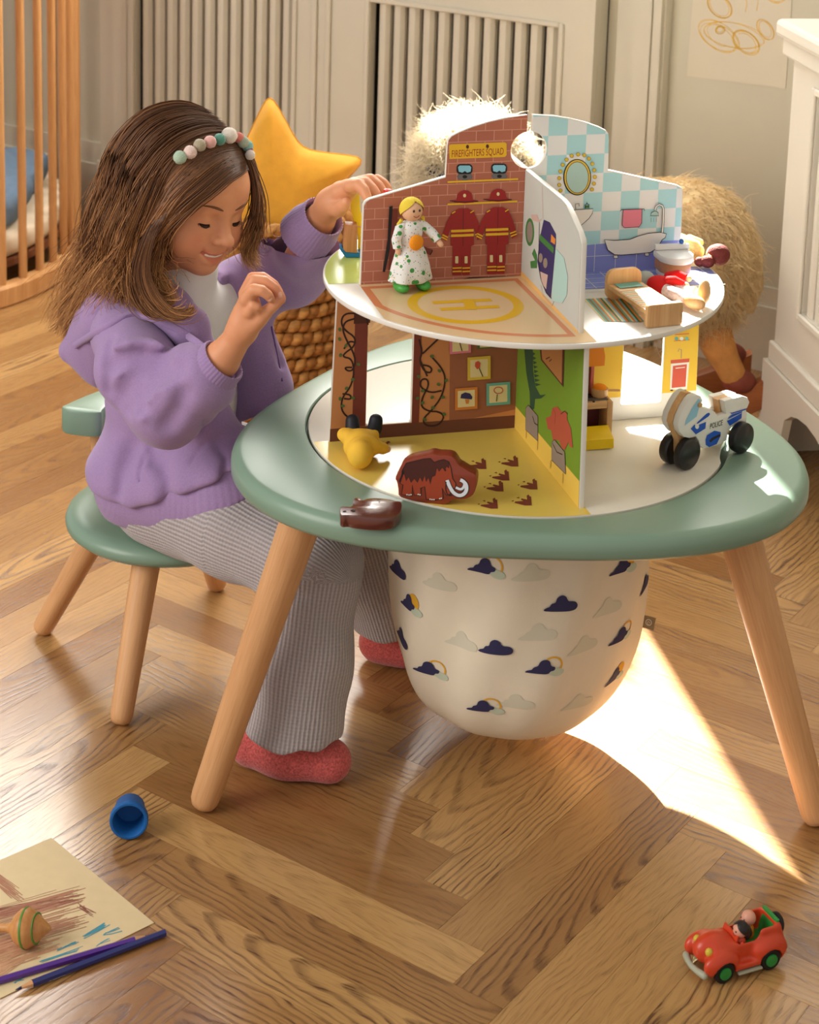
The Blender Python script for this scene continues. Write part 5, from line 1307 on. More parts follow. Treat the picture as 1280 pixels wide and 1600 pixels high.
# glossy flat animal lying on the rim
fa = thing('toy_animal_block', 'glossy brown wooden animal block lying flat on the green table rim', 'toy animal', (-0.167, -0.262, TT), 0)
zN = Z(520, 660, 8.892)
def tq(pts, z):
    out = []
    for u, v in zN(pts):
        X = on_plane(u, v, np.array([0, 0, z]), np.array([0, 0, 1.0])); out.append((float(X[0] + 0.167), float(X[1] + 0.262)))
    return out
fo_ = smooth_poly(tq([(95, 1180), (125, 1160), (200, 1165), (275, 1165), (285, 1060), (320, 1040), (395, 1045), (415, 1085), (470, 1050), (620, 1045), (780, 1060), (880, 1090), (960, 1095), (965, 1180), (930, 1260), (850, 1315), (700, 1340), (540, 1338), (400, 1325), (280, 1310), (210, 1290), (150, 1300), (100, 1280)], TT + 0.0135), 2)
CHO = mat('chocolate_gloss_lacquer', (92, 44, 34), 0.16, 0.6, bump=0.10, bscale=1500, coat=0.6)
MB().prism(fo_, 0.0, 0.0135, rnd=0.0012).build('block', CHO, fa, smooth=40)
for q in ([(635, 1075), (660, 1100), (640, 1125)], [(240, 1225), (285, 1215), (322, 1232), (285, 1250)], [(135, 1235), (170, 1225), (195, 1238), (150, 1248)]):
    MB().flat(tq(q, TT + 0.0135), lambda x, y, h: (x, y, 0.0138)).build('eye_mark', BLK, fa)

# doll in a yellow raincoat, face down
d4 = thing('doll', 'doll in a yellow raincoat and black boots lying face down by the brown wall', 'doll', (-0.184, -0.112, TT), math.radians(-92), 'small dolls on the dollhouse')
YR = mat('yellow_raincoat_felt', (240, 190, 66), 0.75, 0.2, var=0.05, vscale=60, bump=0.1, bscale=300)
def fyd(P):
    d = s_ell(P, (0.0, 0, 0.018), (0.026, 0.019, 0.017))
    d = smin(d, s_ell(P, (0.026, 0.001, 0.0185), (0.0165, 0.0145, 0.0165)), 0.007)
    d = smin(d, s_cap(P, (0.004, 0.014, 0.020), (-0.008, 0.025, 0.012), 0.0075, 0.0070), 0.005)
    d = smin(d, s_cap(P, (-0.004, -0.012, 0.023), (-0.024, -0.021, 0.020), 0.0075, 0.0080), 0.004)
    d = smin(d, s_box(P, (-0.018, 0, 0.017), (0.009, 0.020, 0.012), 0.006), 0.005)
    d = d + 0.0012 * np.sin(P[:, 0] * 330 + P[:, 1] * 170) * np.exp(-((P[:, 0] - 0.012) / 0.012) ** 2)
    return np.maximum(d, 0.0004 - P[:, 2])
sculpt('raincoat', fyd, (-0.045, -0.04, -0.002), (0.05, 0.04, 0.045), 0.0013, YR, d4, 2, world=False)
for y, ln_ in ((-0.0085, 0.0), (0.0105, -0.004)):
    MB().tube([(-0.020, y * 1.0, 0.020), (-0.030 + ln_, y * 1.35, 0.026), (-0.0375 + ln_, y * 1.5, 0.040)], [0.0085, 0.0088, 0.0080], 14, round_end=(False, True)).build('boot', mat('black_boot', (30, 32, 40), 0.5), d4, smooth=60)
for p in ((-0.012, 0.030, 0.0095), (-0.034, -0.0235, 0.019)): MB().ball(p, 0.0042, 10, 8).build('hand', SKINW, d4, smooth=180)
# ---------------------------------------------------------------- things on the floor
gf = lambda u, v: tuple(float(x) for x in on_plane(u, v, np.zeros(3), np.array([0, 0, 1.0]))[:2])
dp_ = thing('floor_drawing', 'sheet of cream paper with brown and blue crayon drawing on the floor', 'drawing', (-0.52, -0.37, 0.0003))
c0, c1, c2 = np.array([-0.518, -0.237]), np.array([-0.383, -0.380]), np.array([-0.519, -0.503])
c3 = c0 + (c2 - c1) * 1.55; c2 = c1 + (c2 - c1) * 1.55
q = [(float(a - b), float(c - d)) for (a, c), (b, d) in zip([c0, c1, c2, c3], [(-0.52, -0.37)] * 4)]
MB().prism(q, 0.0, 0.0007).build('paper', mat('cream_drawing_paper', (222, 200, 158), 0.85, 0.2, var=0.03, vscale=60), dp_)
cr_ = MB(); ffl = lambda x, y, h: (x + 0.52, y + 0.37, 0.0009 + h)
R2 = random.Random(3)
def crayon(u0, v0, u1, v1, n, spread, mi, w=0.0011):
    for i in range(n):
        t = R2.uniform(-1, 1) * spread; a = R2.uniform(0, .25); b = R2.uniform(.75, 1.0)
        p = gf(u0 + (u1 - u0) * a, v0 + (v1 - v0) * a + t); p2 = gf(u0 + (u1 - u0) * b + R2.uniform(-6, 6), v0 + (v1 - v0) * b + t * .9 + R2.uniform(-3, 3))
        cr_.line([p, ((p[0] + p2[0]) / 2 + R2.uniform(-.001, .001), (p[1] + p2[1]) / 2 + R2.uniform(-.001, .001)), p2], w * R2.uniform(.5, 1.2), ffl, R2.uniform(0, 0.00012), mi)
crayon(-60, 1450, 135, 1395, 34, 14, 0); crayon(-60, 1485, 140, 1425, 46, 22, 0); crayon(-70, 1515, 95, 1460, 52, 28, 1, 0.0015); crayon(-40, 1350, 38, 1410, 22, 10, 0)
crayon(-60, 1440, 130, 1402, 20, 8, 2); crayon(-70, 1530, 60, 1475, 30, 24, 0); crayon(120, 1415, 146, 1432, 9, 4, 2); crayon(-60, 1560, 40, 1490, 20, 12, 1)
for a in ((128, 1468, 168, 1446, 7, 3), (160, 1462, 190, 1452, 4, 1), (88, 1487, 120, 1472, 5, 2), (60, 1506, 135, 1482, 5, 2), (20, 1538, 38, 1530, 4, 2), (150, 1480, 174, 1468, 3, 1)): crayon(*a, 3, 0.0012)
cr_.build('crayon_strokes', [mat('crayon_brown', (176, 124, 96), 0.7), mat('crayon_soft_brown', (196, 150, 114), 0.7), mat('crayon_dark_brown', (138, 80, 66), 0.7), mat('crayon_blue', (70, 150, 170), 0.7)], dp_)
# spinning top resting on its side on the paper
tpv = gf(46, 1478); top_ = thing('spinning_top', 'wooden spinning top with green rings lying on the floor drawing', 'spinning top', (tpv[0], tpv[1], 0.0012))
TOPW = wood('turned_top_wood', (206, 152, 92), (182, 122, 68), 2, 0.35)
GRN = mat('green_ring', (70, 130, 50), 0.4)
Mt = Matrix.Rotation(math.radians(-10), 4, 'Z') @ Matrix.Translation((0, 0, 0.0195)) @ Matrix.Rotation(math.radians(82), 4, 'Y')
MB().lathe([(0.0, 0.0245), (0.003, 0.0225), (0.010, 0.0135), (0.0175, 0.0045), (0.0198, 0.0), (0.0200, -0.004), (0.0185, -0.0085), (0.0130, -0.0150), (0.0065, -0.0190), (0.0042, -0.0240), (0.0042, -0.050), (0.0050, -0.0545), (0.0035, -0.058), (0.0, -0.0585)][::-1], 40, M=Mt).build('body', TOPW, top_, smooth=40)
for r, z, hh in ((0.0202, -0.0028, 0.0016), (0.0152, 0.0085, 0.0007)): MB().lathe([(r - 0.0008, z - hh), (r + 0.0002, z - hh * .6), (r + 0.0002, z + hh * .6), (r - 0.0012, z + hh)], 40, M=Mt).build('ring', GRN, top_, smooth=60)
# coloured pencils
def pencil(label, p0, p1, col, name, tip_first, z):
    a = Vector((*p0, z)); b = Vector((*p1, z)); L = (b - a).length
    t = thing('coloured_pencil', label, 'pencil', a, math.atan2((b - a).y, (b - a).x), 'coloured pencils by the floor drawing')
    hexp = lambda x, r: [(x, r * math.cos(PI / 6 + k * PI / 3), r * math.sin(PI / 6 + k * PI / 3) + 0.0034) for k in range(6)]
    def pr_(xs, rs, nm, m, sm=None):
        mb = MB(); vs = []; fs = []
        for x, r in zip(xs, rs): vs += hexp(x, r)
        for i in range(len(xs) - 1):
            for k in range(6): fs.append((i * 6 + k, i * 6 + (k + 1) % 6, (i + 1) * 6 + (k + 1) % 6, (i + 1) * 6 + k))
        fs.append(tuple(range(6))[::-1]); fs.append(tuple((len(xs) - 1) * 6 + k for k in range(6)))
        mb.add(vs, fs).build(nm, m, t)
    s = 1 if tip_first else -1; e = 0.0 if tip_first else L
    M1 = mat(name + '_pencil_lacquer', col, 0.22, 0.55)
    if tip_first: pr_([0.018, L], [0.0039, 0.0039], 'shaft', M1)
    else: pr_([0.0, L - 0.018], [0.0039, 0.0039], 'shaft', M1)
    pr_([e + s * 0.0065, e + s * 0.0178], [0.0017, 0.0037], 'bare_wood', mat('pencil_wood', (214, 160, 112), 0.6))
    pr_([e + s * 0.0002, e + s * 0.0063], [0.0004, 0.0016], 'lead', mat(name + '_lead', tuple(c * .8 for c in col), 0.4))
pb0, pb1 = gf(24, 1553), gf(258, 1463)
pencil('blue hexagonal coloured pencil nearest the lower edge, tip to the left', pb0, pb1, (40, 46, 110), 'blue', True, 0.0011)
pv0, pv1 = gf(-60, 1556), gf(236, 1467)
pencil('violet coloured pencil lying across the edge of the floor drawing', pv0, pv1, (84, 40, 140), 'violet', False, 0.0011)
# blue cup on its side
cp = thing('toy_cup', 'blue wooden toy cup lying on its side on the floor', 'toy cup', (-0.4325, -0.222, 0.0), 0)
Mc = Matrix.Translation((0, 0, 0.0215)) @ Matrix.Rotation(math.radians(-84), 4, 'Z') @ Matrix.Rotation(math.radians(83), 4, 'Y')
MB().lathe([(0.0, -0.021), (0.0155, -0.021), (0.0168, -0.0195), (0.0195, 0.004), (0.0205, 0.0042), (0.0216, 0.0062), (0.0216, 0.0125), (0.0206, 0.0142), (0.0185, 0.0142), (0.0172, 0.0125), (0.0150, -0.0165), (0.0, -0.0168)], 48, M=Mc).build('cup', mat('blue_stained_wood', (24, 92, 160), 0.55, 0.3, var=0.08, vscale=80, bump=0.15, bscale=400), cp, smooth=40)

# red toy car
ch = math.atan2(-0.023, -0.051); car = thing('toy_car', 'red open-topped toy car with green wheels on the floor at lower right', 'toy car', (0.2225, -0.4155, 0.0), ch)
CRED = mat('red_car_plastic', (206, 66, 34), 0.32, 0.5, var=0.06, vscale=30)
def fcar(P):
    x, y, z = P[:, 0], np.abs(P[:, 1]), P[:, 2]; Q = np.stack([x, y, z], 1)
    d = s_box(Q, (-0.004, 0, 0.024), (0.043, 0.0165, 0.0125), 0.007)
    d = smin(d, s_ell(Q, (0.030, 0, 0.0265), (0.0215, 0.0140, 0.0165)), 0.006)               # bonnet
    d = smin(d, s_box(Q, (-0.030, 0, 0.031), (0.0145, 0.0175, 0.0150), 0.006), 0.008)          # tail
    d = smin(d, s_ell(Q, (0.030, 0.0185, 0.0195), (0.0205, 0.0090, 0.0135)), 0.005)           # front wings
    d = smin(d, s_ell(Q, (-0.0285, 0.0185, 0.0200), (0.0205, 0.0085, 0.0150)), 0.005)         # rear wings
    d = smin(d, s_box(Q, (0.0, 0.019, 0.0125), (0.018, 0.005, 0.003), 0.002), 0.004)
    cut_ = s_box(Q, (-0.0140, 0, 0.046), (0.0235, 0.0140, 0.0250), 0.005)
    d = smax(d, -cut_, 0.0025)
    for wx in (0.0285, -0.0275): d = np.maximum(d, -np.maximum(np.sqrt((x - wx) ** 2 + (z - 0.0115) ** 2) - 0.0130, 0.0150 - y))
    return np.maximum(d, 0.006 - z)
sculpt('body', fcar, (-0.056, -0.034, 0.002), (0.058, 0.034, 0.055), 0.0011, CRED, car, 2, world=False)
GRP = mat('green_car_plastic', (36, 140, 60), 0.4, 0.45)
MB().box((-0.0365, -0.0135, 0.0205), (0.0085, 0.0135, 0.0228), 0.0008).prism([(-0.0388, 0.0225), (-0.0345, 0.0225), (-0.0385, 0.0475), (-0.0420, 0.0475)], -0.0135, 0.0135, lambda x, y, h: (x, h, y), rnd=0.001).build('seat', GRP, car, smooth=40)
TYR = mat('black_tyre', (26, 25, 25), 0.6)
for wx in (0.0285, -0.0275):
    for sy in (-1, 1):
        w_ = MB().lathe([(0.0, 0.0), (0.0100, 0.0), (0.0115, 0.0012), (0.0118, 0.0035), (0.0115, 0.0070), (0.0098, 0.0082), (0.0070, 0.0078), (0.0, 0.0078)], 32).build('wheel', TYR, car, smooth=40)
        w_.location = (wx, sy * 0.0162, 0.0118); w_.rotation_euler = (math.copysign(PI / 2, -sy), 0, 0)
        MB().lathe([(0.0, 0.0), (0.0068, 0.0), (0.0066, 0.0012), (0.0045, 0.0018), (0.0, 0.0014)], 24, c=(0, 0, 0.0079)).build('hub', GRP, w_, smooth=40)
sp = MB().lathe([(0.0, 0.0), (0.0098, 0.0), (0.0112, 0.002), (0.0112, 0.005), (0.0095, 0.0068), (0.0, 0.0062)], 32).build('spare_wheel', TYR, car, smooth=40)
sp.location = (-0.0445, 0, 0.034); sp.rotation_euler = (0, -PI / 2 - 0.15, 0)
BUM = mat('grey_bumper', (170, 172, 150), 0.45)
MB().tube([(0.0475, -0.0205, 0.0105), (0.0515, -0.010, 0.0105), (0.053, 0, 0.0105), (0.0515, 0.010, 0.0105), (0.0475, 0.0205, 0.0105)], [0.0042, 0.0034, 0.0032, 0.0034, 0.0042], 12, round_end=(True, True)).build('bumper', BUM, car, smooth=60)
for sy in (-1, 1):
    MB().ball((0.0410, sy * 0.0112, 0.0310), (0.0042, 0.0040, 0.0046), 14, 10).build('headlamp', mat('yellow_lamp', (208, 182, 60), 0.35), car, smooth=180)
    MB().box((-0.016, sy * 0.0235 - 0.0025, 0.0060), (0.013, sy * 0.0235 + 0.0025, 0.0085), 0.001).build('running_board', BUM, car, smooth=40)
gr = Pr(lambda x, y, h: (0.0500 + h - 0.0042 * (y - 0.02) / 0.012 - 2.6 * x * x / 0.06, x, y))
gr.fill([(0.0, 0.0140), (0.0075, 0.0270), (0.0, 0.0300), (-0.0075, 0.0270)], 'cream')
for k in range(-3, 4): gr.line([(k * 0.0018, 0.0165 + abs(k) * 0.0030), (k * 0.0018, 0.0285 - abs(k) * 0.0004)], 0.0009, 'darkgreen')
gr.build('grille', car)
MB().prism([(0.0085, 0.0330), (0.0105, 0.0330), (0.0080, 0.0405), (0.0062, 0.0405)], -0.0125, 0.0125, lambda x, y, h: (x, h, y)).build('windscreen_frame', CRED, car)
def figure(label, lx, ly, lean, coat, hair):
    p = Matrix.Rotation(ch, 4, 'Z') @ Vector((lx, ly, 0)) + Vector(car.location)
    t = thing('toy_figure', label, 'toy figure', (p.x, p.y, 0.0231), ch, 'little figures riding in the toy car')
    MB().lathe([(0.0, 0.0), (0.0062, 0.0), (0.0066, 0.003), (0.0058, 0.0095), (0.0040, 0.0135), (0.0, 0.0140)], 18).build('body', coat, t, smooth=60)
    MB().ball((0.0005, 0, 0.0205), (0.0078, 0.0074, 0.0080), 18, 12).build('head', mat('figure_skin', (222, 160, 136), 0.4), t, smooth=180)
    for sy in (-1, 1): MB().ball((0.0078, sy * 0.0027, 0.0215), (0.0006, 0.0008, 0.0011), 8, 6).build('eye', BLK, t, smooth=180)
    MB().tube([(0.0076, -0.002, 0.0170), (0.0080, 0, 0.0163), (0.0076, 0.002, 0.0170)], 0.00035, 6).build('mouth', mat('doll_mouth_red', (160, 60, 50), 0.5), t)
    for sy in (-1, 1): MB().tube([(0, sy * 0.0055, 0.0105), (0.004, sy * 0.0068, 0.006), (0.0072, sy * 0.004, 0.0055)], [0.0022, 0.002, 0.0016], 8, round_end=(True, True)).build('arm', coat, t, smooth=60)
    if hair:
        hm = MB(); cap_hair(hm, (-0.0004, 0, 0.0210), 0.0086, 0); hm.build('hair', hair, t, smooth=60)
        MB().tube([(-0.0050, 0, 0.0235), (-0.0072, 0, 0.0140), (-0.0068, 0, 0.0070)], [0.0060, 0.0062, 0.0045], 12, round_end=(True, True)).build('long_hair', hair, t, smooth=60)
figure('dark-haired toy figure in red riding at the front of the toy car', 0.0010, 0.0068, 0, CRED, mat('black_figure_hair', (40, 34, 34), 0.4))
figure('bald toy figure in mustard riding in the back of the toy car', -0.0175, -0.0060, 0, mat('mustard_figure_coat', (214, 140, 34), 0.45), None)
# ---------------------------------------------------------------- cot at the back left
cot = thing('cot', 'oval wooden cot with round upright bars at the back left', 'cot', (-1.128, 1.86, 0))
COTW = wood('cot_beech', (220, 168, 112), (192, 136, 82), 2, 0.4, 40, 400)
CA_, CB_ = 0.262, 0.40
def ering(da, z0, z1, w, name, m):
    mb = MB(); n = 96; vs = []; fs = []; pr_ = [(-w, z0 + .004), (-w + .004, z0), (w - .004, z0), (w, z0 + .004), (w, z1 - .006), (w - .006, z1), (-w + .006, z1), (-w, z1 - .006)]
    for i in range(n):
        a = 2 * PI * i / n
        for dx, z in pr_: vs.append(((CA_ + da + dx) * math.cos(a), (CB_ + da + dx) * math.sin(a), z))
    k = len(pr_)
    for i in range(n):
        for j in range(k): fs.append((i * k + j, ((i + 1) % n) * k + j, ((i + 1) % n) * k + (j + 1) % k, i * k + (j + 1) % k))
    return mb.add(vs, fs).build(name, m, cot, smooth=40)
ering(0.0, 0.0, 0.045, 0.017, 'bottom_rail', COTW)
ering(0.0, 0.86, 0.90, 0.017, 'top_rail', COTW)
bar = MB().tube([(0, 0, 0.0445), (0, 0, 0.45), (0, 0, 0.8605)], 0.0088, 16); bme = None
acc = 0.0; ts_ = []; t = math.radians(-49.0); last = None
for i in range(2000):
    a = math.radians(-49.0) + 2 * PI * i / 2000; p = (CA_ * math.cos(a), CB_ * math.sin(a))
    if last is not None: acc += math.hypot(p[0] - last[0], p[1] - last[1])
    last = p
    if acc >= 0.0595 * len(ts_): ts_.append(a)
for a in ts_[:-1]:
    x, y = CA_ * math.cos(a), CB_ * math.sin(a)
    if bme is None: o = bar.build('bar', COTW, cot, smooth=60); bme = o.data
    else: o = link('bar', bme, cot)
    o.location = (x, y, 0)
MB().prism(ell(0, 0, CA_ - 0.022, CB_ - 0.022, 64), 0.068, 0.082).build('mattress_base', mat('cot_base_board', (120, 72, 44), 0.6), cot)
mt = thing('cot_mattress', 'cream mattress lying in the cot', 'mattress', (-1.128, 1.86, 0.0825))
mb = MB(); vs = []; fs = []; n = 72
for s, z in ((0.0, 0.0), (0.94, 0.0), (0.985, 0.006), (1.0, 0.018), (1.0, 0.035), (0.985, 0.046), (0.94, 0.052), (0.7, 0.055), (0.0, 0.056)):
    for i in range(n): a = 2 * PI * i / n; vs.append(((CA_ - 0.026) * s * math.cos(a), (CB_ - 0.026) * s * math.sin(a), z))
for k in range(8):
    for i in range(n): fs.append((k * n + i, k * n + (i + 1) % n, (k + 1) * n + (i + 1) % n, (k + 1) * n + i))
mb.add(vs, fs).build('mattress_cover', mat('cream_jersey_sheet', (224, 208, 182), 0.9, 0.1, var=0.04, vscale=20), mt, smooth=60)
bl = thing('cot_blanket', 'folded blue-grey blanket on the cot mattress', 'blanket', (-1.09, 1.86, 0.139))
def fbl(P):
    x, y, z = P[:, 0], P[:, 1], P[:, 2]
    d = s_box(P, (-0.02, -0.02, 0.032), (0.165, 0.215, 0.036), 0.03)
    d = smin(d, s_box(P, (-0.07, 0.03, 0.062), (0.12, 0.13, 0.040), 0.03), 0.03)
    d = d + 0.005 * np.sin(x * 40 + y * 28) * np.sin(y * 36 - x * 12) + 0.003 * np.sin(x * 95 + 60 * z)
    return np.maximum(d, -z)
sculpt('cloth', fbl, (-0.21, -0.26, -0.012), (0.17, 0.22, 0.13), 0.006, mat('blue_grey_linen', (106, 128, 150), 0.9, 0.15, var=0.06, vscale=30, bump=0.2, bscale=300), bl, 2, world=False)

# ---------------------------------------------------------------- woven basket and star cushion
bk = thing('basket', 'round woven seagrass basket behind the girl', 'basket', (-0.352, 0.985, 0))
SEA = mat('seagrass', (182, 130, 70), 0.7, 0.25, var=0.38, vscale=45, bump=0.5, bscale=500, stretch=(1, 1, 3))
SEA2 = mat('seagrass_dark', (150, 98, 48), 0.75, 0.2, var=0.4, vscale=50, bump=0.5, bscale=500, stretch=(1, 1, 3))
BH = 0.383; rows = 17
MB().lathe([(0.0, 0.001), (0.100, 0.001), (0.106, 0.05), (0.110, 0.2), (0.108, BH - 0.01), (0.104, BH - 0.01), (0.100, 0.02), (0.0, 0.012)], 48).build('lining', SEA2, bk, smooth=60)
for i in range(rows):
    z = 0.012 + (BH - 0.014) * i / (rows - 1); R0 = 0.112 + 0.008 * math.sin(PI * i / (rows - 1)) - (0.004 if i == 0 else 0)
    for s in (0, 1):
        mb = MB(); n = 150; pts = []; rr = []
        tw = 21 + (i % 3)
        for k in range(n):
            a = 2 * PI * k / n; ph = tw * a / 1.0 + s * PI + i * 1.7
            pts.append(((R0 + 0.0065 * math.cos(ph)) * math.cos(a), (R0 + 0.0065 * math.cos(ph)) * math.sin(a), z + 0.0062 * math.sin(ph) + 0.0012 * math.sin(5 * a + i)))
            rr.append(0.0085 + 0.0016 * math.sin(ph * 2 + 1))
        pts.append(pts[0]); rr.append(rr[0])
        mb.tube(pts, rr, 7, cap=False).build('woven_strand', SEA if (i + s) % 2 else SEA2, bk, smooth=60)
star = thing('star_cushion', 'mustard yellow star-shaped cushion standing in the basket', 'cushion', (-0.368, 0.985, 0.418))
RO, RI, HT = 0.172, 0.087, 0.050
bd = []
for i in range(10):
    a = math.radians(92.5) - i * PI / 5; r = RO if i % 2 == 0 else RI; bd.append((r * math.cos(a), r * math.sin(a)))
# straight-sided star with softened points and valleys
pts = []
for i in range(10):
    a = np.array(bd[i]); b = np.array(bd[(i + 1) % 10])
    for t in np.linspace(0, 1, 9)[:-1]: pts.append(tuple(a + (b - a) * t))
for _ in range(3): pts = [tuple((np.array(pts[i - 1]) + 2 * np.array(pts[i]) + np.array(pts[(i + 1) % len(pts)])) / 4) for i in range(len(pts))]
n = len(pts); vs = []; fs = []; K = 12
def seamd(x, y):   # distance to the outline -> plumpness
    P = np.array(pts); return float(np.min(np.hypot(P[:, 0] - x, P[:, 1] - y)))
for side in (1, -1):
    o = len(vs)
    for k in range(K + 1):
        q = 1 - k / K
        for x, y in pts:
            px_, py_ = x * q, y * q; d = seamd(px_, py_) if k else 0
            h = HT * math.sqrt(max(0.0, 1 - (1 - min(1, d / 0.062)) ** 2)) * (1 + 0.03 * math.sin(60 * px_ + 30 * py_))
            vs.append((px_, -side * h, py_))
    for k in range(K):
        for i in range(n):
            f = (o + k * n + i, o + k * n + (i + 1) % n, o + (k + 1) * n + (i + 1) % n, o + (k + 1) * n + i)
            fs.append(f if side > 0 else f[::-1])
so = MB().add(vs, fs).build('cover', mat('mustard_linen', (224, 162, 58), 0.9, 0.12, var=0.06, vscale=40, bump=0.25, bscale=900, sheen=0.15), star, smooth=180)
so.rotation_euler = (math.radians(-6), 0, math.radians(4))
MB().tube([(x, 0, y) for x, y in pts] + [(pts[0][0], 0, pts[0][1])], 0.0016, 6, cap=False).build('seam', mat('mustard_seam', (206, 140, 30), 0.9), star, smooth=60).rotation_euler = (math.radians(-6), 0, math.radians(4))

# ---------------------------------------------------------------- plush rocking horse
hs_ = thing('rocking_horse', 'shaggy cream plush rocking horse on wooden rockers behind the dollhouse', 'rocking horse', (0.19, 1.0, 0))
FURB = mat('cream_fur_base', (232, 210, 166), 0.95, 0.1, var=0.12, vscale=30)
def furmat(name, rgb, k):
    m = mat(name, rgb, 0.6, 0.25); nt = m.node_tree; b = nt.nodes['Principled BSDF']; out = nt.nodes['Material Output']
    tr_ = nt.nodes.new('ShaderNodeBsdfTranslucent'); tr_.inputs['Color'].default_value = lin(rgb); mx = nt.nodes.new('ShaderNodeMixShader'); mx.inputs[0].default_value = k
    nt.links.new(b.outputs[0], mx.inputs[1]); nt.links.new(tr_.outputs[0], mx.inputs[2]); nt.links.new(mx.outputs[0], out.inputs['Surface']); return m
FURT = furmat('cream_fur_strands', (246, 226, 184), 0.5)
FURM = furmat('sunlit_mane_strands', (252, 244, 226), 0.75)  # same fur as the body; the head's sunlit white is put into the colour
TANF = mat('tan_leg_fur', (196, 138, 78), 0.9, 0.15, var=0.12, vscale=60, bump=0.4, bscale=300)
HP = dict(chest=(0.07, 0.955, 0.345), rump=(0.330, 1.0, 0.325), neck=(0.035, 0.925, 0.42), head=(-0.028, 0.885, 0.492), muzz=(-0.088, 0.850, 0.435))
def fhorse(P):
    d = s_cap(P, HP['chest'], HP['rump'], 0.112, 0.122)
    d = smin(d, s_ell(P, (0.340, 1.0, 0.315), (0.106, 0.115, 0.124)), 0.03)
    d = smin(d, s_cap(P, (0.06, 0.945, 0.38), HP['head'], 0.085, 0.070), 0.04)
    d = smin(d, s_ell(P, HP['head'], (0.082, 0.076, 0.080)), 0.03)
    d = smin(d, s_cap(P, HP['head'], HP['muzz'], 0.06, 0.048), 0.03)
    return d
sculpt('body', lambda P: fhorse(P) + 0.030 * np.clip((0.09 - P[:, 0]) / 0.08, 0, 1), (-0.18, 0.76, 0.14), (0.50, 1.15, 0.64), 0.009, FURB, hs_, 2)
def fur(f, n, lo, hi, L, droop, curl, r, seed, swirl=None):
    g = np.random.default_rng(seed); P = (g.random((n * 14, 3)) * (np.array(hi) - lo) + lo).astype(np.float32)
    for _ in range(5):
        e = 0.002; d = f(P); N = np.stack([f(P + np.eye(3, dtype=np.float32)[k] * e) - d for k in range(3)], 1); N /= (np.linalg.norm(N, axis=1, keepdims=True) + 1e-9); P = P - N * d[:, None]
    ok = np.abs(f(P)) < 0.002; P = P[ok][:n]; N = N[ok][:n]
    m = len(P); k = 7; ln = L * (0.6 + 0.8 * g.random(m)); t = np.linspace(0, 1, k)
    rd = g.normal(size=(m, 3)); tang = droop + 0.45 * rd; 
    if swirl is not None: tang = tang + swirl(P)
    tang = tang - (tang * N).sum(1, keepdims=True) * N * 0.7
    tang /= np.linalg.norm(tang, axis=1, keepdims=True)
    ph = g.random(m) * 6.28; side = np.cross(N, tang)
    G = P[:, None, :] + ln[:, None, None] * (N[:, None, :] * (0.55 * t[None, :, None] - 0.28 * t[None, :, None] ** 2) + tang[:, None, :] * (0.75 * t[None, :, None] ** 1.3)
        + side[:, None, :] * curl * np.sin(t[None, :] * 5.0 + ph[:, None])[..., None] * t[None, :, None])
    R = r * (1 - 0.85 * t)[None, :] * np.ones((m, 1)); return G, R
sel = lambda P: fhorse(P)
def headonly(P): return np.maximum(fhorse(P), (P[:, 0] - 0.055))
def bodyonly(P): return np.maximum(fhorse(P), 0.05 - P[:, 0])
G, R = fur(fhorse, 9500, (0.02, 0.76, 0.15), (0.50, 1.15, 0.52), 0.042, np.array([0.35, -0.1, -0.8]), 0.20, 0.0010, 11)
o = strands('body_fur', G, R, FURT, hs_); o['kind'] = 'stuff'
G, R = fur(fhorse, 15000, (-0.17, 0.77, 0.38), (0.085, 1.02, 0.62), 0.050, np.array([-0.25, -0.20, -0.10]), 0.25, 0.0008, 12)
o = strands('mane', G, R, FURM, hs_); o['kind'] = 'stuff'
HOOF = mat('brown_hoof', (124, 58, 42), 0.6, var=0.15, vscale=60)
for x0, x1, yy in ((0.375, 0.425, 0.935), (0.385, 0.430, 1.065), (0.060, 0.010, 0.935), (0.065, 0.015, 1.065)):
    top = (x0, yy + (0.02 if yy < 1 else -0.02), 0.245); mid_ = ((x0 * .55 + x1 * .45), yy, 0.185); ft = (x1, yy - 0.002, 0.135)
    def fleg(P): return smin(s_cap(P, top, mid_, 0.042, 0.026), s_cap(P, mid_, ft, 0.026, 0.023), 0.015)
    sculpt('leg', fleg, np.array([min(x0, x1) - 0.06, yy - 0.06, 0.09]), np.array([max(x0, x1) + 0.06, yy + 0.07, 0.30]), 0.006, TANF, hs_, 1)
    sg = 1 if x1 > x0 else -1
    MB().ball((x1 + sg * 0.012, yy - 0.002, 0.121), (0.030, 0.0235, 0.022), 18, 12).build('hoof', HOOF, hs_, smooth=180, world=True)
ROCK = wood('rocker_wood', (168, 100, 54), (136, 74, 38), 0, 0.4, 30, 300)
for yy in (0.935, 1.065):
    mb = MB(); cx0 = 0.215; up_ = []; dn = []
    for k in range(25):
        x = -0.10 + 0.58 * k / 24; b = (x - cx0) ** 2 / 0.92; dn.append((x, b)); up_.append((x, b + 0.052))
    mb.prism(dn + up_[::-1], yy - 0.014, yy + 0.014, lambda x, y, h: (x, h, y), rnd=0.003); mb.build('rocker', ROCK, hs_, smooth=40, world=True)
for x in (0.06, 0.37):
    z = (x - 0.215) ** 2 / 0.92 + 0.033
    MB().tube([(x, 0.9495, z), (x, 1.0505, z)], 0.011, 14).build('cross_bar', ROCK, hs_, smooth=60, world=True)
NAV = mat('navy_bridle', (38, 40, 66), 0.6)
mb = MB(); n = 40; c = Vector((-0.030, 0.845, 0.500)); pts = []
for k in range(n + 1):
    a = 2 * PI * k / n; pts.append(c + Vector((0.074 * math.cos(a), 0.055 * math.sin(a), 0.006 + 0.012 * math.cos(a) - 0.006 * math.sin(a))))
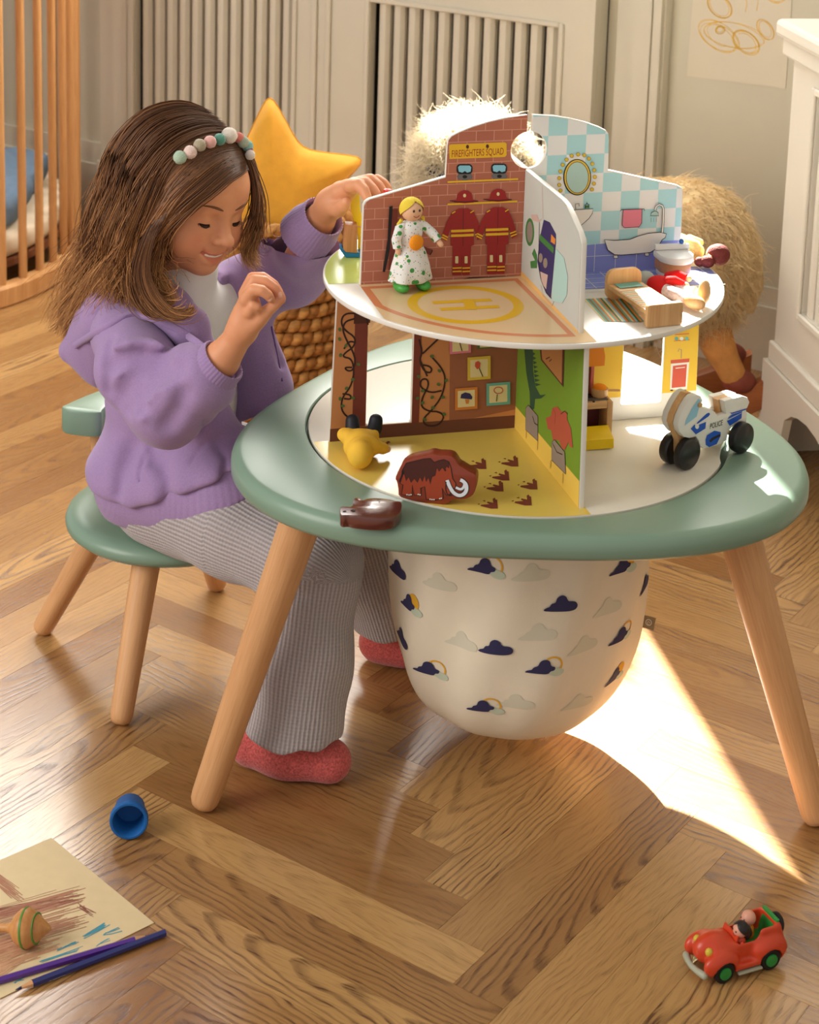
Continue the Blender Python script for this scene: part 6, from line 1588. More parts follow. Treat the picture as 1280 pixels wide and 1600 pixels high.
mb.tube(pts, 0.0085, 8, cap=False).build('bridle', NAV, hs_, smooth=60, world=True)
for sx in (-1, 1):
    MB().ball((-0.030 + sx * 0.066, 0.822, 0.508), (0.015, 0.010, 0.010), 14, 10).build('eye', NAV, hs_, smooth=180, world=True)
    MB().tube([(-0.018 + sx * 0.03, 0.92, 0.540), (-0.02 + sx * 0.04, 0.915, 0.562), (-0.025 + sx * 0.042, 0.91, 0.580)], [0.018, 0.014, 0.004], 10).build('ear', FURB, hs_, smooth=60, world=True)
MB().tube([(0.430, 1.0, 0.36), (0.454, 1.0, 0.33), (0.464, 1.0, 0.27), (0.462, 1.0, 0.22)], [0.018, 0.022, 0.018, 0.006], 12, round_end=(True, True)).build('tail', FURT, hs_, smooth=60, world=True)
# ---------------------------------------------------------------- the girl
def J(u, v, Y):
    d = pix_ray(u, v); t = (Y - CAM_POS[1]) / d[1]; return (CAM_POS + t * d).astype(np.float32)
def group(P, c, R, f, k=0.03):
    """evaluate f only near its bounding sphere"""
    d = vlen(P - np.asarray(c, np.float32)) - R
    m = d < k
    if m.any(): d = d.copy(); d[m] = f(P[m])
    return d
def surf(f, u, v, t0=1.6, t1=3.2):
    """where the sight line meets the cloth"""
    d = pix_ray(u, v); t = t0
    for _ in range(160):
        x = (CAM_POS + d * t).astype(np.float32)[None]; s = float(f(x)[0])
        if s < 0.0004: break
        t += max(s * 0.7, 0.0008)
        if t > t1: return None
    return CAM_POS + d * t
girl = thing('person', 'girl in a purple hoodie seated on the stool, reaching towards the dollhouse', 'person', (-0.435, 0.16, 0.0))
# torso frame
FT = np.array([0.80, -0.60, 0.0], np.float32); RT = np.array([-0.60, -0.80, 0.0], np.float32); TR = np.stack([RT, FT, np.array([0, 0, 1], np.float32)], 1)
# head frame: looks right, towards the camera and down
yaw = math.radians(47); pit = math.radians(10)
HF = np.array([math.sin(yaw) * math.cos(pit), -math.cos(yaw) * math.cos(pit), -math.sin(pit)]); HU = np.array([math.sin(yaw) * math.sin(pit), -math.cos(yaw) * math.sin(pit), math.cos(pit)])
HR = np.cross(HF, HU); ph = math.radians(9); HR, HU = HR * math.cos(ph) + HU * math.sin(ph), HU * math.cos(ph) - HR * math.sin(ph)
EM = J(350.5, 347, 0.045).astype(float); HC = EM - HF * 0.070
HM = np.stack([-HR, HF, HU], 1).astype(np.float32)        # local x = her left, y = forward, z = up
def hl(x, y, z): return (HC + HM @ np.array([x, y, z])).astype(np.float32)
HCf = HC.astype(np.float32)
def f_head(P):
    q = (P - HCf) @ HM; x, y, z = q[:, 0], q[:, 1], q[:, 2]; a = np.stack([np.abs(x), y, z], 1)
    d = s_ell(a, (0, -0.012, 0.024), (0.0655, 0.0790, 0.0730))
    d = smin(d, s_ell(a, (0, 0.018, -0.022), (0.0570, 0.0530, 0.0570)), 0.018)
    d = smin(d, s_ell(a, (0, 0.034, 0.030), (0.050, 0.038, 0.040)), 0.02)
    d = smin(d, s_ell(a, (0.0300, 0.0420, -0.0270), (0.0275, 0.0225, 0.0245)), 0.014)          # cheeks
    d = smin(d, s_ell(a, (0, 0.0520, -0.0610), (0.0190, 0.0165, 0.0150)), 0.014)               # chin
    d = smin(d, s_ell(a, (0, 0.0550, -0.0430), (0.0230, 0.0135, 0.0150)), 0.010)               # mouth mound
    d = smax(d, -s_ell(a, (0.0235, 0.0810, 0.0010), (0.0165, 0.0150, 0.0095)), 0.010)           # sockets
    d = smin(d, s_ell(a, (0.0235, 0.0525, -0.0005), (0.0135, 0.0135, 0.0115)), 0.0025)           # lids over the eyes
    d = smin(d, s_cap(a, (0, 0.0650, 0.006), (0, 0.0800, -0.0185), 0.0060, 0.0078), 0.008)      # nose
    d = smin(d, s_ell(a, (0, 0.0838, -0.0200), (0.0084, 0.0080, 0.0074)), 0.004)
    d = smin(d, s_ell(a, (0.0082, 0.0752, -0.0228), (0.0058, 0.0066, 0.0052)), 0.003)
    d = smax(d, -s_ell(a, (0.0048, 0.0785, -0.0280), (0.0025, 0.0036, 0.0020)), 0.0012)
    up_ = s_chain(a, [(0, 0.0705, -0.0405), (0.012, 0.0690, -0.0395), (0.0265, 0.0585, -0.0350)], [0.0036, 0.0034, 0.0018])
    lo_ = s_chain(a, [(0, 0.0685, -0.0535), (0.012, 0.0665, -0.0510), (0.0255, 0.0585, -0.0380)], [0.0042, 0.0038, 0.0016])
    d = smin(d, up_, 0.003); d = smin(d, lo_, 0.003)
    mo = s_chain(a, [(0, 0.0730, -0.0466), (0.012, 0.0710, -0.0448), (0.0250, 0.0615, -0.0366)], [0.0038, 0.0034, 0.0014])
    d = smax(d, -mo, 0.0015)
    d = smax(d, -s_cap(a, (0.0295, 0.0590, -0.0330), (0.0305, 0.0560, -0.0390), 0.0018, 0.0018), 0.004)   # dimple
    ear = s_ell(a, (0.0640, -0.0080, -0.0080), (0.0090, 0.0150, 0.0210)); d = smin(d, ear, 0.006)
    return d
WR = [J(262, 632, -0.035), J(346, 562, -0.060), J(370, 530, -0.066), J(380, 508, -0.070), J(388, 474, -0.072)]
def f_rhand(P):
    d = s_chain(P, WR[1:4], [0.0215, 0.0165, 0.0155])
    d = smin(d, s_chain(P, [J(376, 516, -0.068), J(384, 488, -0.070), J(388, 468, -0.074)], [0.0150, 0.0150, 0.0110]), 0.010)
    d = smin(d, s_chain(P, [J(384, 514, -0.070), J(394, 496, -0.073), J(394, 478, -0.077)], [0.0140, 0.0125, 0.0090]), 0.010)
    e = s_chain(P, [J(386, 463, -0.070), J(398, 439, -0.070), J(414, 440, -0.072), J(429, 450, -0.075), J(438, 461, -0.077)], [0.0090, 0.0076, 0.0068, 0.0060, 0.0051])      # index
    e2 = s_chain(P, [J(384, 460, -0.058), J(395, 435, -0.056), J(411, 434, -0.058), J(428, 445, -0.062), J(436, 456, -0.065)], [0.0088, 0.0076, 0.0068, 0.0060, 0.0051])                                    # middle, behind
    e3 = s_chain(P, [J(386, 468, -0.082), J(396, 453, -0.088), J(409, 454, -0.091), J(419, 461, -0.091), J(423, 467, -0.089)], [0.0088, 0.0074, 0.0066, 0.0058, 0.0050])       # ring
    e4 = s_chain(P, [J(390, 488, -0.085), J(396, 478, -0.090), J(402, 480, -0.091), J(404, 486, -0.088)], [0.0078, 0.0062, 0.0056, 0.0048])                                     # little, curled
    th = s_chain(P, [J(390, 512, -0.078), J(406, 499, -0.083), J(419, 485, -0.083), J(431, 475, -0.081), J(440, 468, -0.080)], [0.0118, 0.0092, 0.0074, 0.0064, 0.0052])
    for q, k in ((e, .0022), (e2, .0022), (e3, .0022), (e4, .0020), (th, .004)): d = smin(d, q, k)
    return d
def f_lhand(P):
    d = s_chain(P, [J(492, 352, 0.105), J(506, 333, 0.090), J(518, 318, 0.075)], [0.0190, 0.0175, 0.0165])
    d = smin(d, s_chain(P, [J(516, 318, 0.078), J(534, 302, 0.066), J(552, 291, 0.052)], [0.0170, 0.0155, 0.0105]), 0.010)
    d = smin(d, s_chain(P, [J(520, 312, 0.090), J(545, 297, 0.085), J(566, 288, 0.078)], [0.0150, 0.0140, 0.0100]), 0.010)
    e = s_chain(P, [J(548, 291, 0.044), J(560, 289, 0.036), J(569, 298, 0.028), J(574, 309, 0.022)], [0.0092, 0.0080, 0.0070, 0.0060])
    e2 = s_chain(P, [J(556, 288, 0.056), J(571, 286, 0.048), J(582, 296, 0.040), J(589, 305, 0.034)], [0.0092, 0.0080, 0.0070, 0.0060])
    e3 = s_chain(P, [J(562, 286, 0.070), J(579, 281, 0.064), J(591, 290, 0.056), J(598, 300, 0.050)], [0.0090, 0.0078, 0.0068, 0.0060])
    e4 = s_chain(P, [J(570, 286, 0.084), J(590, 281, 0.080), J(600, 287, 0.074), J(606, 294, 0.070)], [0.0080, 0.0070, 0.0062, 0.0055])
    th = s_chain(P, [J(520, 325, 0.062), J(530, 328, 0.050), J(537, 322, 0.040), J(541, 316, 0.036)], [0.0110, 0.0092, 0.0080, 0.0062])
    for q, k in ((e, .0022), (e2, .0022), (e3, .0022), (e4, .0020), (th, .004)): d = smin(d, q, k)
    return d
NK = np.array([-0.425, 0.135, 0.525], np.float32)
RS = np.array([-0.474, 0.066, 0.488], np.float32); RE = WR[0]; RW = WR[1]
LS = np.array([-0.352, 0.208, 0.500], np.float32); LE = J(462, 424, 0.19); LW = J(500, 343, 0.098)
def f_body(P):
    d = group(P, HC, 0.125, f_head)
    nk = s_cap(P, hl(0, -0.012, -0.045), NK, 0.031, 0.034); d = smin(d, nk, 0.014)
    d = np.minimum(d, 10.0)
    t = s_cap(P, NK - np.array([0, 0, 0.03], np.float32), (-0.428, 0.145, 0.29), 0.05, 0.055); d = smin(d, t, 0.02)
    d = smin(d, s_chain(P, [RS, RE, RW], [0.030, 0.024, 0.0215]), 0.012); d = smin(d, s_chain(P, [LS, LE, LW], [0.030, 0.024, 0.0195]), 0.012)
    d = smin(d, s_chain(P, [NK - np.array([0, 0, 0.03], np.float32), RS], [0.035, 0.03]), 0.012); d = smin(d, s_chain(P, [NK - np.array([0, 0, 0.03], np.float32), LS], [0.035, 0.03]), 0.012)
    d = smin(d, group(P, J(392, 500, -0.07), 0.085, f_rhand), 0.004); d = smin(d, group(P, J(545, 310, 0.065), 0.085, f_lhand), 0.004)
    return d
SKIN = mat('child_skin', (217, 152, 112), 0.48, 0.35, var=0.05, vscale=25, sss=0.25)
def skin_extra():
    nt = SKIN.node_tree; b = nt.nodes['Principled BSDF']
    at = nt.nodes.new('ShaderNodeAttribute'); at.attribute_name = 'flush'
    mx = nt.nodes.new('ShaderNodeMix'); mx.data_type = 'RGBA'
    old = b.inputs['Base Color'].links[0].from_socket
    nt.links.new(at.outputs['Fac'], mx.inputs['Factor']); nt.links.new(old, mx.inputs['A']); mx.inputs['B'].default_value = lin((200, 104, 90)); nt.links.new(mx.outputs['Result'], b.inputs['Base Color'])
skin_extra()
def flush(V):
    q = (V - HC) @ HM.astype(float); ax_ = np.abs(q[:, 0]); out = 0.30 * np.exp(-(((ax_ - 0.033) / 0.014) ** 2 + ((q[:, 2] + 0.024) / 0.013) ** 2)) * (q[:, 1] > 0.02)
    lips = np.exp(-((q[:, 2] + 0.0470 - 0.010 * (ax_ / 0.02) ** 2) / (0.0092 - 0.0055 * np.clip(ax_ / 0.022, 0, 1))) ** 6) * np.clip((0.0240 - ax_) / 0.004, 0, 1)
    return {'flush': np.clip(out + 0.62 * lips * (q[:, 1] > 0.052), 0, 1)}
sculpt('body', f_body, (-0.56, -0.12, 0.22), (-0.13, 0.27, 0.79), 0.0019, SKIN, girl, 1, attrs=flush)
# eyes: lash line under the lowered lid, brows, teeth
LASH = mat('dark_lashes', (52, 34, 26), 0.8, 0.1); BROW = mat('brown_brow', (118, 78, 54), 0.9)
def to_head(pts): return [tuple(hl(*p)) for p in pts]
for sx in (-1, 1):
    arc = []
    for t in np.linspace(-1, 1, 11):
        x = 0.0235 + 0.0130 * t; z = -0.0052 + 0.0030 * abs(t) ** 2
        dx, dz = (x - 0.0235) / 0.0135, (z + 0.0005) / 0.0115; y = 0.0525 + 0.0136 * math.sqrt(max(0.02, 1 - dx * dx - dz * dz)) + 0.0004; arc.append((sx * x, y, z))
    MB().tube(to_head(arc), [0.0005, 0.0010, 0.0014, 0.0016, 0.0017, 0.0017, 0.0017, 0.0016, 0.0014, 0.0010, 0.0005], 8).build('lash_line', LASH, girl, smooth=60, world=True)
    MB().tube(to_head([(p[0], p[1] + 0.0002, p[2] - 0.0021 + 0.0012 * abs(i - 4) / 4) for i, p in enumerate(arc[1:-1])]), [0.0004, 0.0010, 0.0015, 0.0017, 0.0018, 0.0017, 0.0014, 0.0009, 0.0004], 8).build('eye', mat('dark_brown_eye', (62, 40, 30), 0.2, 0.5), girl, smooth=60, world=True)
    for k in range(2, 10):
        p = arc[k]; MB().tube(to_head([p, (p[0] + sx * 0.0007, p[1] + 0.0024, p[2] - 0.0016), (p[0] + sx * 0.0014, p[1] + 0.0040, p[2] - 0.0024)]), [0.0006, 0.0004, 0.0001], 5).build('eyelash', LASH, girl, world=True)
    crs = []
    for t in np.linspace(-1, 1, 9):
        x = 0.0235 + 0.0118 * t; z = 0.0050 - 0.0022 * t * t; dx, dz = (x - 0.0235) / 0.0135, (z + 0.0005) / 0.0115; crs.append((sx * x, 0.0525 + 0.0134 * math.sqrt(max(0.02, 1 - dx * dx - dz * dz)), z))
    MB().tube(to_head(crs), [0.0001] + [0.0005] * 7 + [0.0001], 6).build('lid_crease', mat('lid_shade', (150, 92, 66), 0.6), girl, smooth=60, world=True)
    br = []
    for t in np.linspace(0, 1, 9):
        x = 0.0100 + 0.0270 * t; z = 0.0160 + 0.0045 * math.sin(t * 2.2); p = hl(sx * x, 0.085, z).astype(float)
        for _ in range(60):
            s = float(f_head(p.astype(np.float32)[None])[0])
            if s < 0.0003: break
            p = p - HF * s * 0.7
        br.append(tuple(p))
    MB().tube(br, [0.0006, 0.0012, 0.0015, 0.0016, 0.0015, 0.0013, 0.0011, 0.0008, 0.0003], 8).build('eyebrow', BROW, girl, smooth=60, world=True)
th = [(x, 0.0685 - 14 * x * x, -0.0448 + 10 * x * x) for x in np.linspace(-0.0150, 0.0150, 9)]
MB().tube(to_head(th), 0.0019, 8, round_end=(True, True)).build('teeth', mat('milk_teeth', (236, 228, 216), 0.25), girl, smooth=60, world=True)
mi_ = [(x, 0.0655 - 12 * x * x, -0.0475 + 15 * x * x) for x in np.linspace(-0.0215, 0.0215, 9)]
MB().tube(to_head(mi_), 0.0030, 8, round_end=(True, True)).build('inner_mouth', mat('inner_mouth_red', (104, 36, 34), 0.5), girl, smooth=60, world=True)
NAIL = mat('finger_nail', (224, 168, 146), 0.3)
for a, r in (((438, 461, -0.081), .0030), ((422, 467, -0.094), .0028), ((438, 464, -0.083), .0030)):
    MB().ball(J(*a), (r, 0.0012, r * 1.2), 10, 8).build('nail', NAIL, girl, smooth=180, world=True)

# --- clothes
def tor(P, grow=0.0):
    d = s_ell(P, (-0.430, 0.146, 0.285), (0.098 + grow, 0.089 + grow, 0.092 + grow), TR)
    d = smin(d, s_ell(P, (-0.424, 0.142, 0.375), (0.092 + grow, 0.083 + grow, 0.105 + grow), TR), 0.03)
    d = smin(d, s_ell(P, (-0.420, 0.140, 0.450), (0.090 + grow, 0.066 + grow, 0.082 + grow), TR), 0.03)
    return d
def f_shirt(P):
    d = tor(P, -0.010)
    d = smin(d, s_cap(P, RS, LS, 0.033, 0.033), 0.03)
    q = (P - NK) @ TR; d = smin(d, s_cap(P, NK - np.array([0, 0, 0.02], np.float32), NK + np.array([0.010, -0.012, 0.030], np.float32), 0.046, 0.043), 0.02)
    n = s_cap(P, NK + np.array([0.002, -0.004, 0.02], np.float32), NK + np.array([0.018, -0.016, 0.09], np.float32), 0.034, 0.044); d = smax(d, -n, 0.004)
    d = d + 0.0016 * np.sin(q[:, 0] * 120 + P[:, 2] * 38) * np.clip((0.5 - P[:, 2]) * 8, 0, 1)
    return np.maximum(d, 0.225 - P[:, 2])
sculpt('white_shirt', f_shirt, (-0.56, 0.02, 0.215), (-0.29, 0.29, 0.60), 0.0032, mat('white_cotton_jersey', (242, 240, 236), 0.85, 0.15, var=0.02, vscale=30, bump=0.08, bscale=500), girl, 2)
HT_ = J(110, 549, 0.150)
def f_hood0(P):
    d = tor(P, 0.004)
    d = smin(d, s_cap(P, RS, LS, 0.044, 0.040), 0.035)
    # lower edge swells over the rib band
    d = smin(d, s_ell(P, (-0.432, 0.148, 0.272), (0.106, 0.098, 0.055), TR), 0.02)
    d = smin(d, s_chain(P, [(-0.452, 0.098, 0.280), (-0.400, 0.066, 0.288), (-0.345, 0.035, 0.295)], [0.078, 0.078, 0.074]), 0.02)
    # near sleeve
    sl_ = s_chain(P, [RS, (RS + RE) / 2 + np.array([-0.012, -0.014, 0.006], np.float32), RE, RE * .5 + RW * .5, J(318, 594, -0.055)], [0.047, 0.048, 0.049, 0.045, 0.037], 0.012)
    d = smin(d, sl_, 0.012)
    ll = s_chain(P, [LS, LE, LE * .5 + LW * .5, J(478, 366, 0.112)], [0.045, 0.042, 0.040, 0.037], 0.012)
    d = smin(d, ll, 0.014)
    # hanging far front panel
    d = smin(d, s_chain(P, [(-0.345, 0.185, 0.475), (-0.316, 0.165, 0.42), (-0.300, 0.150, 0.35), (-0.310, 0.140, 0.27)], [0.030, 0.026, 0.026, 0.026]), 0.018)
    # near front panel
    d = smin(d, s_chain(P, [(-0.415, 0.065, 0.47), (-0.372, 0.040, 0.38), (-0.352, 0.045, 0.30)], [0.026, 0.034, 0.036]), 0.022)
    return d
def f_hoodpiece(P):
    hd_ = s_chain(P, [J(226, 466, 0.090), J(192, 490, 0.110), J(154, 522, 0.135), HT_], [0.040, 0.046, 0.036, 0.010], 0.02)
    hd_ = smin(hd_, s_chain(P, [J(215, 455, 0.19), J(180, 490, 0.185), J(150, 525, 0.16)], [0.035, 0.036, 0.026]), 0.02)
    hd_ = smin(hd_, s_chain(P, [J(186, 540, 0.130), J(162, 560, 0.140), HT_], [0.040, 0.032, 0.009], 0.02), 0.02)
    hd_ = smin(hd_, s_chain(P, [J(226, 466, 0.090), J(262, 488, 0.050), J(296, 512, 0.030), J(330, 560, 0.015)], [0.040, 0.032, 0.024, 0.012], 0.01), 0.015)
    slv = s_chain(P, [RS + np.array([0.004, 0.004, 0.0], np.float32), (RS + RE) / 2 + np.array([-0.012, -0.014, 0.006], np.float32), RE], [0.047, 0.048, 0.049], 0.012)
    hd_ = smax(hd_, -(slv - 0.0005), 0.003)
    hd_ = hd_ + 0.0012 * np.sin(P[:, 0] * 90 + P[:, 2] * 70)
    n = s_cap(P, NK + np.array([0.0, 0.0, -0.012], np.float32), NK + np.array([0.02, -0.014, 0.08], np.float32), 0.046, 0.060)
    return smax(hd_, -n, 0.006)
def f_open(P):
    """front opening and neck hole"""
    q = (P - np.array([-0.42, 0.14, 0.0], np.float32)) @ TR; l = -q[:, 0]; z = P[:, 2]
    a = np.interp(z, [0.20, 0.28, 0.36, 0.44, 0.50, 0.56], [0.030, 0.020, 0.004, -0.020, -0.034, -0.046]); b = np.interp(z, [0.20, 0.28, 0.36, 0.44, 0.50, 0.56], [0.036, 0.042, 0.052, 0.058, 0.058, 0.056])
    w = np.maximum(np.maximum(a - l, l - b), 0.030 - q[:, 1])
    n = s_cap(P, NK + np.array([0.0, 0.0, -0.012], np.float32), NK + np.array([0.02, -0.014, 0.08], np.float32), 0.050, 0.062)
    return np.minimum(w, n)
creases = [([(172, 530), (166, 559), (166, 584), (168, 612)], 0.0045, 0.008), ([(175, 566), (195, 559), (221, 556), (254, 556)], 0.0100, 0.016), ([(187, 620), (202, 597), (218, 582), (238, 574), (272, 574)], 0.0105, 0.016),
    ([(195, 640), (204, 618), (215, 602)], 0.0080, 0.012), ([(216, 634), (214, 616), (225, 610), (236, 598), (252, 586)], 0.0095, 0.014),
    ([(236, 700), (238, 715)], 0.0060, 0.014), ([(320, 659), (319, 695), (304, 715), (294, 736), (294, 760)], 0.0040, 0.005), ([(225, 713), (218, 740), (221, 781)], 0.0036, 0.005),
    ([(262, 664), (278, 640), (286, 616)], 0.0055, 0.018), ([(205, 700), (190, 740), (186, 770)], 0.0070, 0.020), ([(250, 720), (262, 750), (262, 778)], 0.0060, 0.020), ([(340, 690), (352, 715), (350, 738)], 0.0055, 0.014), ([(425, 470), (432, 520), (440, 570)], 0.0050, 0.008)]
rolls = [[(180, 549), (202, 545), (230, 543), (262, 549)], [(186, 588), (205, 574), (230, 565), (264, 563)], [(192, 612), (206, 598), (224, 592), (244, 586)], [(224, 650), (223, 626), (233, 614), (254, 600)], [(400, 392), (416, 380), (430, 372)], [(440, 352), (452, 366), (456, 384)]]
RL = []
for pl_ in rolls:
    pts = [surf(f_hood0, *p) for p in pl_]; pts = [(p + FWD * 0.0042).astype(np.float32) for p in pts if p is not None]
    if len(pts) > 1: RL.append(pts)
CR = []
for pl_, r, k in creases:
    pts = [surf(f_hood0, *p) for p in pl_]; pts = [p.astype(np.float32) for p in pts if p is not None]
    if len(pts) > 1: CR.append((pts, r, k))
def hemz(P): return 0.222 + 0.52 * np.clip(P[:, 0] + 0.455, -0.01, 0.17)
def f_hoodie(P):
    d = f_hood0(P)
    d = d + 0.0016 * np.sin(P[:, 2] * 75 + P[:, 0] * 60) * np.sin(P[:, 0] * 50 - P[:, 1] * 40)
    for pts in RL:
        c = np.mean(pts, 0); m = vlen(P - c) < max(vlen(p - c) for p in pts) + 0.03
        if m.any(): d[m] = smin(d[m], s_chain(P[m], pts, [0.008] + [0.0115] * (len(pts) - 2) + [0.008]), 0.005)
    for pts, r, k in CR:
        c = np.mean(pts, 0); R_ = max(vlen(p - c) for p in pts) + r
        m = vlen(P - c) < R_ + 0.025
        if m.any(): d[m] = smax(d[m], -s_chain(P[m], pts, [r] * len(pts)), k)
    d = smax(d, -f_open(P), 0.004)
    d = d - 0.005 * np.exp(-((P[:, 2] - hemz(P) - 0.082) / 0.020) ** 2)
    d = smax(d, hemz(P) + 0.064 - P[:, 2], 0.010)
    for a, b, r in ((WR[1], WR[2], 0.024), (LW, J(506, 333, 0.090), 0.022)): d = smax(d, -s_cap(P, a, b, r, r), 0.003)
    return d
def fabric(name, rgb, rgb2):
    m = mat(name, rgb, 0.92, 0.10, bump=0.12, bscale=700, sheen=0.25); nt = m.node_tree; b = nt.nodes['Principled BSDF']
    tc = nt.nodes.new('ShaderNodeTexCoord'); n = nt.nodes.new('ShaderNodeTexNoise'); n.inputs['Scale'].default_value = 500; n.inputs['Detail'].default_value = 2; nt.links.new(tc.outputs['Object'], n.inputs['Vector'])
    x = nt.nodes.new('ShaderNodeMix'); x.data_type = 'RGBA'; x.inputs['A'].default_value = lin(rgb); x.inputs['B'].default_value = lin(rgb2); nt.links.new(n.outputs['Fac'], x.inputs['Factor']); nt.links.new(x.outputs['Result'], b.inputs['Base Color']); return m
PURP = fabric('purple_sweatshirt', (148, 121, 167), (168, 142, 184))
hoodie = sculpt('hoodie', f_hoodie, (-0.62, -0.12, 0.20), (-0.20, 0.31, 0.585), 0.0028, PURP, girl, 1)
def f_hem(P):
    d = tor(P, -0.004); d = smin(d, s_ell(P, (-0.430, 0.147, 0.272), (0.097, 0.089, 0.062), TR), 0.02)
    d = smin(d, s_chain(P, [(-0.452, 0.098, 0.280), (-0.400, 0.066, 0.288), (-0.345, 0.035, 0.295)], [0.0715, 0.0715, 0.0690]), 0.02)
    q = (P - np.array([-0.432, 0.147, 0.0], np.float32)) @ TR
    t = hemz(P); d = smax(d, np.maximum(t + 0.026 - P[:, 2], P[:, 2] - 0.084 - t), 0.005)
    ang = np.arctan2(q[:, 1], q[:, 0]); d = d + 0.0005 * np.sin(ang * 150)
    return smax(d, -f_open(P), 0.003)
sculpt('hood', f_hoodpiece, (-0.62, -0.05, 0.36), (-0.33, 0.27, 0.58), 0.0028, PURP, hoodie, 1)
sculpt('hem_band', f_hem, (-0.57, -0.06, 0.19), (-0.25, 0.29, 0.40), 0.0026, PURP, hoodie, 1)
def cuff(a, b, r0, r1):
    a = Vector(map(float, a)); b = Vector(map(float, b)); ax_ = (b - a).normalized(); s1 = ax_.cross(Vector((0, 0, 1))).normalized(); s2 = s1.cross(ax_); mb = MB(); n = 120; vs = []; fs = []
    prof_ = [(-0.12, 0.012), (-0.03, r0 * .9), (0.0, r0), (0.25, r0 * .98), (0.5, r0 * .96), (0.8, r1 * 1.02), (0.97, r1), (1.0, r1 - 0.0012), (0.97, r1 - 0.003), (0.5, r1 - 0.004)]
    for t, r in prof_:
        for j in range(n):
            q = 2 * PI * j / n; rr = r + (0.0006 if j % 3 == 0 else -0.0003); vs.append(a + (b - a) * t + (s1 * math.cos(q) + s2 * math.sin(q)) * rr)
    for i in range(len(prof_) - 1):
        for j in range(n): fs.append((i * n + j, i * n + (j + 1) % n, (i + 1) * n + (j + 1) % n, (i + 1) * n + j))
    return mb.add(vs, fs).build('cuff', PURP, hoodie, smooth=60, world=True)
cuff(J(312, 600, -0.054), J(350, 562, -0.061), 0.0345, 0.0290)
cuff(J(476, 370, 0.114), J(506, 338, 0.093), 0.0350, 0.0285)
# far panel's fold line, its shade put into the colour; then the hood seam
def ridge(name, pl_, r, m, f=None):
    pts = [surf(f or f_hoodie, *p) for p in pl_]; pts = [Vector(map(float, p)) for p in pts if p is not None]
    if len(pts) > 1: MB().tube(pts, r, 6).build(name, m, hoodie, smooth=60, world=True)
ridge('zip', [(424, 510), (430, 540), (436, 570), (441, 596)], 0.0014, mat('purple_seam', (112, 80, 140), 0.9))
rim_px = smooth_poly([(118, 540), (136, 528), (162, 513), (179, 504), (195, 494), (208, 491), (225, 493), (244, 500), (275, 513), (302, 530), (328, 552)], 1, False)
ridge('hood_rim', rim_px, 0.0048, PURP, lambda P: np.minimum(f_hoodie(P), f_hoodpiece(P)))
ridge('hood_seam', [(205, 450), (214, 462), (222, 474), (226, 488)], 0.0010, mat('purple_seam', (112, 80, 140), 0.9), f_hoodpiece)

# trousers
HPc = np.array([-0.425, 0.140, 0.262], np.float32)
RK = J(492, 884, -0.058); RA = J(458, 1160, -0.092); LK = np.array([-0.195, 0.120, 0.255], np.float32); LA = J(612, 980, 0.165)
RH = np.array([-0.432, 0.085, 0.270], np.float32); LH = np.array([-0.38, 0.185, 0.270], np.float32)
RB = [RH, RH * .5 + RK * .5 + np.array([0, 0, 0.004], np.float32), RK, RK * .5 + RA * .5, RA]; LB = [LH, LH * .5 + LK * .5, LK, LK * .5 + LA * .5, LA]
def f_trs(P):
    d = s_ell(P, HPc, (0.088, 0.084, 0.056), TR)
    d = smin(d, s_chain(P, RB, [0.064, 0.060, 0.053, 0.056, 0.0610], 0.02), 0.03)
    d = smin(d, s_chain(P, LB, [0.062, 0.056, 0.048, 0.046, 0.048], 0.02), 0.03)
    d = smin(d, s_chain(P, [RH, RK], [0.06, 0.045]), 0.02)
    d = d + 0.0018 * np.sin(P[:, 2] * 60 + P[:, 0] * 45) * np.sin(P[:, 1] * 70 + 1.0)
    k1 = surf_k; d = smax(d, -s_chain(P, k1, [0.004] * len(k1)), 0.010)
    d = np.maximum(d, 0.2155 - P[:, 2] - np.clip((vlen(P[:, :2] - np.array([-0.4354, 0.1827], np.float32)) - 0.139) * 6, 0, 1))
    d = smax(d, 0.058 - P[:, 2] + 0.0025 * np.sin(P[:, 0] * 120 + P[:, 1] * 90), 0.004)
    return d
surf_k = [J(440, 940, -0.115), J(462, 930, -0.118), J(478, 934, -0.118)]
def rib_attr(V):
    """angle round the nearest limb, for the knit ribs"""
    best = np.full(len(V), 1e9); ang = np.zeros(len(V)); al = np.zeros(len(V)); acc_ = 0.0
    for B in (RB, LB):
        acc_ = 0.0
        for i in range(len(B) - 1):
            a, b = B[i].astype(float), B[i + 1].astype(float); ba = b - a; L = np.linalg.norm(ba); t = np.clip(((V - a) @ ba) / (L * L), 0, 1); r = V - a - t[:, None] * ba; d = np.linalg.norm(r, axis=1)
            ax_ = ba / L; s1 = np.cross(ax_, [0.25, 0.97, 0.0]); s1 /= np.linalg.norm(s1); s2 = np.cross(s1, ax_)
            m = d < best; best[m] = d[m]; ang[m] = np.arctan2(r[m] @ s1, r[m] @ s2); al[m] = acc_ + t[m] * L; acc_ += L
    return {'rib': np.stack([np.cos(ang) , np.sin(ang), al], 1)}
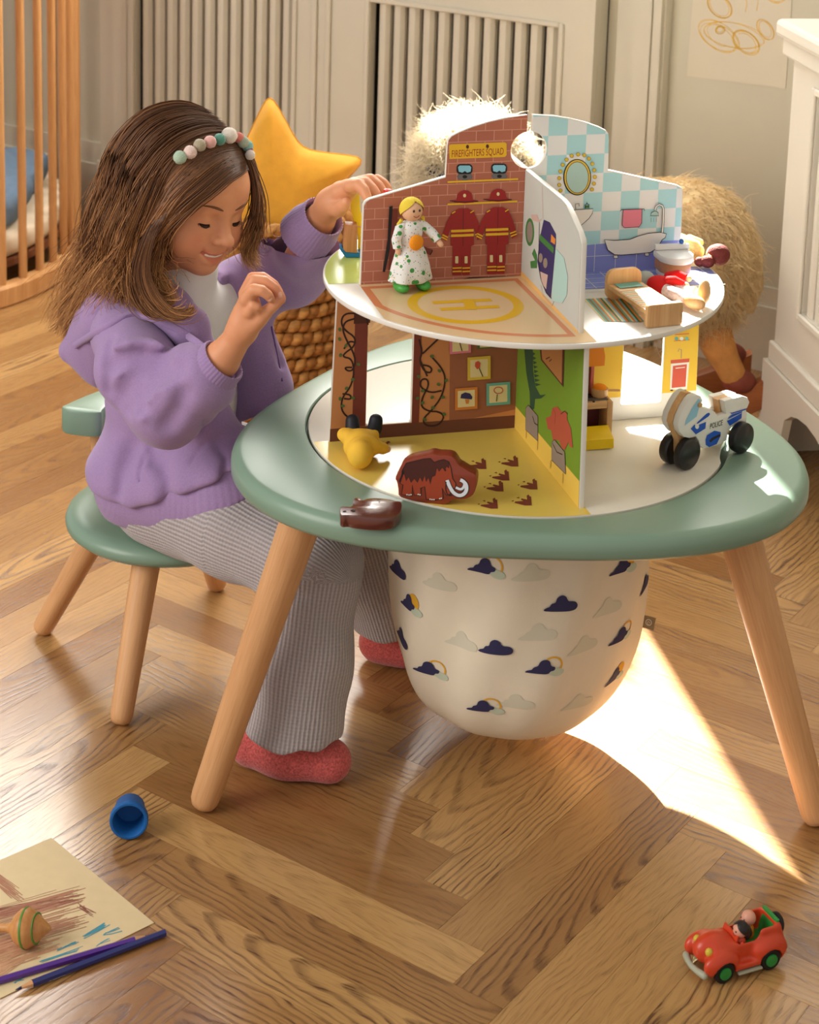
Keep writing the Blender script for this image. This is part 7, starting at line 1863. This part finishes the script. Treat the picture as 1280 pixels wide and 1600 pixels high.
def knit():
    m = mat('grey_rib_knit', (150, 140, 140), 0.95, 0.08, sheen=0.4); nt = m.node_tree; b = nt.nodes['Principled BSDF']; N = nt.nodes.new; K = nt.links.new
    at = N('ShaderNodeAttribute'); at.attribute_name = 'rib'; sx = N('ShaderNodeSeparateXYZ'); K(at.outputs['Vector'], sx.inputs[0])
    a2 = N('ShaderNodeMath'); a2.operation = 'ARCTAN2'; K(sx.outputs[1], a2.inputs[0]); K(sx.outputs[0], a2.inputs[1])
    mu = N('ShaderNodeMath'); mu.operation = 'MULTIPLY'; mu.inputs[1].default_value = 70.0; K(a2.outputs[0], mu.inputs[0])
    si = N('ShaderNodeMath'); si.operation = 'SINE'; K(mu.outputs[0], si.inputs[0])
    m2 = N('ShaderNodeMath'); m2.operation = 'MULTIPLY'; m2.inputs[1].default_value = 1500.0; K(sx.outputs[2], m2.inputs[0]); s2 = N('ShaderNodeMath'); s2.operation = 'SINE'; K(m2.outputs[0], s2.inputs[0])
    tc = N('ShaderNodeTexCoord'); nz = N('ShaderNodeTexNoise'); nz.inputs['Scale'].default_value = 420; nz.inputs['Detail'].default_value = 3; K(tc.outputs['Object'], nz.inputs['Vector'])
    ad = N('ShaderNodeMath'); ad.operation = 'MULTIPLY_ADD'; ad.inputs[1].default_value = 0.18; K(s2.outputs[0], ad.inputs[0]); K(si.outputs[0], ad.inputs[2])
    ad2 = N('ShaderNodeMath'); ad2.operation = 'MULTIPLY_ADD'; ad2.inputs[1].default_value = 1.6; K(nz.outputs['Fac'], ad2.inputs[0]); K(ad.outputs[0], ad2.inputs[2])
    rp = N('ShaderNodeMapRange'); rp.inputs['From Min'].default_value = -0.6; rp.inputs['From Max'].default_value = 2.2; K(ad2.outputs[0], rp.inputs['Value'])
    x = N('ShaderNodeMix'); x.data_type = 'RGBA'; x.inputs['A'].default_value = lin((146, 138, 142)); x.inputs['B'].default_value = lin((196, 188, 187)); K(rp.outputs[0], x.inputs['Factor']); K(x.outputs['Result'], b.inputs['Base Color'])
    bp = N('ShaderNodeBump'); bp.inputs['Strength'].default_value = 0.5; bp.inputs['Distance'].default_value = 0.0012; K(ad2.outputs[0], bp.inputs['Height']); K(bp.outputs[0], b.inputs['Normal'])
    return m
sculpt('trousers', f_trs, (-0.56, -0.19, 0.015), (-0.08, 0.29, 0.36), 0.0032, knit(), girl, 2, attrs=rib_attr)
SOCK = mat('red_marl_sock', (196, 92, 88), 0.95, 0.1, var=0.35, vscale=420, bump=0.5, bscale=420, sheen=0.3)
def f_sock(P):
    d = s_chain(P, [(-0.305, -0.078, 0.029), (-0.262, -0.092, 0.027), (-0.212, -0.106, 0.0255)], [0.029, 0.031, 0.0265], 0.015)
    d = smin(d, s_cap(P, (-0.275, -0.085, 0.03), (-0.268, -0.088, 0.075), 0.026, 0.027), 0.015)
    return smax(d, 0.0008 - P[:, 2], 0.006)
sculpt('sock', f_sock, (-0.345, -0.150, -0.003), (-0.17, -0.035, 0.11), 0.0026, SOCK, girl, 2)
def f_sock2(P):
    d = s_chain(P, [(-0.160, 0.178, 0.027), (-0.125, 0.172, 0.026), (-0.085, 0.166, 0.023)], [0.026, 0.027, 0.022], 0.015)
    d = smin(d, s_cap(P, (-0.15, 0.175, 0.03), (-0.148, 0.172, 0.08), 0.026, 0.027), 0.015)
    return smax(d, 0.0008 - P[:, 2], 0.006)
sculpt('sock', f_sock2, (-0.20, 0.12, -0.003), (-0.05, 0.22, 0.09), 0.0028, SOCK, girl, 2)

# --- hair
def hairmat():
    m = mat('brown_hair', (92, 60, 38), 0.5, 0.28); nt = m.node_tree; b = nt.nodes['Principled BSDF']; N = nt.nodes.new; K = nt.links.new
    at = N('ShaderNodeAttribute'); at.attribute_name = 'along'; r = N('ShaderNodeValToRGB'); K(at.outputs['Fac'], r.inputs[0])
    e = r.color_ramp.elements; e[0].position = 0.0; e[0].color = lin((88, 59, 42)); e[1].position = 1.0; e[1].color = lin((204, 150, 94)); q = e.new(0.40); q.color = lin((118, 80, 52)); q = e.new(0.72); q.color = lin((154, 106, 64))
    K(r.outputs[0], b.inputs['Base Color']); b.inputs['Coat Weight'].default_value = 0.0
    return m
HAIR = hairmat()
def f_hairmass(P):
    q = (P - HCf) @ HM; x, y, z = q[:, 0], q[:, 1], q[:, 2]
    d = s_ell(q, (0, -0.013, 0.025), (0.0735, 0.0870, 0.0800))
    # open in front for the face, swept to the side
    hl_ = np.interp(x, [-0.07, -0.05, -0.02, 0.01, 0.04, 0.07], [0.000, 0.028, 0.050, 0.066, 0.056, 0.020])
    cutf = np.maximum(0.022 - y, z - hl_)
    d = smax(d, -cutf, 0.006)
    d = smax(d, (-0.052 - z), 0.01)
    d = smin(d, s_chain(P, [J(230, 300, 0.135), J(205, 370, 0.135), J(180, 440, 0.150), J(150, 495, 0.165), J(118, 535, 0.165)], [0.058, 0.056, 0.042, 0.030, 0.012], 0.02), 0.02)
    d = smin(d, s_chain(P, [J(245, 320, 0.045), J(232, 380, 0.045), J(222, 430, 0.055)], [0.034, 0.030, 0.014], 0.02), 0.02)
    return d
sculpt('hair_underlayer', f_hairmass, (-0.60, -0.02, 0.41), (-0.30, 0.25, 0.80), 0.004, mat('hair_under_brown', (70, 46, 31), 0.95, 0.0, var=0.3, vscale=90, stretch=(1, 1, .25)), girl, 2)
def cr_spline(P, n):
    P = np.asarray(P, float); P = np.concatenate([[2 * P[0] - P[1]], P, [2 * P[-1] - P[-2]]]); m = len(P) - 3; out = []
    for s in np.linspace(0, m - 1e-6, n):
        i = int(s); t = s - i; a, b, c, d = P[i:i + 4]
        out.append(0.5 * ((2 * b) + (-a + c) * t + (2 * a - 5 * b + 4 * c - d) * t * t + (-a + 3 * b - 3 * c + d) * t ** 3))
    return np.array(out)
KH = 22
def guide(px): return cr_spline([J(*p) for p in px], KH)
near_g = [guide(g) for g in (
    [(388, 262, 0.074), (362, 276, 0.036), (330, 301, 0.014), (294, 324, 0.006), (262, 352, 0.004), (242, 395, 0.008), (244, 440, 0.010), (272, 478, 0.010)],
    [(378, 238, 0.072), (345, 246, 0.034), (305, 275, 0.008), (266, 312, 0.000), (238, 355, 0.000), (224, 400, 0.006), (232, 440, 0.008), (262, 484, 0.004)],
    [(362, 212, 0.080), (325, 214, 0.046), (280, 240, 0.014), (245, 290, 0.002), (226, 345, 0.004), (222, 400, 0.014), (216, 445, 0.030), (236, 476, 0.026)],
    [(346, 196, 0.092), (302, 192, 0.066), (252, 215, 0.036), (216, 270, 0.030), (200, 335, 0.036), (190, 395, 0.050), (176, 450, 0.075), (150, 520, 0.105)],
    [(330, 184, 0.106), (288, 177, 0.090), (236, 196, 0.070), (198, 250, 0.066), (180, 320, 0.080), (168, 390, 0.098), (150, 455, 0.120), (112, 535, 0.140)],
    [(316, 177, 0.122), (278, 170, 0.115), (228, 188, 0.105), (188, 240, 0.110), (168, 310, 0.125), (152, 385, 0.145), (130, 455, 0.160), (92, 530, 0.170)],
    [(318, 178, 0.140), (282, 172, 0.150), (236, 192, 0.160), (196, 245, 0.170), (172, 315, 0.180), (152, 390, 0.190), (128, 460, 0.190), (98, 515, 0.185)])]
far_g = [guide(g) for g in (
    [(368, 216, 0.085), (384, 238, 0.100), (396, 270, 0.108), (402, 310, 0.104), (400, 350, 0.092), (394, 385, 0.080), (398, 412, 0.070)],
    [(372, 222, 0.080), (388, 250, 0.090), (398, 285, 0.094), (400, 325, 0.088), (392, 365, 0.078), (384, 400, 0.066), (402, 425, 0.060)],
    [(352, 205, 0.110), (380, 222, 0.130), (398, 262, 0.140), (404, 310, 0.138), (402, 360, 0.128), (398, 400, 0.115), (410, 424, 0.105)])]
curl_g = [guide(g) for g in (
    [(262, 330, -0.004), (240, 372, -0.010), (232, 420, -0.008), (244, 458, -0.010), (270, 484, -0.014), (296, 486, -0.016), (304, 474, -0.012)],
    [(248, 330, -0.002), (226, 380, -0.008), (214, 425, 0.000), (222, 462, -0.002), (246, 490, -0.008), (280, 496, -0.014), (306, 484, -0.014)],
    [(222, 330, 0.010), (204, 380, 0.012), (196, 430, 0.022), (204, 470, 0.022), (226, 486, 0.010), (240, 474, 0.006), (232, 462, 0.010)])]
def locks(gs, n, seed, spread, wave, r0):
    g = np.random.default_rng(seed); G = np.array(gs); m = len(gs); u = g.random(n) * (m - 1); i = np.minimum(u.astype(int), m - 2); f = (u - i)[:, None, None]
    B = G[i] * (1 - f) + G[i + 1] * f
    t = np.linspace(0, 1, KH)[None, :]
    clump = np.floor(u * 6).astype(int); cph = (clump * 2.39) % 6.28
    # outward from the head's middle line, and along the lock
    T = np.gradient(B, axis=1); T /= np.linalg.norm(T, axis=2, keepdims=True) + 1e-9
    view = (CAM_POS - B); view /= np.linalg.norm(view, axis=2, keepdims=True); S = np.cross(T, view); S /= np.linalg.norm(S, axis=2, keepdims=True) + 1e-9
    off = g.normal(size=(n, 1)) * 0.5; dep = g.random((n, 1)) * 1.6 - 0.9
    amp = wave * np.clip((t - 0.30) / 0.7, 0, 1) ** 1.2
    fr_ = 11 + (clump % 4)[:, None] * 1.6
    wv_ = np.sin(t * fr_ + cph[:, None] + g.normal(size=(n, 1)) * 0.35); wv2 = np.cos(t * fr_ + cph[:, None] + g.normal(size=(n, 1)) * 0.35)
    sp_ = spread * (0.25 + 0.75 * t)
    P = B + S * (off * sp_ + amp * wv_)[..., None] + view * (dep * sp_ * 0.8 + amp * 0.7 * wv2)[..., None]
    fly = (g.random((n, 1)) < 0.10) * g.normal(size=(n, 1)) * 0.020 * t ** 2; P = P + S * fly[..., None]; P[..., 2] += (np.abs(fly) * 0.5)
    cutl = (0.72 + 0.28 * g.random((n, 1))); idx_ = np.clip(t * cutl, 0, 1) * (KH - 1); i0 = np.floor(idx_).astype(int); i1 = np.minimum(i0 + 1, KH - 1); fr2 = (idx_ - i0)[..., None]; ar = np.arange(n)[:, None]
    P = P[ar, i0] * (1 - fr2) + P[ar, i1] * fr2
    R = r0 * np.clip(0.15 + t * 9, 0, 1) * (1 - 0.75 * t ** 3) * (0.7 + 0.6 * g.random((n, 1))); al = np.clip(t * cutl * 0.95 + 0.16 * g.normal(size=(n, 1)), 0, 1)
    return P, R, al
def hair_obj(name, parts_):
    P = np.concatenate([p[0] for p in parts_]); R = np.concatenate([p[1] for p in parts_]); A_ = np.concatenate([p[2] for p in parts_])
    o = strands(name, P, R, HAIR, girl); a = o.data.attributes.new('along', 'FLOAT', 'POINT'); a.data.foreach_set('value', np.repeat(A_.reshape(-1), 3).astype(np.float32)); return o
hair_obj('hair', [locks(near_g, 7600, 21, 0.010, 0.0105, 0.0009), locks(near_g[2:], 3800, 22, 0.021, 0.0180, 0.0008), locks(near_g[:2], 1500, 24, 0.005, 0.0030, 0.0008), locks(curl_g, 700, 25, 0.0045, 0.0035, 0.0008)])
hair_obj('front_locks', [locks(far_g, 520, 23, 0.007, 0.006, 0.0007)])

# --- pompom headband
def on_hair(u, v, grow):
    """sight line against the hair's outer shell"""
    d = pix_ray(u, v); o_ = (CAM_POS - HC) @ HM.astype(float); dd = d @ HM.astype(float); c = np.array([0, -0.013, 0.025]); r = np.array([0.0735, 0.087, 0.080]) + grow
    o_ = (o_ - c) / r; dd = dd / r; A_ = dd @ dd; B_ = o_ @ dd; C_ = o_ @ o_ - 1; D_ = B_ * B_ - A_ * C_
    t = (-B_ - math.sqrt(max(D_, 0))) / A_; return CAM_POS + d * t
hbp = [(252, 272), (262, 260), (281, 247), (297, 238), (312, 228), (328, 222), (343, 218), (358, 213), (373, 214), (382, 221)]
pts = [Vector(on_hair(u, v, 0.024 - 0.015 * min(1, max(0, (u - 280) / 80)))) for u, v in hbp]
hb_ = MB().tube(smooth_poly([tuple(p) for p in pts], 1, False), 0.0026, 10).build('headband', mat('mint_cord', (168, 196, 172), 0.7, bump=0.4, bscale=800), girl, smooth=60, world=True)
pcol = dict(mint=(176, 200, 176), blush=(236, 206, 196), beige=(178, 166, 140), pink=(232, 178, 170), teal=(92, 150, 132), white=(232, 220, 208), coral=(222, 130, 116), greygreen=(170, 180, 160), aqua=(140, 190, 180), plum=(150, 96, 126))
for u, v, r, c in ((281, 246, 10.5, 'mint'), (297, 238, 10.5, 'blush'), (312, 227, 10, 'beige'), (328, 222, 10, 'pink'), (343, 218, 9.5, 'teal'), (358, 212, 13, 'white'), (373, 215, 8.5, 'coral'), (380, 222, 9.5, 'greygreen'), (387, 228, 9, 'aqua'), (390, 235, 6, 'plum'), (391, 242, 8, 'white')):
    p = on_hair(u, v, 0.026 - 0.016 * min(1, max(0, (u - 280) / 80))); mb = MB(); mb.ball((0, 0, 0), r / 1290.0, 18, 12)
    mb.v = [tuple(Vector(q) * (1 + 0.05 * math.sin(q[0] * 2600 + q[1] * 1900) * math.cos(q[2] * 2300)) + Vector(p)) for q in mb.v]
    mb.build('pompom', mat('pompom_' + c, pcol[c], 0.95, 0.05, bump=0.6, bscale=900, sheen=0.4), hb_, smooth=180, world=True)

# little red piece under her fingertips
rp_ = J(606, 297, 0.030)
rt_ = thing('toy_peg', 'small red toy piece under the fingertips of her far hand', 'toy piece', tuple(map(float, rp_ - np.array([0.0, 0.0, 0.03]))), 0.3)
MB().lathe([(0.0, 0.0), (0.0055, 0.0), (0.0062, 0.003), (0.0052, 0.012), (0.0060, 0.024), (0.0048, 0.031), (0.0, 0.0325)], 20).build('peg', mat('red_toy_paint', (206, 44, 38), 0.35, 0.45), rt_, smooth=50)
